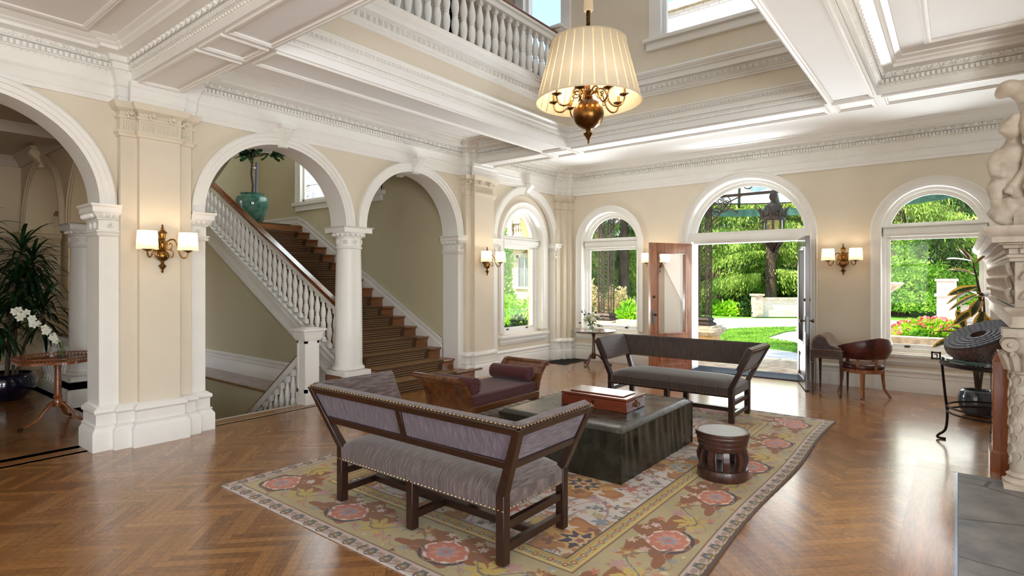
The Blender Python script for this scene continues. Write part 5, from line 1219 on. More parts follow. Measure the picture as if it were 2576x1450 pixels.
m = fm(); sweep(m, [(-.02,1.47),(-.02,1.86)], fpath, cap=False); sweep(m, [(0,1.84),(.015,1.845),(.015,1.87),(.03,1.875),(.03,1.9),(.0,1.905)], fpath)
rs_ = random.Random(3); y = 6.2
while y < 10.2:     # upright acanthus leaves along the frieze, scrolling figures on the return
    for j in range(3):
        z0 = 1.50+.115*j; yy = y+(.06 if j % 2 else 0)
        m.tube([(.352,yy,z0),(.338,yy+.02,z0+.05),(.322,yy-.01,z0+.10),(.335,yy-.05,z0+.125)], [.018,.03,.024,.01], 6, flat=.6)
    y += .13
for k in range(22):
    x = .40+.13*(k % 11); z0 = 1.54+.16*(k//11); m.tube([(x,6.10,z0),(x+.03,6.09,z0+.05),(x+.08,6.088,z0+.07),(x+.10,6.09,z0+.03),(x+.07,6.09,z0+.0)], [.014,.02,.022,.016,.012], 6)
    m.ball((x+.05,6.095,z0+.11), .025, 8, 5, (1,.6,1))
m.build('frieze', M_stone, fp)
m = fm(); sweep(m, [(0,1.90),(.02,1.905),(.02,1.945),(.05,1.95),(.06,1.975),(.085,1.98),(.085,1.99),(.13,1.995),(.13,2.04),(.14,2.045),(.175,2.075),(.185,2.10),(.185,2.125),(-.3,2.13)], fpath)
dentils(m, fpath, .02, 1.907, 1.943, .085, .05, .028); dentils(m, fpath, .085, 1.997, 2.036, .10, .055, .025); eggs(m, fpath, .05, 1.965, .03, .05, .022); eggs(m, fpath, .145, 2.082, .045, .06, .03); m.build('cornice', M_stone, fp)
m = fm(); m.box((.46,6.35,0),(1.9,10.3,1.31)); m.box((.42,6.2,1.29),(1.9,10.3,2.1)); m.build('breast', M_stone, fp)
m = fm(); cx, cy_ = .425, 6.16
m.box((cx-.135,cy_-.135,0),(cx+.135,cy_+.135,.045)); m.lathe([(.13,.045),(.135,.065),(.115,.085),(.108,.1),(.118,.115),(.10,.13),(.092,.14)], (cx,cy_,0), 28); m.build('column_base', M_stone, fp)
m = fm(); m.lathe([(.092,.13),(.094,.3),(.09,.7),(.086,.95)], (cx,cy_,0), 28, caps=False)
for k in range(70):
    a = k*2.399; z0 = .15+.78*k/70; r = .094; A = lambda t, z: (cx+(r+.004)*math.cos(a+t), cy_+(r+.004)*math.sin(a+t), z)
    m.tube([A(0,z0),A(.25,z0+.03),A(.3,z0+.065),A(.05,z0+.085)], [.006,.011,.009,.004], 5)
m.build('leafy_column', M_stone, fp)
m = fm(); m.lathe([(.09,.93),(.105,.94),(.1,.955),(.1,.97),(.11,1.1),(.12,1.2),(.125,1.28)], (cx,cy_,0), 24)
for k in range(12):
    a = 2*PI*k/12; m.tube([(cx+.1*math.cos(a),cy_+.1*math.sin(a),.97),(cx+.125*math.cos(a),cy_+.125*math.sin(a),1.06),(cx+.16*math.cos(a),cy_+.16*math.sin(a),1.10),(cx+.15*math.cos(a),cy_+.15*math.sin(a),1.07)], [.03,.034,.022,.01], 6)
for sx in (-1, 1):
    for sy in (-1, 1): m.lathe([(.02,-.03),(.055,-.025),(.055,.025),(.02,.03)], (cx+sx*.095,cy_+sy*.1,1.17), 16, 'y'); m.ball((cx+sx*.095,cy_+sy*.13,1.17), .022, 8, 5)
m.box((cx-.14,cy_-.14,1.235),(cx+.14,cy_+.14,1.30)); m.build('capital', M_stone, fp)
m = fm(); m.box((.36,6.2,2.13),(1.9,7.4,2.32)); m.box((.52,6.5,2.32),(1.9,7.4,3.95)); m.build('overmantel', M_stone, fp)
# carved putto with drapery and scrolls
def blob(names, parts, vox=.016):
    m = fm()
    for p in parts:
        if p[0] == 'b': m.ball(p[1], p[2], 14, 10, p[3] if len(p) > 3 else (1,1,1))
        else: m.tube(p[1], p[2], 10)
    o = m.build(names, M_stone, fp, smooth=0); r = o.modifiers.new('carve', 'REMESH'); r.mode = 'VOXEL'; r.voxel_size = vox; r.use_smooth_shade = True; return o
X0, Y0 = .36, 6.36
blob('putto_figure', [('b',(X0-.0,Y0-.05,2.97),.085,(1,1,1.15)),('b',(X0-.06,Y0-.10,2.95),.04),('b',(X0-.035,Y0-.12,2.99),.03),('b',(X0+.02,Y0-.1,3.03),.05),('b',(X0-.06,Y0-.04,3.0),.035),('t',[(X0+.02,Y0,2.9),(X0+.0,Y0,2.83),(X0-.01,Y0,2.75)],[.05,.06,.10]),
    ('b',(X0-.0,Y0,2.72),.12,(1,1,1.1)),('b',(X0-.04,Y0-.04,2.60),.11),('b',(X0-.04,Y0-.08,2.62),.07),('t',[(X0-.07,Y0-.06,2.78),(X0-.13,Y0-.08,2.68),(X0-.12,Y0-.12,2.58),(X0-.05,Y0-.16,2.56)],[.05,.045,.038,.03]),('t',[(X0+.10,Y0-.03,2.80),(X0+.14,Y0-.1,2.70),(X0+.08,Y0-.16,2.64)],[.05,.04,.03]),
    ('t',[(X0-.06,Y0-.02,2.53),(X0-.12,Y0-.1,2.46),(X0-.10,Y0-.10,2.36)],[.08,.06,.045]),('t',[(X0+.04,Y0-.04,2.52),(X0+.02,Y0-.14,2.46),(X0+.03,Y0-.14,2.36)],[.08,.06,.045])])
blob('drapery', [('t',[(X0+.16,Y0-.10,3.12),(X0+.12,Y0-.12,2.95),(X0+.13,Y0-.12,2.8),(X0+.09,Y0-.12,2.6),(X0+.02,Y0-.13,2.48),(X0-.02,Y0-.12,2.40)],[.12,.09,.06,.05,.05,.06])]+[('t',[(X0-.10+.03*k,Y0-.02-.02*k,2.56),(X0-.12+.035*k,Y0-.03-.02*k,2.45),(X0-.10+.04*k,Y0-.06-.02*k,2.34)],[.018,.022,.018]) for k in range(7)])
blob('shell_crest', [('b',(X0-.02,Y0-.05,3.30),.09,(1,1,.8)),('b',(X0-.07,Y0-.05,3.27),.05),('b',(X0+.06,Y0-.05,3.24),.07),('t',[(X0+.05,Y0-.02,3.34),(X0+.08,Y0-.05,3.22),(X0+.1,Y0-.05,3.1)],[.06,.07,.06])])
blob('fruit_swag', [('b',(X0-.10+.075*(k % 4)+.02*(k//4),Y0-.10-.02*(k % 3),2.34-.055*(k//4)),.05) for k in range(12)]+[('t',[(X0-.13,Y0-.08,2.27),(X0-.08,Y0-.16,2.2),(X0-.02,Y0-.18,2.15)],[.05,.05,.03])])
blob('garland', [('t',[(X0+.2,Y0-.2,2.6),(X0+.12,Y0-.22,2.45),(X0+.2,Y0-.22,2.3)],[.07,.08,.07])]+[('b',(X0+.16+.03*math.sin(k*2),Y0-.28,2.3+.04*k),.035) for k in range(9)])
he = thing('hearth', 'grey slate hearth slab set into the floor at the right edge', 'hearth', (.8, 4.8, 0))
def slate():
    t = NT('slate'); tc = t.new('ShaderNodeTexCoord'); n = t.new('ShaderNodeTexNoise', i_Scale=3.5, i_Detail=6.0, i_Roughness=.65); t.link(tc.outputs['Object'], n.inputs['Vector']); p = t.new('ShaderNodeBsdfPrincipled')
    v = t.new('ShaderNodeTexVoronoi', feature='DISTANCE_TO_EDGE', i_Scale=1.15); mp_ = t.new('ShaderNodeMapping'); mp_.inputs['Scale'].default_value = (.45,1,1); t.link(tc.outputs['Object'], mp_.inputs[0]); t.link(mp_.outputs[0], v.inputs['Vector'])
    c = t.ramp(n.outputs[0], [(.3, lin((84,86,92))), (.7, lin((132,130,130)))]); t.link(t.mix(t.math('LESS_THAN', v.outputs['Distance'], .007), c, lin((62,58,58))), p.inputs['Base Color']); p.inputs['Roughness'].default_value = .5
    bp = t.new('ShaderNodeBump', i_Strength=.5, i_Distance=.02); t.link(n.outputs[0], bp.inputs['Height']); t.link(bp.outputs[0], p.inputs['Normal']); t.link(p.outputs[0], t.out.inputs[0]); return t.m
M_slate = slate(); rows = []
m = MB(); m.box((-.84+.04,-2.6,.001),(1.1,1.49,.014)); m.build('slab', M_slate, he, bevel=.006)
m = MB(); m.box((-.815,-2.6,.0005),(-.80,1.5,.012)); m.build('brass_edge', pmat('steel_edge', (150,160,180), .25, metal=1.), he)
pd = thing('wooden_pedestal', 'tall polished mahogany pedestal box with chamfered top beside the chimneypiece', 'pedestal', (.335, 6.60, 0))
M_ped = wood_mat('pedestal_mahogany', (110,52,22), (176,98,46), .2, .6, axis=2, scale=3.)
m = MB(); m.box((-.095,-.14,.21),(.06,.14,.99)); m.build('body', M_ped, pd, bevel=.008); m = MB(); m.hexa([(-.095,-.14,.99),(.06,-.14,.99),(.06,.14,.99),(-.095,.14,.99),(-.06,-.10,1.075),(.06,-.10,1.075),(.06,.10,1.075),(-.06,.10,1.075)]); m.build('top', M_ped, pd, bevel=.004)
m = MB(); m.box((-.115,-.16,0),(.06,.16,.19)); m.hexa([(-.115,-.16,.19),(.06,-.16,.19),(.06,.16,.19),(-.115,.16,.19),(-.096,-.142,.215),(.06,-.142,.215),(.06,.142,.215),(-.096,.142,.215)]); m.build('plinth', M_ped, pd)
# ---------------------------------------------------------------- iron demilune table, drum, pot, lamp
M_iron = pmat('wrought_iron', (44,34,32), .45, metal=.7, var=.2, scale=40)
dt = thing('demilune_table', 'half round dark iron console table with glass top beside the chimneypiece', 'table', (.32, 7.55, 0)); r = .455
arc = [(-r*math.sin(PI*k/28), -r*math.cos(PI*k/28)) for k in range(29)]
m = MB(); m.prism(arc, .855, .885); m.build('top', pmat('green_glass_top', (70,98,92), .08, var=.1, coat=.6, scale=4), dt, bevel=.003)
m = MB(); 
for z0, h in ((.80,.05),(.36,.02),(.305,.02)): 
    rr = 1.0 if z0 > .5 else .90
    m.tube([(x*rr, y*rr, z0+h/2) for x, y in arc], h/2, 6, flat=1.0); m.tube([(0, -r*rr, z0+h/2), (0, r*rr, z0+h/2)], h/2, 6)
m.build('rail', M_iron, dt)
for a in (4, 90, 176):
    a = math.radians(a); x, y = -math.sin(a), -math.cos(a); m = MB(); m.tube(cr([(x*r,y*r,.84),(x*r*.94,y*r*.94,.5),(x*r*.90,y*r*.90,.33),(x*r*.90,y*r*.90,.2),(x*r*.94,y*r*.94,.10),(x*r*1.06,y*r*1.06,.045),(x*r*1.07,y*r*1.07,.016),(x*r*.92,y*r*.92,.012)], 3), .0125, 8); m.build('leg', M_iron, dt)
m = MB(); kx = -.545
for a, b, c, d in ((0,.085,0,.016),(0,.085,.064,.08),(0,.016,0,.08),(.069,.085,0,.08),(.028,.056,.048,.058),(.046,.056,.02,.058)): m.box((kx+a,-.012,.845+c),(kx+b,.012,.845+d))
m.build('key_ornament', M_iron, dt)
dr = thing('shingled_drum', 'thick tilted dark drum sculpture of overlapping shingles on the iron table', 'sculpture', (.185, 7.45, .886)); 
tilt = Matrix.Translation((0,0,.205)) @ Matrix.Rotation(math.radians(-23), 4, 'Y') @ Matrix.Rotation(math.radians(17), 4, 'X')
M_sh = wood_mat('dark_shingles', (44,30,26), (98,70,58), .55, .15, axis=2, scale=9.); M_shf = pmat('blue_grey_shingle_ends', (96,100,112), .45, var=.2, scale=40)
m = MB(); m.M = tilt; m.lathe([(.065,.06),(.065,-.02),(.20,-.15),(.25,-.14),(.29,-.06),(.305,.0),(.30,.05),(.07,.055)], seg=48, caps=False)
for j in range(9):
    for k in range(34):
        a = 2*PI*(k+.5*(j % 2))/34; z = .04-.022*j; rr = .305-max(0, (j-2))*.011; c, s_ = math.cos(a), math.sin(a); w = rr*PI/34*.98
        m.hexa([((rr-.02)*c+w*s_,(rr-.02)*s_-w*c,z-.03),((rr+.012)*c+w*s_,(rr+.012)*s_-w*c,z-.028),((rr+.012)*c-w*s_,(rr+.012)*s_+w*c,z-.028),((rr-.02)*c-w*s_,(rr-.02)*s_+w*c,z-.03),((rr-.02)*c+w*s_,(rr-.02)*s_-w*c,z),((rr+.002)*c+w*s_,(rr+.002)*s_-w*c,z),((rr+.002)*c-w*s_,(rr+.002)*s_+w*c,z),((rr-.02)*c-w*s_,(rr-.02)*s_+w*c,z)])
m.build('drum_side', M_sh, dr)
m = MB(); m.M = tilt
for j in range(5):
    r0, r1 = .07+.047*j, .07+.047*(j+1)-.006; nk = 12+6*j
    for k in range(nk):
        a0, a1 = 2*PI*(k+.06+.5*(j % 2))/nk, 2*PI*(k+.94+.5*(j % 2))/nk
        m.hexa([(r0*math.cos(a0),r0*math.sin(a0),.05),(r1*math.cos(a0),r1*math.sin(a0),.05),(r1*math.cos(a1),r1*math.sin(a1),.05),(r0*math.cos(a1),r0*math.sin(a1),.05),(r0*math.cos(a0),r0*math.sin(a0),.062),(r1*math.cos(a0),r1*math.sin(a0),.066),(r1*math.cos(a1),r1*math.sin(a1),.066),(r0*math.cos(a1),r0*math.sin(a1),.062)])
m.build('drum_face', M_shf, dr)
fl_ = thing('floor_lamp', 'floor lamp whose white shade just enters at the right edge', 'floor lamp', (.545, 4.55, .014))
m = MB(); m.lathe([(.14,0),(.14,.015),(.03,.03),(.012,.05),(.011,1.3)], seg=24); m.build('stand', M_bronze, fl_); m = MB(); m.lathe([(.235,1.215),(.17,1.55)], seg=36, caps=False); m.build('lamp_shade', M_shade, fl_); m = MB(); m.ball((0,0,1.36), .03, 10, 8); m.build('bulb', M_bulb, fl_)
LAMPS = [((.545,4.55,1.41), 26.)]
# ---------------------------------------------------------------- plants and flowers indoors
rp = random.Random(11)
def leafblade(m, base, d, L_, w, droop=.6, n=5, up=Vector((0,0,1)), fold=.0):
    """strap leaf from base along d, arching down"""
    d = Vector(d).normalized(); sd = d.cross(up); 
    if sd.length < 1e-4: sd = Vector((1,0,0))
    sd.normalize(); p = Vector(base); rows = []
    for i in range(n+1):
        t = i/n; wd = w*(math.sin(PI*min(1, (t*.86+.10)))**.7)*(1 if t < 1 else .05)
        nrm = sd.cross(d).normalized(); rows.append([tuple(p-sd*wd), tuple(p-nrm*wd*fold), tuple(p+sd*wd)])
        d = (d+Vector((0,0,-droop/n*(1+t)))).normalized(); p = p+d*(L_/n)
    m.grid(rows)
M_drac = leaf_mat('dracaena_leaf', (16,34,20), (40,70,38), .28, .12, 6.)
M_cane = pmat('cane_bark', (86,70,52), .8, var=.2, scale=30)
M_navy = pmat('navy_glaze', (16,18,38), .08, var=.3, scale=6, coat=.8)
M_soil = pmat('soil', (48,34,26), .95, var=.3, scale=60, bump=.5)
dp = thing('potted_dracaena', 'tall dark green dracaena in a glossy navy pot in the left gallery', 'plant', (-10.6, 1.83, 0))
m = MB(); m.lathe([(.22,0),(.30,.05),(.37,.16),(.385,.26),(.36,.34),(.33,.37),(.32,.36),(.33,.31),(.0,.30)], seg=40, caps=False); m.build('pot', M_navy, dp); m = MB(); m.lathe([(.33,.325),(.15,.335),(.0,.34)], seg=24, caps=False); m.build('soil', M_soil, dp)
canes = [((.05,.10),(.02,.20,2.15)),((.0,-.05),(-.10,-.30,2.40)),((-.08,.06),(-.10,.30,1.62)),((.1,.02),(.22,.10,1.68)),((.02,.14),(.16,.42,1.30)),((-.1,-.1),(-.2,-.28,1.75)),((.12,-.08),(.3,-.12,1.2)),((0,.05),(.15,.30,1.98))]
m2 = MB()
for (x, y), (tx, ty, tz) in canes:
    m = MB(); m.tube([(x,y,.31),(x*1.1+tx*.15,y*1.1+ty*.15,.31+(tz-.31)*.4),(tx*.75,ty*.75,.31+(tz-.31)*.8),(tx,ty,tz)], [.022,.019,.016,.014], 7); m.build('cane', M_cane, dp)
    for k in range(46):
        a = k*2.399+rp.uniform(-.2,.2); e = 1.1-1.9*(k/46); zz = tz+.03-.30*(k/46)
        leafblade(m2, (tx,ty,zz), (math.cos(a)*math.cos(e), math.sin(a)*math.cos(e), math.sin(e)+.25), rp.uniform(.42,.66), rp.uniform(.018,.027), rp.uniform(.8,1.5), 6, fold=.3)
m2.build('foliage', M_drac, dp, smooth=60)
# fiddle-leaf fig on the landing
M_teal = pmat('teal_glaze', (84,128,112), .14, var=.25, scale=8., rgb2=(48,92,80), coat=.6)
fg = thing('potted_fig', 'fiddle leaf fig in a big teal glazed jar on the stair landing', 'plant', (-11.75, 6.02, 2.892))
m = MB(); m.lathe([(.17,0),(.20,.02),(.26,.16),(.31,.32),(.33,.44),(.315,.53),(.26,.58),(.225,.59),(.235,.61),(.245,.62),(.22,.625),(.20,.58),(.0,.55)], seg=48, caps=False); m.build('jar', M_teal, fg)
m = MB(); m.tube([(0,0,.55),(.01,.01,.8),(-.015,-.01,1.05),(.01,.0,1.28),(0,.0,1.5)], [.026,.022,.022,.02,.018], 8); m.tube([(0,0,1.25),(.05,-.16,1.42)], [.014,.008], 6); m.tube([(0,0,1.38),(.1,.30,1.55),(.12,.55,1.60)], [.014,.01,.007], 6); m.tube([(0,0,1.5),(0,-.05,1.9),(.02,.1,2.1)], [.016,.012,.007], 6); m.build('trunk', M_cane, fg)
m = MB(); m.tube([(.03,.06,.55),(.03,.075,1.30)], .014, 7); m.build('stake', pmat('blue_stake', (38,66,150), .5), fg); m = MB(); m.lathe([(.045,0),(.045,.02)], (.01,.03,1.16), 12, caps=False); m.build('tie', M_white, fg)
M_fig = leaf_mat('fig_leaf', (28,56,34), (62,98,62), .3, .2, 5.)
m = MB()
def figleaf(b, d, L_, w):
    d = Vector(d).normalized(); sd = d.cross(Vector((rp.uniform(-.3,.3),rp.uniform(-.3,.3),1))).normalized(); nr = sd.cross(d); rows = []
    for t, q in ((0,.1),(.15,.42),(.32,.5),(.5,.62),(.7,1.),(.88,.8),(1.,.1)):
        c = Vector(b)+d*(L_*t)-Vector((0,0,1))*(.25*L_*t*t); rows.append([tuple(c-sd*w*q+nr*.012*math.sin(t*9)), tuple(c-nr*.015*q), tuple(c+sd*w*q+nr*.012*math.cos(t*8))])
    m.grid(rows)
for k in range(120):
    if k < 26: c = (.05*rp.random(),-.16+.1*rp.uniform(-1,1),1.40+.12*rp.random())
    elif k < 62: t = rp.random(); c = (.1*t+.03,.30+.30*t,1.5+.12*rp.random())
    else: c = (rp.uniform(-.15,.15),rp.uniform(-.2,.2),rp.uniform(1.5,2.1))
    a = rp.uniform(0, 6.28); figleaf(c, (math.cos(a), math.sin(a), rp.uniform(-.5,.5)), rp.uniform(.17,.27), rp.uniform(.055,.085))
m.build('foliage', M_fig, fg, smooth=60)
# variegated rubber plant behind the console
rb = thing('potted_rubber_plant', 'variegated rubber plant in a blue grey pot by the far window', 'plant', (.19, 9.15, 0))
m = MB(); m.lathe([(.10,0),(.15,.02),(.19,.12),(.195,.22),(.17,.30),(.14,.32),(.13,.31),(.14,.27),(.0,.26)], seg=36, caps=False); m.build('pot', pmat('blue_grey_glaze', (70,82,92), .12, var=.3, scale=7, coat=.7), rb)
def varieg():
    t = NT('variegated_leaf'); at = t.new('ShaderNodeAttribute', attribute_name='edge'); n = t.new('ShaderNodeTexNoise', i_Scale=28.0, i_Detail=2.0); f = t.math('ADD', at.outputs['Fac'], t.math('MULTIPLY_ADD', n.outputs[0], .5, -.25))
    c = t.ramp(f, [(.5, lin((46,62,34))), (.62, lin((196,150,60)))]); p = t.new('ShaderNodeBsdfPrincipled'); p.inputs['Roughness'].default_value = .3; t.link(c, p.inputs['Base Color']); tl = t.new('ShaderNodeBsdfTranslucent'); t.link(c, tl.inputs[0]); mx = t.new('ShaderNodeMixShader', i_0=.35); t.link(p.outputs[0], mx.inputs[1]); t.link(tl.outputs[0], mx.inputs[2]); t.link(mx.outputs[0], t.out.inputs[0]); return t.m
m = MB(); stems = [[(0,0,.27),(.02,0,.9),(.03,-.02,1.5),(-.04,.0,1.92)],[(0,0,.27),(-.04,-.05,.7),(-.12,-.1,1.02)],[(0.02,0,.27),(.08,-.05,.9),(.06,-.08,1.5)]]
for s_ in stems: m.tube(s_, [.016]*(len(s_)-1)+[.008], 6)
m.build('stem', pmat('green_stem', (70,58,40), .7), rb)
m = MB(); ed = []
def rubber(b, d, L_, w):
    d = Vector(d).normalized(); sd = d.cross(Vector((0,0,1))).normalized(); tw = rp.uniform(-.7,.7); sd = (sd*math.cos(tw)+sd.cross(d)*math.sin(tw)).normalized(); rows = []; o = len(m.v)
    for i in range(9):
        t = i/8; q = math.sin(PI*min(1, t*.94+.03))**.75; c = Vector(b)+d*(L_*t)-Vector((0,0,1))*(.22*L_*t*t); rows.append([tuple(c+sd*w*q*e-Vector((0,0,1))*abs(e)*-.012) for e in (-1,-.6,0,.6,1)]); ed.extend([1.0,.62,.1,.62,1.0] if i < 8 else [1]*5)
    m.grid(rows)
LV = [((.0,-.0,1.75),(-1,-.2,.5)),((-.04,0,1.9),(-.5,-.6,.9)),((-.04,0,1.92),(-.9,.2,.35)),((-.02,0,1.88),(.6,-.5,.8)),((0,0,1.6),(-1,-.5,-.15)),((.02,0,1.6),(-.8,-.3,-.35)),((.03,0,1.52),(.2,-1,.1)),((.0,0,1.5),(-.9,.1,-.45)),((.03,0,1.45),(-.3,-1,-.5)),((.04,0,1.35),(-.9,-.6,-.5)),((.05,-.05,1.3),(-.2,-.9,-.8)),((.05,-.05,1.25),(.5,-.8,-.7)),((-.1,-.1,1.0),(-1,-.1,.3)),((-.12,-.1,1.02),(-.5,-.8,.5)),((-.12,-.1,1.04),(-.2,.3,.9)),((-.1,-.1,.98),(-1,-.4,-.2)),((-.08,-.1,.95),(.3,-1,.2)),((-.1,-.08,1.0),(.6,-.5,.6)),((.06,-.08,1.5),(-.7,-.6,.3))]
for b, d in LV: rubber(b, d, rp.uniform(.28,.38), rp.uniform(.062,.08))
o = m.build('foliage', varieg(), rb, smooth=60); at = o.data.attributes.new('edge', 'FLOAT', 'POINT'); at.data.foreach_set('value', ed)
# orchid spray in a glass vase on the gallery table
M_clear = glass_mat('clear_vase_glass', (246,250,250), .10, .02); M_petal = leaf_mat('white_petal', (244,240,222), (252,250,240), .6, .3, 9.); M_stem = leaf_mat('pale_green_stem', (120,140,60), (160,176,86), .5, .2)
vz = thing('glass_vase', 'square clear glass vase on the pierced tray table', 'vase', (-8.36, 1.97, .758))
m = MB(); s_ = .036
for a, b in (((-s_,-s_),(s_,-s_)),((s_,-s_),(s_,s_)),((s_,s_),(-s_,s_)),((-s_,s_),(-s_,-s_))): m.add([(*a,0),(*b,0),(*b,.20),(*a,.20)],[(0,1,2,3)])
m.box((-s_,-s_,0),(s_,s_,.012)); m.build('glass_body', M_clear, vz)
m = MB(); m.box((-s_+.003,-s_+.003,.013),(s_-.003,s_-.003,.10)); m.build('water', glass_mat('vase_water', (232,240,232), .04), vz)
oc = thing('orchid_spray', 'arching spray of white orchids leaning out of the square glass vase', 'flower', (-8.36, 1.97, .775))
SP = [(.02,.01,0),(.0,-.0,.16),(-.06,-.10,.30),(-.12,-.20,.40),(-.17,-.30,.50),(-.2,-.38,.58)]
m = MB(); m.tube(SP, [.006,.006,.005,.005,.004,.003], 6); m.tube([(-.01,.02,0),(0,.0,.17)], .005, 5); m.build('stem', M_stem, oc)
def orchid(c, s):
    m = MB(); a0 = rp.uniform(0, 1); f = Vector((.75,-.45,-.1)); u = f.cross(Vector((0,0,1))).normalized(); v = u.cross(f).normalized()
    for k in range(5):
        a = a0+2*PI*k/5; d = u*math.cos(a)+v*math.sin(a)+f*.25; sd = d.cross(f).normalized(); rows = []
        for t, q in ((0,.1),(.3,.8),(.65,1.),(1.,.15)): p = Vector(c)+d*(s*t); rows.append([tuple(p-sd*s*.36*q), tuple(p+f*.2*s*q*.4), tuple(p+sd*s*.36*q)])
        m.grid(rows)
    m.ball(Vector(c)+f*s*.25, s*.22, 7, 5); return m.build('blossom', M_petal, oc, smooth=60)
for k in range(19):
    t = .28+.72*k/18; q = t*(len(SP)-1); i = min(int(q), len(SP)-2); p = Vector(SP[i]).lerp(Vector(SP[i+1]), q-i); orchid((p.x+rp.uniform(-.04,.05), p.y+rp.uniform(-.05,.05), p.z+rp.uniform(-.05,.03)), rp.uniform(.040,.052))
# white bouquet on the corner table
gv = thing('round_glass_vase', 'small round clear glass vase on the tilt-top table', 'vase', (-5.72, 9.80, .686)); m = MB(); m.lathe([(.05,0),(.068,.01),(.07,.06),(.055,.10),(.062,.13)], seg=28, caps=False); m.lathe([(.0,.004),(.06,.008)], seg=20, caps=False); m.build('glass_body', M_clear, gv); m = MB(); m.lathe([(.0,.01),(.06,.012),(.065,.06),(.0,.075)], seg=20, caps=False); m.build('water', MATS['vase_water'], gv)
bq = thing('bouquet', 'white roses with thistle and eucalyptus arranged in the round glass vase', 'bouquet', (-5.72, 9.80, .70))
M_rose = leaf_mat('cream_rose', (236,228,204), (250,246,232), .7, .25, 14.); M_this = pmat('blue_thistle', (56,66,92), .8, var=.3, scale=40); M_euc = leaf_mat('eucalyptus', (70,96,78), (120,140,122), .5, .2, 7.); M_grn = leaf_mat('bouquet_green', (60,92,40), (150,160,60), .5, .3, 9.)
m = MB()
for k in range(14): a = k*2.4; m.tube([(.02*math.cos(a+2),.02*math.sin(a+2),.0),(.03*math.cos(a),.03*math.sin(a),.12),(.10*math.cos(a),.10*math.sin(a),.20+.06*rp.random())], .004, 5)
m.build('stems', M_stem, bq)
for k, (x, y, z, r_) in enumerate(((-.03,-.08,.26,.062),(.09,-.06,.20,.068),(-.11,-.04,.19,.060),(.02,.03,.30,.055),(.13,.03,.26,.05),(-.08,.05,.27,.055),(.05,-.10,.29,.045))):
    m = MB()
    for j in range(16):
        a = j*2.399; e = .25+1.2*j/16; rr = r_*(.95-.35*(1-j/16)); d = Vector((math.cos(a)*math.cos(e), math.sin(a)*math.cos(e), math.sin(e))); m.ball(Vector((x,y,z))+d*r_*.35, r_*.62, 8, 6, (1,1,.9))
    m.build('rose', M_rose, bq)
for k in range(9): a = k*.9+.4; m = MB(); c = (.13*math.cos(a), .13*math.sin(a), .27+.06*math.sin(k*1.7)); m.ball(c, .02, 8, 6); [m.tube([c, (c[0]+.035*math.cos(j), c[1]+.035*math.sin(j), c[2]+.012)], [.004,.001], 4) for j in range(6)]; m.build('thistle', M_this, bq)
m = MB()
for k in range(34): a = k*2.4; leafblade(m, (.05*math.cos(a),.05*math.sin(a),.13+.004*k), (math.cos(a),math.sin(a),rp.uniform(-.2,.8)), rp.uniform(.10,.17), .018, .4, 4)
m.build('greenery', M_grn, bq, smooth=60)
m = MB()
for k in range(20):
    a = -.9+k*.33; r_ = rp.uniform(.15,.26); c = Vector((r_*math.cos(a), r_*math.sin(a), rp.uniform(.05,.36) if k % 4 else rp.uniform(.36,.44))); n_ = Vector((rp.uniform(-1,1),-1,rp.uniform(-.5,1))).normalized(); u = n_.orthogonal().normalized(); w_ = n_.cross(u); m.add([tuple(c+(u*math.cos(2*PI*j/8)+w_*math.sin(2*PI*j/8))*.024) for j in range(8)], [tuple(range(8))]); m.tube([(c.x*.3,c.y*.3,.15), tuple(c)], .002, 4)
m.build('eucalyptus', M_euc, bq)
# ---------------------------------------------------------------- garden and porch outside
rn_ = np.random.RandomState(21); G = -.30
M_drive = pmat('pale_gravel_paving', (226,217,204), .9, var=.04, scale=3., bump=.15, bscale=90)
M_lawn = pmat('lawn_green', (104,150,40), .95, var=.2, scale=1.6, rgb2=(66,110,26), bump=.6, bscale=30)
M_grass = leaf_mat('grass_blade', (86,136,34), (142,184,66), .7, .3, 2.)
M_ashlar = pmat('tan_sandstone', (206,168,112), .85, var=.12, scale=4., bump=.2, bscale=40)
M_pale = pmat('weathered_pale_stone', (214,196,172), .85, var=.14, scale=5., bump=.2, bscale=40, rgb2=(150,132,108))
M_rust = pmat('rusted_wrought_iron', (78,62,52), .6, metal=.5, var=.25, scale=30)
M_green = pmat('verdigris_copper', (84,138,122), .6, var=.2, scale=8., rgb2=(50,98,88))
def brick_mat(name, a, b, mortar, sc=1., rot=(0,0,0)):
    t = NT(name); tc = t.new('ShaderNodeTexCoord'); sp = t.new('ShaderNodeSeparateXYZ'); t.link(tc.outputs['Object'], sp.inputs[0]); cb = t.new('ShaderNodeCombineXYZ'); t.link(t.math('ADD', sp.outputs[0], sp.outputs[1]), cb.inputs[0]); t.link(sp.outputs[2], cb.inputs[1])
    br = t.new('ShaderNodeTexBrick', i_Scale=sc); br.inputs['Color1'].default_value = (*lin(a),1); br.inputs['Color2'].default_value = (*lin(b),1); br.inputs['Mortar'].default_value = (*lin(mortar),1); br.inputs['Mortar Size'].default_value = .008; br.inputs['Brick Width'].default_value = .24; br.inputs['Row Height'].default_value = .075
    t.link(cb.outputs[0], br.inputs['Vector']); p = t.new('ShaderNodeBsdfPrincipled'); p.inputs['Roughness'].default_value = .9; t.link(br.outputs[0], p.inputs['Base Color']); t.link(p.outputs[0], t.out.inputs[0]); return t.m
M_brick = brick_mat('buff_brick', (206,168,132), (184,142,108), (222,204,186)); M_brick2 = brick_mat('pale_brick', (222,208,192), (206,190,172), (176,164,150))
lw = struct('lawn'); m = MB()
for a, b, c, d in ((-80,10.9,60,140),(-80,7.3,-13.7,10.9),(-13.7,7.3,-7.2,10.9)): m.add([(a,b,G-.04),(c,b,G-.04),(c,d,G-.04),(a,d,G-.04)],[(0,1,2,3)])
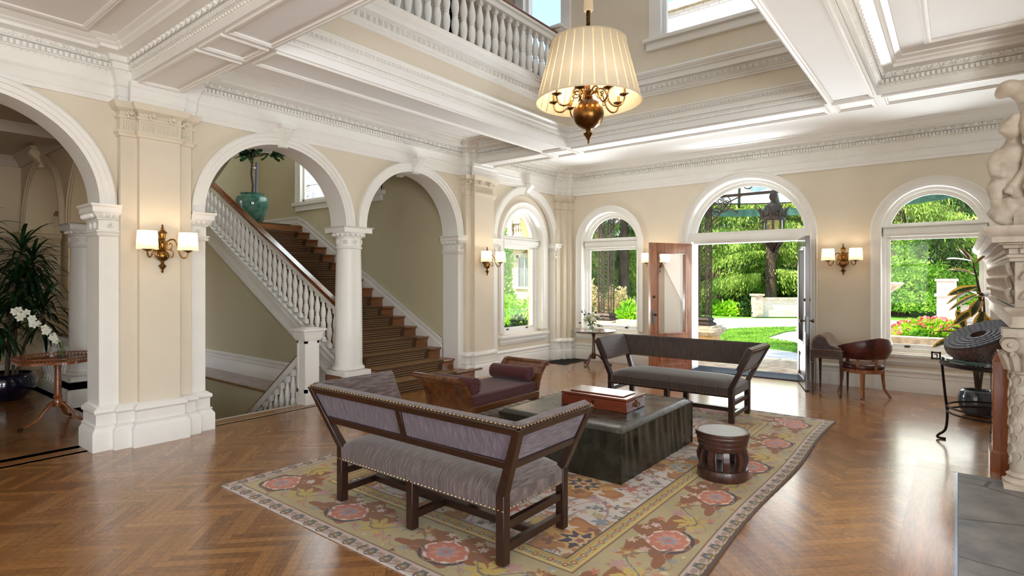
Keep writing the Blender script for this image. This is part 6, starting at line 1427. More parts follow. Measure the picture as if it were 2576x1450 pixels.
m.build('grass_plane', M_lawn, lw)
dw = struct('driveway'); m = MB(); m.add([(x,y,G-.02) for x,y in ((-6.9,10.8),(12,10.8),(12,30.5),(2,33.5),(-4.2,33.2),(-6.4,31.7),(-8.2,30.7),(-10.2,29.4),(-12.2,25.8),(-13.3,22.6),(-14,19.0),(-13,16.),(-9.,15.2),(-8.4,13.6))],[tuple(range(14))]); m.build('paving', M_drive, dw)
m = MB(); m.box((-8.2,10.81,-.9),(6.5,13.2,-.06)); m.box((-5.0,13.2,-.9),(-2.2,14.3,-.16)); m.build('porch_floor', M_pale, dw)
li = struct('lawn_island'); isl = [(-7.3,20.9),(-7.2,22.0),(-6.95,23.3),(-6.3,24.4),(-5.5,25.2),(-4.6,25.6),(-5.15,23.2),(-5.14,20.3),(-4.2,19.4),(-3.3,18.7),(-2.2,18.0),(-2.9,16.5),(-3.66,17.2),(-4.3,17.5),(-5.4,18.2),(-6.4,19.0),(-7.0,19.9)]
m = MB(); m.prism(isl, G-.05, G+.03); m.build('turf', M_lawn, li)
def cards(name, pos, dr, ln, wd, mat, parent=None, kind=None):
    """many small tapering leaf blades; arrays of position, direction, length, width"""
    n = len(pos); dr = dr/np.linalg.norm(dr, axis=1, keepdims=True); r = rn_.normal(size=(n, 3)); sd = np.cross(dr, r); sd /= np.linalg.norm(sd, axis=1, keepdims=True)+1e-9; nr = np.cross(sd, dr)
    a = pos; b = pos+dr*(ln*.5)[:, None]+sd*wd[:, None]+nr*(wd*.3)[:, None]; c = pos+dr*ln[:, None]; d = pos+dr*(ln*.45)[:, None]-sd*wd[:, None]+nr*(wd*.3)[:, None]
    co = np.stack([a, b, c, d], 1).reshape(-1, 3); me = bpy.data.meshes.new(name); me.vertices.add(4*n); me.vertices.foreach_set('co', co.ravel()); me.loops.add(4*n); me.loops.foreach_set('vertex_index', np.arange(4*n, dtype=np.int32)); me.polygons.add(n); me.polygons.foreach_set('loop_start', np.arange(0, 4*n, 4, dtype=np.int32)); me.update(calc_edges=True); me.materials.append(mat)
    o = bpy.data.objects.new(name, me); C.objects.link(o)
    if parent: o.parent = parent
    if kind: o['kind'] = kind
    return o
# turf blades on the island
P_ = []; 
def inside(x, y, poly):
    c = False; j = len(poly)-1
    for i in range(len(poly)):
        if (poly[i][1] > y) != (poly[j][1] > y) and x < (poly[j][0]-poly[i][0])*(y-poly[i][1])/(poly[j][1]-poly[i][1])+poly[i][0]: c = not c
        j = i
    return c
while len(P_) < 14000:
    x, y = rn_.uniform(-7.4,-2.1), rn_.uniform(16.4,25.6)
    if inside(x, y, isl): P_.append((x, y, G+.028))
n = len(P_); o = cards('grass', np.array(P_), np.stack([rn_.normal(0,.35,n), rn_.normal(0,.35,n), np.ones(n)], 1), rn_.uniform(.04,.09,n), np.full(n,.008), M_grass); tag(o, 'short sunlit green grass of the lawn island beyond the open door', 'grass', kind='stuff')
M_con = [leaf_mat('bright_conifer', (70,112,30), (176,208,96), .6, .35, .9), leaf_mat('deep_conifer', (30,62,24), (84,124,46), .6, .3, .9), leaf_mat('yellow_conifer', (96,136,36), (196,216,104), .6, .4, .9)]
M_map = leaf_mat('maple_leaf', (92,150,34), (178,220,84), .6, .45, 1.2); M_bush = leaf_mat('dark_shrub', (26,54,20), (70,108,40), .6, .3, 1.5); M_pinkbush = leaf_mat('rosy_shrub', (146,150,84), (220,196,150), .7, .35, 2.2); M_lime = leaf_mat('lime_shrub', (104,170,24), (184,226,60), .6, .45, 1.6)
M_bark = pmat('grey_brown_bark', (104,84,68), .95, var=.3, scale=4., bump=.9, bscale=9, stretch=(1,1,.25))
def conifer(x, y, H_, R_, z0, kind, label, tr=.4, nb=46, per=170, ln=(.14,.34), cat='tree'):
    t = thing('conifer', label, cat, (x, y, G), 0, None); m = MB(); m.tube([(0,0,-.1),(0,0,.5),(.05,.02,H_*.35),(0,0,H_*.95)], [tr*1.35,tr,tr*.75,.04], 12); m.build('trunk', M_bark, t)
    hs = z0+(H_-z0)*rn_.rand(nb)**1.25; an = np.arange(nb)*2.399+rn_.rand(nb)*.5; rr = R_*(1-(hs-z0)/(H_-z0+.01))**.65*rn_.uniform(.75,1.1,nb)+.3; pos = []; drs = []
    for h, a, r in zip(hs, an, rr):
        k = int(4.2*per*(.35+r/R_)); tt = rn_.uniform(.12,1.,k); dx, dy = math.cos(a), math.sin(a); lat = rn_.normal(0,.22,k)*r*.5*tt; hang = rn_.exponential(.42,k).clip(0,1.5)*(0.4+.6*tt)
        pos.append(np.stack([dx*r*tt-dy*lat, dy*r*tt+dx*lat, h+.10*r*tt-.26*r*tt**2-hang], 1)); drs.append(np.stack([dx*.5+rn_.normal(0,.35,k), dy*.5+rn_.normal(0,.35,k), -.9+rn_.normal(0,.3,k)], 1))
        if r > R_*.55 and z0 < h: pass
    pos = np.concatenate(pos); drs = np.concatenate(drs); pos[:,2] = np.maximum(pos[:,2], .25); n = len(pos)
    cards('foliage', pos, drs, rn_.uniform(*ln, n), rn_.uniform(.014,.034,n), M_con[kind], t); m = MB()
    for h, a, r in list(zip(hs, an, rr))[:16]: m.tube([(0,0,h),(math.cos(a)*r*.5,math.sin(a)*r*.5,h-.02*r),(math.cos(a)*r*.95,math.sin(a)*r*.95,h-.16*r)], [.06,.035,.01], 5)
    m.build('branches', M_bark, t); return t
def shrub(x, y, rx, ry, h, mat, label, n=2600, ln=(.10,.24), wd=(.03,.06), name='shrub', z=0., cat='shrub', stem=True):
    t = thing(name, label, cat, (x, y, G+z)); v = rn_.normal(size=(n,3)); v /= np.linalg.norm(v, axis=1, keepdims=True); v[:,2] = np.abs(v[:,2]); q = rn_.rand(n)**.35; lump = 1+.16*np.sin(v[:,0]*9+x)*np.cos(v[:,1]*8+y)+.1*np.sin(v[:,2]*14)
    pos = v*(q*lump)[:,None]*np.array([rx,ry,h]); cards('foliage', pos, v+rn_.normal(0,.6,(n,3))+np.array([0,0,.15]), rn_.uniform(*ln,n), rn_.uniform(*wd,n), mat, t)
    if stem:
        m = MB(); 
        for k in range(5): a = k*1.26; m.tube([(.06*math.cos(a),.06*math.sin(a),-.02),(rx*.3*math.cos(a),ry*.3*math.sin(a),h*.5)], [.03,.012], 5)
        m.build('stems', M_bark, t)
    return t
conifer(-12.7, 38.4, 15, 5.2, 4.9, 0, 'big weeping conifer with thick bare trunk seen left in the open doorway', .47, 60, 190)
conifer(-8.9, 36.6, 14, 5.6, 1.9, 2, 'light green weeping conifer drooping over the low brick wall beyond the door', .35, 70, 200)
conifer(-5.0, 41, 15, 5.5, 1.6, 0, 'weeping conifer behind the right part of the doorway', .4, 60, 170)
conifer(-15.5, 45, 16, 5.5, 1.2, 1, 'deep green conifer far behind the thick trunk in the doorway', .4, 50, 170)
conifer(-20.3, 34.5, 14, 5.0, 1.0, 2, 'yellow green conifer seen behind the iron column in the left window', .4, 60, 190)
conifer(-15.6, 30.5, 13, 3.6, 3.2, 0, 'light conifer hanging at the right edge of the left end window', .35, 50, 170)
conifer(-17.3, 27.0, 8, 2.4, .3, 0, 'dense mid green conifer low beside the iron column in the left window', .25, 60, 140, (.15,.32))
conifer(-25, 42, 16, 6, .6, 1, 'dark conifer filling the far left behind the left end window', .4, 55, 170)
conifer(-2.6, 38.5, 15, 5.2, 4.2, 2, 'weeping conifer high in the left half of the right end window', .4, 60, 180)
conifer(1.6, 40, 15, 5.2, 4.0, 1, 'dark weeping conifer in the right half of the right end window', .4, 60, 180)
conifer(.2, 47, 16, 6.0, 1.0, 1, 'distant dark conifer behind the brick gate pier', .4, 50, 170)
conifer(-9.5, 47, 16, 6.0, .6, 1, 'distant dark conifer at the middle of the doorway view', .4, 50, 170)
shrub(-2.3, 37.2, 2.0, 1.6, 3.6, M_map, 'bright maple tree left of the brick gate pier', 12000, (.09,.2), (.035,.07), 'maple_tree', .3, 'tree')
shrub(1.3, 38.0, 1.8, 1.5, 3.2, M_map, 'bright maple tree right of the brick gate pier', 9000, (.09,.2), (.035,.07), 'maple_tree', .3, 'tree')
shrub(-4.6, 39.0, 1.6, 1.4, 2.4, M_map, 'bright leafy bush behind the right end of the low brick wall', 3000, (.14,.3), (.05,.10))
shrub(-11.4, 33.4, .8, .6, .75, M_lime, 'light green hosta clump at the foot of the thick trunk', 900, (.2,.4), (.06,.1))
shrub(-10.1, 32.4, .9, .6, .62, M_lime, 'low light green bush between trunk and brick wall', 900, (.2,.36), (.05,.1))
shrub(-9.0, 32.3, .55, .5, .9, M_bush, 'small dark rounded bush at the left end of the low brick wall', 900)
shrub(-12.9, 41.5, 3.2, 1.4, 1.9, M_bush, 'dark hedge behind the strip of lawn in the doorway', 4200, (.16,.34), (.05,.09))
shrub(-8.6, 42, 3.2, 1.4, 1.9, M_bush, 'dark hedge behind the low brick wall', 4200, (.16,.34), (.05,.09))
shrub(-13.4, 22.3, 1.0, .9, 1.9, M_pinkbush, 'rosy flowering bush left of the iron column in the left window', 3000, (.08,.18))
shrub(-12.0, 22.9, .9, .8, 1.5, M_pinkbush, 'rosy flowering bush right of the iron column in the left window', 2600, (.08,.18))
shrub(-11.2, 22.4, .5, .5, .9, M_lime, 'lime green fern clump low in the left end window', 900, (.2,.4), (.03,.06))
shrub(-11.2, 24.6, 1.0, .8, 1.3, M_bush, 'dark bush behind the lime ferns in the left window', 2200)
shrub(-23, 38, 4, 2, 2.6, M_bush, 'long dark hedge far behind the left end window', 4200, (.16,.34), (.05,.09))
# cypress and hedges outside the arched side window
shrub(-13.2, 15.9, .55, .55, 4.6, M_lime, 'slim bright green cypress at the left of the arched side window', 5200, (.10,.22), (.03,.05), 'cypress', .2, 'tree')
shrub(-11.6, 14.9, 1.7, 1.3, 1.25, M_lime, 'sunlit rounded green hedge seen through the arched side window', 6000, (.08,.16), (.025,.045), 'hedge')
shrub(-9.5, 12.5, 1.0, .9, .82, M_bush, 'shaded dark hedge just outside the arched side window', 4200, (.08,.16), (.025,.045), 'hedge')
# ---------------------------------------------------------------- brick wing seen through the side window
bw = thing('brick_wing', 'buff brick house wing with stone balcony and window outside the side window', 'building', (-17.5, 23.2, G)); m = MB(); m.box((-7,-.0,0),(1.1,6,9)); m.build('wall', M_brick, bw)
m = MB(); m.box((-7.1,-.9,4.0),(1.1,0,4.15)); m.box((-7.1,-.8,3.85),(1.05,0,4.0)); m.box((-7.1,-.86,4.78),(1.1,-.66,4.9)); m.box((-7.1,-.84,4.15),(1.1,-.68,4.24))
for xx in (-.2,1.0): m.box((xx-.12,-.9,4.15),(xx+.12,-.62,4.95))
m.build('balcony', M_pale, bw)
for k in range(7): m = MB(); m.lathe([(.06,4.24),(.06,4.3),(.035,4.34),(.075,4.46),(.05,4.6),(.035,4.66),(.06,4.72),(.06,4.78)], (-.02+.165*k-.1,-.76,0), 10); m.build('baluster', M_pale, bw)
for xx in (.1,.85): m = MB(); m.tube([(xx,-.02,3.45),(xx,-.25,3.5),(xx,-.6,3.72),(xx,-.75,3.85)], [.10,.13,.12,.1], 8); m.build('bracket', M_pale, bw)
wn_ = MB(); wn_.box((-.45,-.06,1.6),(-.3,0,3.25)); wn_.box((.45,-.06,1.6),(.6,0,3.25)); wn_.box((-.45,-.06,3.1),(.6,0,3.3)); wn_.box((-.55,-.1,1.5),(.7,0,1.62)); wn_.box((.05,-.04,1.6),(.11,0,3.1)); f_ = wn_.build('window', M_pale, bw); m = MB(); m.box((-.3,-.02,1.6),(.45,.01,3.1)); m.build('pane', pmat('dark_window_glass', (92,104,104), .1, var=.1), f_)
# ashlar porch pier outside the side window and cladding of the entrance front
ap = struct('wall_porch'); m = MB()
for k in range(12): m.box((-8.05,10.83,-.3+.385*k),(-7.62,11.3,.078+.385*k))
m.box((-8.0,10.84,-.3),(-7.66,11.28,4.3)); 
for x0, x1 in ((-7.1,WA-.66),(WA+.66,WD-1.06),(WD+1.06,WB-.66)):
    for k in range(12): m.box((x0,10.815,-.3+.385*k),(x1,10.86,.078+.385*k))
m.build('ashlar', M_ashlar, ap, bevel=.006)
m = MB(); arch_wall(m, mpX(-7.62), 7.3, 10.9, 2.4, 4.4, [(9.0,1.55,2.6,2.4)], .4); m.build('porch_arch', M_ashlar, ap)
# ---------------------------------------------------------------- porte-cochere: pedestals, iron columns, canopy, lantern
def pedestal(x, y, label):
    p = thing('stone_pedestal', label, 'pedestal', (x, y, G), 0, 'stone pedestals of the iron columns'); m = MB(); m.box((-.33,-.33,0),(.33,.33,.62)); m.box((-.40,-.40,0),(.40,.40,.16)); m.build('body', M_ashlar, p, bevel=.01)
    m = MB(); sweep(m, [(0,.62),(.03,.63),(.06,.68),(.10,.72),(.10,.80),(.0,.82)], [(-.33,-.33),(-.33,.33),(.33,.33),(.33,-.33)][::-1], closed=True); m.box((-.36,-.36,.7),(.36,.36,.86)); m.build('cap', M_pale, p); return p
pedestal(-4.98, 14.0, 'tan stone pedestal of the iron column at the left of the doorway'); pedestal(-7.69, 14.0, 'tan stone pedestal of the iron column in the left window')
def iron_column(x, y, label):
    p = thing('iron_column', label, 'column', (x, y, .565), 0, 'openwork iron porch columns'); w_ = .155
    m = MB()
    for sx in (-1,1):
        for sy in (-1,1): m.box((sx*w_-.015,sy*w_-.015,.12),(sx*w_+.015,sy*w_+.015,3.2))
    for sx, sy in ((0,1),(1,0),(0,-1),(-1,0)): m.box((sx*w_-.008,sy*w_-.008,.12),(sx*w_+.008,sy*w_+.008,3.2))
    m.build('bars', M_rust, p)
    m = MB(); 
    for k in range(27):
        z = .22+.11*k
        for sx, sy in ((0,1),(0,-1),(1,0),(-1,0)):
            for q in (-.08,.08):
                c = lambda a: ((q+.05*math.cos(a) if sx == 0 else sx*w_), (q+.05*math.cos(a) if sy == 0 else sy*w_), z+.046*math.sin(a)); m.tube([c(.4+.85*i) for i in range(7)], .0055, 4, caps=False)
    m.build('scrollwork', M_rust, p)
    m = MB(); sweep(m, [(.09,0),(.10,.04),(.05,.07),(.03,.10),(.06,.13),(.05,.16),(.0,.2)], [(-w_,-w_),(-w_,w_),(w_,w_),(w_,-w_)][::-1], closed=True); m.box((-w_-.05,-w_-.05,.0),(w_+.05,w_+.05,.05)); m.build('base', M_rust, p)
    m = MB()     # scroll brackets under the canopy
    def spiral(cx, cz, r, tr, sg, ax):
        pts = []
        for i in range(26):
            a = i*.42; rr = r*(1-i/30); u = cx+sg*rr*math.cos(a); pts.append((u, 0, cz+rr*math.sin(a)) if ax else (0, u, cz+rr*math.sin(a)))
        m.tube(pts, tr, 5)
    for sg in (-1,1):
        for ax in (0,1):
            spiral(sg*.32, 2.75, .14, .014, sg, ax); spiral(sg*.42, 3.05, .10, .012, -sg, ax); spiral(sg*.56, 2.98, .08, .01, sg, ax)
            B = lambda u, z: (sg*u, 0, z) if ax else (0, sg*u, z); m.tube([B(w_,2.4),B(.22,2.55),B(.44,2.75),B(.62,3.0),B(1.0,3.16)], .016, 6)
            cc = [B(.42+.26*math.cos(i*.35), 2.98+.22*math.sin(i*.35)) for i in range(18)]; m.tube(cc, .013, 5, closed=True)
            for i in range(6): spiral(sg*(.42+.13*math.cos(i*1.05)), 2.98+.12*math.sin(i*1.05), .055, .008, (-1)**i, ax)
    m.build('scroll_bracket', M_rust, p); return p
iron_column(-4.98, 14.0, 'openwork iron porch column at the left edge of the doorway view'); iron_column(-7.69, 14.0, 'openwork iron porch column seen through the left end window')
cn = thing('glass_canopy', 'green copper and glass porch canopy on iron scrolls outside the door', 'canopy', (-3.0, 10.85, 0)); R2 = 7.2; EX = .62

def frosted():
    t = NT('frosted_canopy_glass'); tr = t.new('ShaderNodeBsdfTransparent'); tr.inputs[0].default_value = (*lin((226,240,238)),1); tl = t.new('ShaderNodeBsdfTranslucent'); n = t.new('ShaderNodeTexNoise', i_Scale=4.0, i_Detail=4.0); t.link(t.ramp(n.outputs[0], [(.3, lin((206,224,222))), (.7, lin((240,248,248)))]), tl.inputs[0])
    mx = t.new('ShaderNodeMixShader', i_0=.55); t.link(tr.outputs[0], mx.inputs[1]); t.link(tl.outputs[0], mx.inputs[2]); t.link(mx.outputs[0], t.out.inputs[0]); return t.m
an = [PI*k/14 for k in range(15)]; m = MB()
m.grid([[(R2*EX*math.cos(a),R2*math.sin(a)*.92,3.50),((R2+.12)*EX*math.cos(a),(R2+.12)*math.sin(a)*.92,3.52),((R2+.2)*EX*math.cos(a),(R2+.2)*math.sin(a)*.92,3.60),((R2+.2)*EX*math.cos(a),(R2+.2)*math.sin(a)*.92,3.70),((R2-.02)*EX*math.cos(a),(R2-.02)*math.sin(a)*.92,3.70)] for a in an], closeu=True); m.build('gutter', M_green, cn)
m = MB(); 
for a in an: m.beam((R2*EX*math.cos(a),R2*math.sin(a)*.92,3.80),(.9*math.cos(a),.9*math.sin(a),5.6),.07,.12)
for q in (.35,.68): m.tube([(R2*q*EX*math.cos(a),R2*q*math.sin(a)*.92,3.80+1.95*(1-q)) for a in an], .035, 6)
m.build('ribs', pmat('dark_green_iron', (44,62,58), .5, metal=.4, var=.15), cn)
m = MB(); m.grid([[(R2*EX*math.cos(a),R2*math.sin(a)*.92,3.86),(.9*math.cos(a),.9*math.sin(a),5.66)] for a in an]); m.build('glass', frosted(), cn, smooth=0)
m = MB()
for a0, a1 in zip(an[:-1], an[1:]):      # scrolled cresting inside the gutter
    for i in range(5):
        a = a0+(a1-a0)*(i+.5)/5; px_, py_ = (R2-.1)*EX*math.cos(a), (R2-.1)*math.sin(a)*.92; tx, ty = -math.sin(a), math.cos(a)*.92
        m.tube([(px_+tx*(.12*(1-j/16))*math.cos(j*.6), py_+ty*(.12*(1-j/16))*math.cos(j*.6), 3.99+.12*(1-j/16)*math.sin(j*.6)) for j in range(14)], .013, 4)
for z in (3.85,4.13): m.tube([((R2-.1)*EX*math.cos(a),(R2-.1)*math.sin(a)*.92,z) for a in an], .018, 5)
for x in (-1.98,-4.69): m.tube([(x,3.15,3.55),(x,0,3.75)], .03, 6); m.tube([(x,3.15,3.7),(x,R2*.9,3.62)], .03, 6)
m.tube([(-5.2,3.15,3.72),(5.,3.15,3.72)], .035, 6)
for k in range(13):
    x = -4.6+.62*k
    m.tube([(x+.20*(1-j/18)*math.cos(j*.55), 3.15, 3.95+.2*(1-j/18)*math.sin(j*.55)) for j in range(16)], .014, 5)
m.tube([(-3.2+.1*i, 3.15, 4.25-.42*math.sin(i*PI/26)) for i in range(27)], .018, 5); m.build('scrollwork', M_rust, cn)
ln_ = thing('porch_lantern', 'large dark bronze hanging lantern with spiked crown outside the door', 'lantern', (-3.12, 13.05, 2.12)); M_lan = pmat('lantern_bronze', (66,58,54), .45, metal=.7, var=.2, scale=20)
m = MB(); m.tube([(.075*math.cos(PI*2*k/20),0,.075+.075*math.sin(PI*2*k/20)) for k in range(20)], .013, 6, closed=True); m.build('ring', M_lan, ln_)
m = MB(); m.lathe([(.03,.15),(.05,.17),(.03,.2),(.10,.27),(.20,.36),(.215,.40)], seg=12); 
for k in range(8): a = PI/4*k; m.tube([(.04*math.cos(a),.04*math.sin(a),.18),(.15*math.cos(a),.15*math.sin(a),.30),(.215*math.cos(a),.215*math.sin(a),.40)], .016, 5)
m.build('lower_basket', M_lan, ln_); m = MB()
for k in range(8): a = PI/4*k+.2; m.tube([(.205*math.cos(a),.205*math.sin(a),.39),(.205*math.cos(a),.205*math.sin(a),.86)], .018, 6)
m.lathe([(.22,.84),(.24,.86),(.235,.93),(.215,1.05),(.16,1.17),(.06,1.24),(.05,1.27),(.085,1.34),(.075,1.41),(.03,1.46),(.03,1.55),(.012,1.6),(.012,1.9)], seg=24); m.build('frame', M_lan, ln_)
m = MB()
for k in range(8):
    a = PI/4*k; c, s_ = math.cos(a), math.sin(a); m.tube([(.235*c,.235*s_,.90),(.25*c,.25*s_,1.02),(.30*c,.30*s_,1.10),(.36*c,.36*s_,1.16)], [.03,.026,.016,.003], 6)
    for j in (-.15,0,.15): m.ball((.235*math.cos(a+.39+j),.235*math.sin(a+.39+j),.97), .035, 8, 5, (.6,.6,1.6))
m.build('spiked_crown', M_lan, ln_); m = MB(); m.lathe([(.195,.39),(.195,.86)], seg=8, caps=False); m.build('panes', glass_mat('lantern_glass', (240,238,228), .12, .05), ln_); m = MB(); m.lathe([(.015,.4),(.015,.52)], seg=8); m.build('candle', M_white, ln_); m = MB(); m.ball((0,0,.56), .03, 8, 8, (1,1,1.6)); m.build('flame_bulb', M_bulb, ln_)
# stone balustrades of the terrace
def terrace(x0, x1, y, label, cap=.60):
    t = thing('terrace_balustrade', label, 'balustrade', ((x0+x1)/2, y, G)); hw = (x1-x0)/2; z = cap-G
    m = MB(); m.box((-hw,-.18,z-.16),(hw,.18,z)); m.box((-hw,-.14,z-.24),(hw,.14,z-.16)); m.build('coping', M_pale, t, bevel=.012); m = MB(); m.box((-hw,-.16,0),(hw,.16,.22)); m.build('plinth', M_ashlar, t)
    k = 0; x = -hw+.2
    while x < hw-.1: m = MB(); m.lathe([(.09,.22),(.09,.27),(.05,.30),(.105,.40),(.08,.5),(.05,z-.34),(.08,z-.3),(.09,z-.24)], (x,0,0), 12); m.build('baluster', M_ashlar, t); x += .31
    return t
terrace(-7.3,-5.4,14.0, 'stone balustrade between the two iron columns below the left window'); terrace(-10.2,-8.1,14.0, 'stone balustrade left of the iron column behind the flower vase', .55)
terrace(-1.75,2.2,13.2, 'weathered stone balustrade below the right end window')
sd = thing('stone_dish', 'grey stone dish lying on the balustrade behind the flower vase', 'dish', (-6.95,13.2,.40)); m = MB(); m.lathe([(.1,0),(.12,.03),(.3,.08),(.33,.12),(.3,.12),(.1,.07)], seg=28); m.lathe([(.12,-.7),(.1,-.3),(.1,0)], seg=16); m.build('bowl', pmat('grey_stone', (130,134,136), .8, var=.1), sd)
pl_ = thing('flower_planter', 'stone trough overflowing with pink and lime flowers behind the right balustrade', 'planter', (-.45,14.0,G)); m = MB(); m.box((-.75,-.28,0),(.95,.28,.72)); m.build('trough', M_pale, pl_, bevel=.02)
n = 3600; v = rn_.normal(size=(n,3)); v /= np.linalg.norm(v,axis=1,keepdims=True); v[:,2] = np.abs(v[:,2]); pos = v*(rn_.rand(n)**.4)[:,None]*np.array([.75,.4,.46])+np.array([.05,0,.72]); cards('leaves', pos, v+rn_.normal(0,.5,(n,3)), rn_.uniform(.06,.14,n), rn_.uniform(.02,.045,n), M_lime, pl_)
n = 420; v = rn_.normal(size=(n,3)); v /= np.linalg.norm(v,axis=1,keepdims=True); v[:,2] = np.abs(v[:,2]); pos = v*np.array([.80,.43,.50])+np.array([.05,0,.72]); cards('blossoms', pos[np.sin(pos[:,0]*9)+np.cos(pos[:,2]*11) > -.2], (v+rn_.normal(0,.7,(n,3)))[np.sin(pos[:,0]*9)+np.cos(pos[:,2]*11) > -.2], np.full((np.sin(pos[:,0]*9)+np.cos(pos[:,2]*11) > -.2).sum(),.07), np.full((np.sin(pos[:,0]*9)+np.cos(pos[:,2]*11) > -.2).sum(),.035), leaf_mat('pink_petal', (214,70,90), (246,160,150), .6, .4, 12.), pl_)
n = 600; pos = rn_.uniform(-1,1,(n,3))*np.array([.5,.2,.12])+np.array([-.45,-.2,.70]); cards('dark_leaves', pos, rn_.normal(0,1,(n,3)), rn_.uniform(.06,.12,n), rn_.uniform(.03,.05,n), leaf_mat('purple_leaf', (40,34,50), (84,74,96), .5, .1, 9.), pl_)
ft = thing('fountain', 'pale stone fountain basin and bowl on the drive beyond the door', 'fountain', (-2.1, 22.4, G)); m = MB(); m.lathe([(2.35,0),(2.4,.05),(2.3,.14),(2.42,.18),(2.46,.26),(2.36,.36),(2.2,.38),(2.1,.36),(2.1,.1),(.0,.08)], seg=56, caps=False); m.build('basin', M_pale, ft)
m = MB(); m.lathe([(.4,.05),(.3,.2),(.16,.4),(.22,.7),(.13,1.0),(.16,1.3),(.3,1.5),(.66,1.78),(.74,1.86),(.70,1.90),(.1,1.7)], seg=32); m.build('bowl', M_pale, ft)
gw = thing('garden_wall', 'low sunlit pale brick wall beyond the drive in the doorway', 'wall', (-8.4,31.6,G)); gw.rotation_euler = (0,0,.66); m = MB(); m.box((0,0,0),(5.5,.35,.92)); m.build('brickwork', M_brick2, gw); m = MB(); m.box((-.05,-.06,.92),(5.5,.41,1.02)); m.box((-.08,-.1,0),(.32,.45,1.12)); m.box((-.14,-.16,1.12),(.38,.5,1.22)); m.build('coping', M_pale, gw)
gp = thing('gate_pier', 'square pale brick gate pier with stone bands beyond the right window', 'gate pier', (-.40,32.6,G)); m = MB(); m.box((-.36,-.36,0),(.36,.36,1.95)); m.build('brickwork', M_brick2, gp); m = MB(); m.box((-.44,-.44,1.22),(.44,.44,1.34)); m.box((-.43,-.43,1.92),(.43,.43,2.02)); m.box((-.46,-.46,0),(.46,.46,.30)); m.build('stone_band', M_pale, gp)
g2_ = thing('garden_wall', 'pale brick wall to the right of the square gate pier', 'wall', (.1,33.4,G)); m = MB(); m.box((0,0,0),(4.5,.35,.72)); m.build('brickwork', M_brick2, g2_); m = MB(); m.box((0,-.05,.72),(4.5,.4,.8)); m.build('coping', M_pale, g2_)
rd = thing('asphalt_strip', 'blue grey strip of asphalt road before the gate pier', 'road', (-2.0,29.5,G-.02)); m = MB(); m.box((-3.,-1.6,0),(6,1.4,.012)); m.build('surface', pmat('asphalt', (96,102,116), .9, var=.1), rd)
cg = thing('brick_gable', 'sunlit pale brick gable seen through the upper hall windows', 'building', (-3., 13.2, 4.6)); m = MB(); m.box((-3.2,0,0),(3.2,.4,3.6)); m.build('brickwork', M_brick2, cg); m = MB(); m.box((-3.3,-.1,3.6),(3.3,.5,3.8)); m.build('coping', M_pale, cg)

for x, y, w_ in ((-30,50,5),(-22,52,5),(-15,54,5),(-7,54,5),(1,54,5),(7,50,5)): shrub(x, y, w_, 2., 7.5+(x % 3), M_bush, 'tall dark green tree belt at the back of the garden', 12000, (.25,.5), (.07,.12), 'distant_tree', 0, 'tree')['group'] = 'dark trees at the back of the garden'
# ---------------------------------------------------------------- daylight, added fill lamps, room lamps, camera
def area(name, loc, rot, sx, sy, power, col=(1,1,1)):
    l = bpy.data.lights.new(name, 'AREA'); l.shape = 'RECTANGLE'; l.size = sx; l.size_y = sy; l.energy = power; l.color = col
    o = bpy.data.objects.new(name, l); C.objects.link(o); o.location = loc; o.rotation_euler = rot; return o
def point(name, loc, power, col=(1,.78,.52), r=.03, parent=None):
    l = bpy.data.lights.new(name, 'POINT'); l.energy = power; l.color = col; l.shadow_soft_size = r
    o = bpy.data.objects.new(name, l); C.objects.link(o); o.location = loc
    if parent: o.parent = parent
    return o
H = PI/2
def aim(x, y, z): return Vector((x,y,z)).to_track_quat('-Z','Y').to_euler()
CW = (.90,.965,1)
for k, x in enumerate((-4.4, -1.6, 1.2)): area('fill_back_window', (x, -5.15, 1.9), aim(0,1,.45), 1.4, 2.4, 22, CW)  # added fill lamps before the unseen back windows, tilted up
for y in (-2.8, .4): area('fill_side_window', (3.55, y, 1.9), aim(-1,.1,.38), 1.4, 2.4, 175, CW)  # added fill lamps before unseen side windows, lift ceiling and left wall
area('fill_bay_window', (3.55, 9.0, 1.9), (H, 0, H), 1.2, 2.4, 25, CW)  # added fill lamp before an unseen window of the right wall
area('fill_upper_well', (-2.9, 5.1, 7.38), (0, 0, 0), 3.2, 4.6, 42, CW)  # added fill lamp under the closed upper ceiling
area('daylight_landing_window', (-10.2, 7.35, 4.7), (-H, 0, 0), 2.5, 2.3, 80, CW)
area('fill_stair_hall', (-10., 5., 6.85), (0, 0, 0), 3.5, 2.6, 40, CW)  # added fill lamp below the closed stair hall ceiling
area('fill_porch_uplight', (-2.8, 12.15, .03), aim(0,-.75,.66), 8.6, 1.9, 520, CW).data.spread = math.radians(95)  # added lamp over the porch floor, boosts ground bounce onto the ceilings
for x, w_, z_, h_ in ((WA,.95,1.6,1.9),(WD,1.7,1.25,2.2),(WB,.95,1.6,1.9)): area('daylight_end_window', (x, 10.72, z_), aim(0,-.9,-.45), w_, h_, 13*w_, (1,.985,.95))
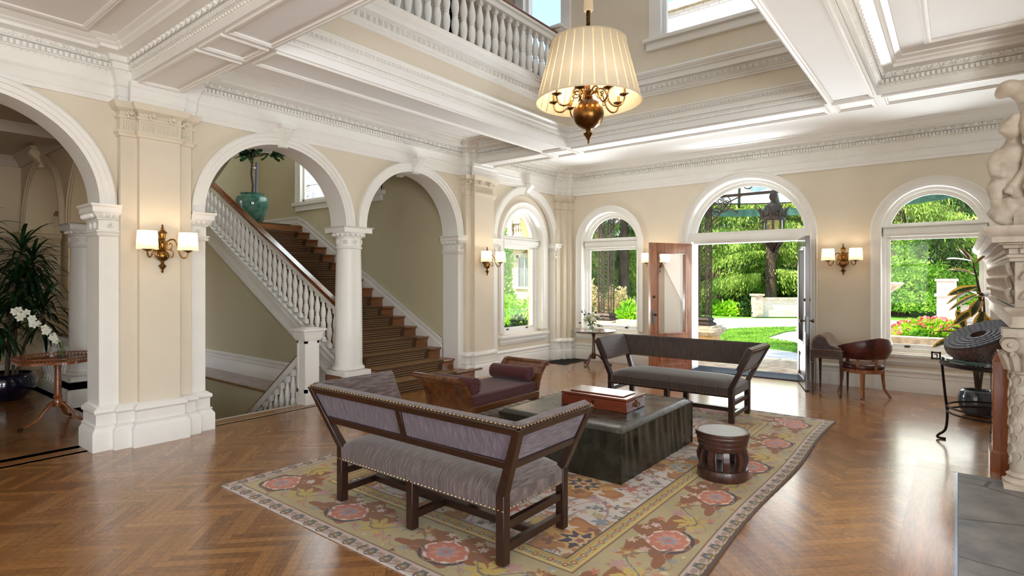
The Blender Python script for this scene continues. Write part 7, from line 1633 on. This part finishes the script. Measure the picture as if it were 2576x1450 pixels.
area('fill_garden_uplight', (-8.6, 9.0, .6), aim(.8,.0,.6), 1.2, 1.6, 120, CW)  # added lamp outside the side window, stands in for ground bounce
for s_, c in SCB: point('sconce_bulb', c, 1.7, r=.025, parent=s_)
for k in range(8): a = 2*PI*k/8+.3; point('chandelier_bulb', (.34*math.cos(a), .34*math.sin(a), .60), 1.5, r=.025, parent=chd)
for c, e in LAMPS: point('lamp_bulb', c, e)
sun = bpy.data.lights.new('sun', 'SUN'); sun.energy = 9.0; sun.angle = .009; sun.color = (1,.96,.88)
so = bpy.data.objects.new('sun', sun); C.objects.link(so); so.rotation_euler = Vector((.45,.62,-1.0)).to_track_quat('-Z','Y').to_euler()
w = bpy.data.worlds.new('sky'); bpy.context.scene.world = w; w.use_nodes = True; nt = w.node_tree; nt.nodes.clear()
bg = nt.nodes.new('ShaderNodeBackground'); sk = nt.nodes.new('ShaderNodeTexSky'); sk.sky_type = 'NISHITA'; sk.sun_disc = False; sk.sun_elevation = math.radians(52); sk.sun_rotation = math.radians(215); sk.altitude = 100
wo = nt.nodes.new('ShaderNodeOutputWorld'); nt.links.new(sk.outputs[0], bg.inputs[0]); bg.inputs[1].default_value = .38; nt.links.new(bg.outputs[0], wo.inputs[0])
cam = bpy.data.cameras.new('camera'); co = bpy.data.objects.new('camera', cam); C.objects.link(co)
co.location = (0, 0, 1.70); co.rotation_euler = (H, 0, math.radians(38.22))
cam.sensor_width = 36; cam.lens = 36*1424/2576; cam.shift_y = -(725-703)/2576; cam.clip_end = 400
sc = bpy.context.scene; sc.camera = co
vs = sc.view_settings; sc.display_settings.display_device = 'sRGB'; vs.view_transform = 'Standard'; vs.look = 'None'; vs.exposure = .56; vs.gamma = 1.; vs.use_curve_mapping = False
cy = sc.cycles; cy.max_bounces = 8; cy.diffuse_bounces = 4; cy.glossy_bounces = 4; cy.transmission_bounces = 4; cy.transparent_max_bounces = 12; cy.sample_clamp_indirect = 6.; cy.caustics_reflective = False; cy.caustics_refractive = False
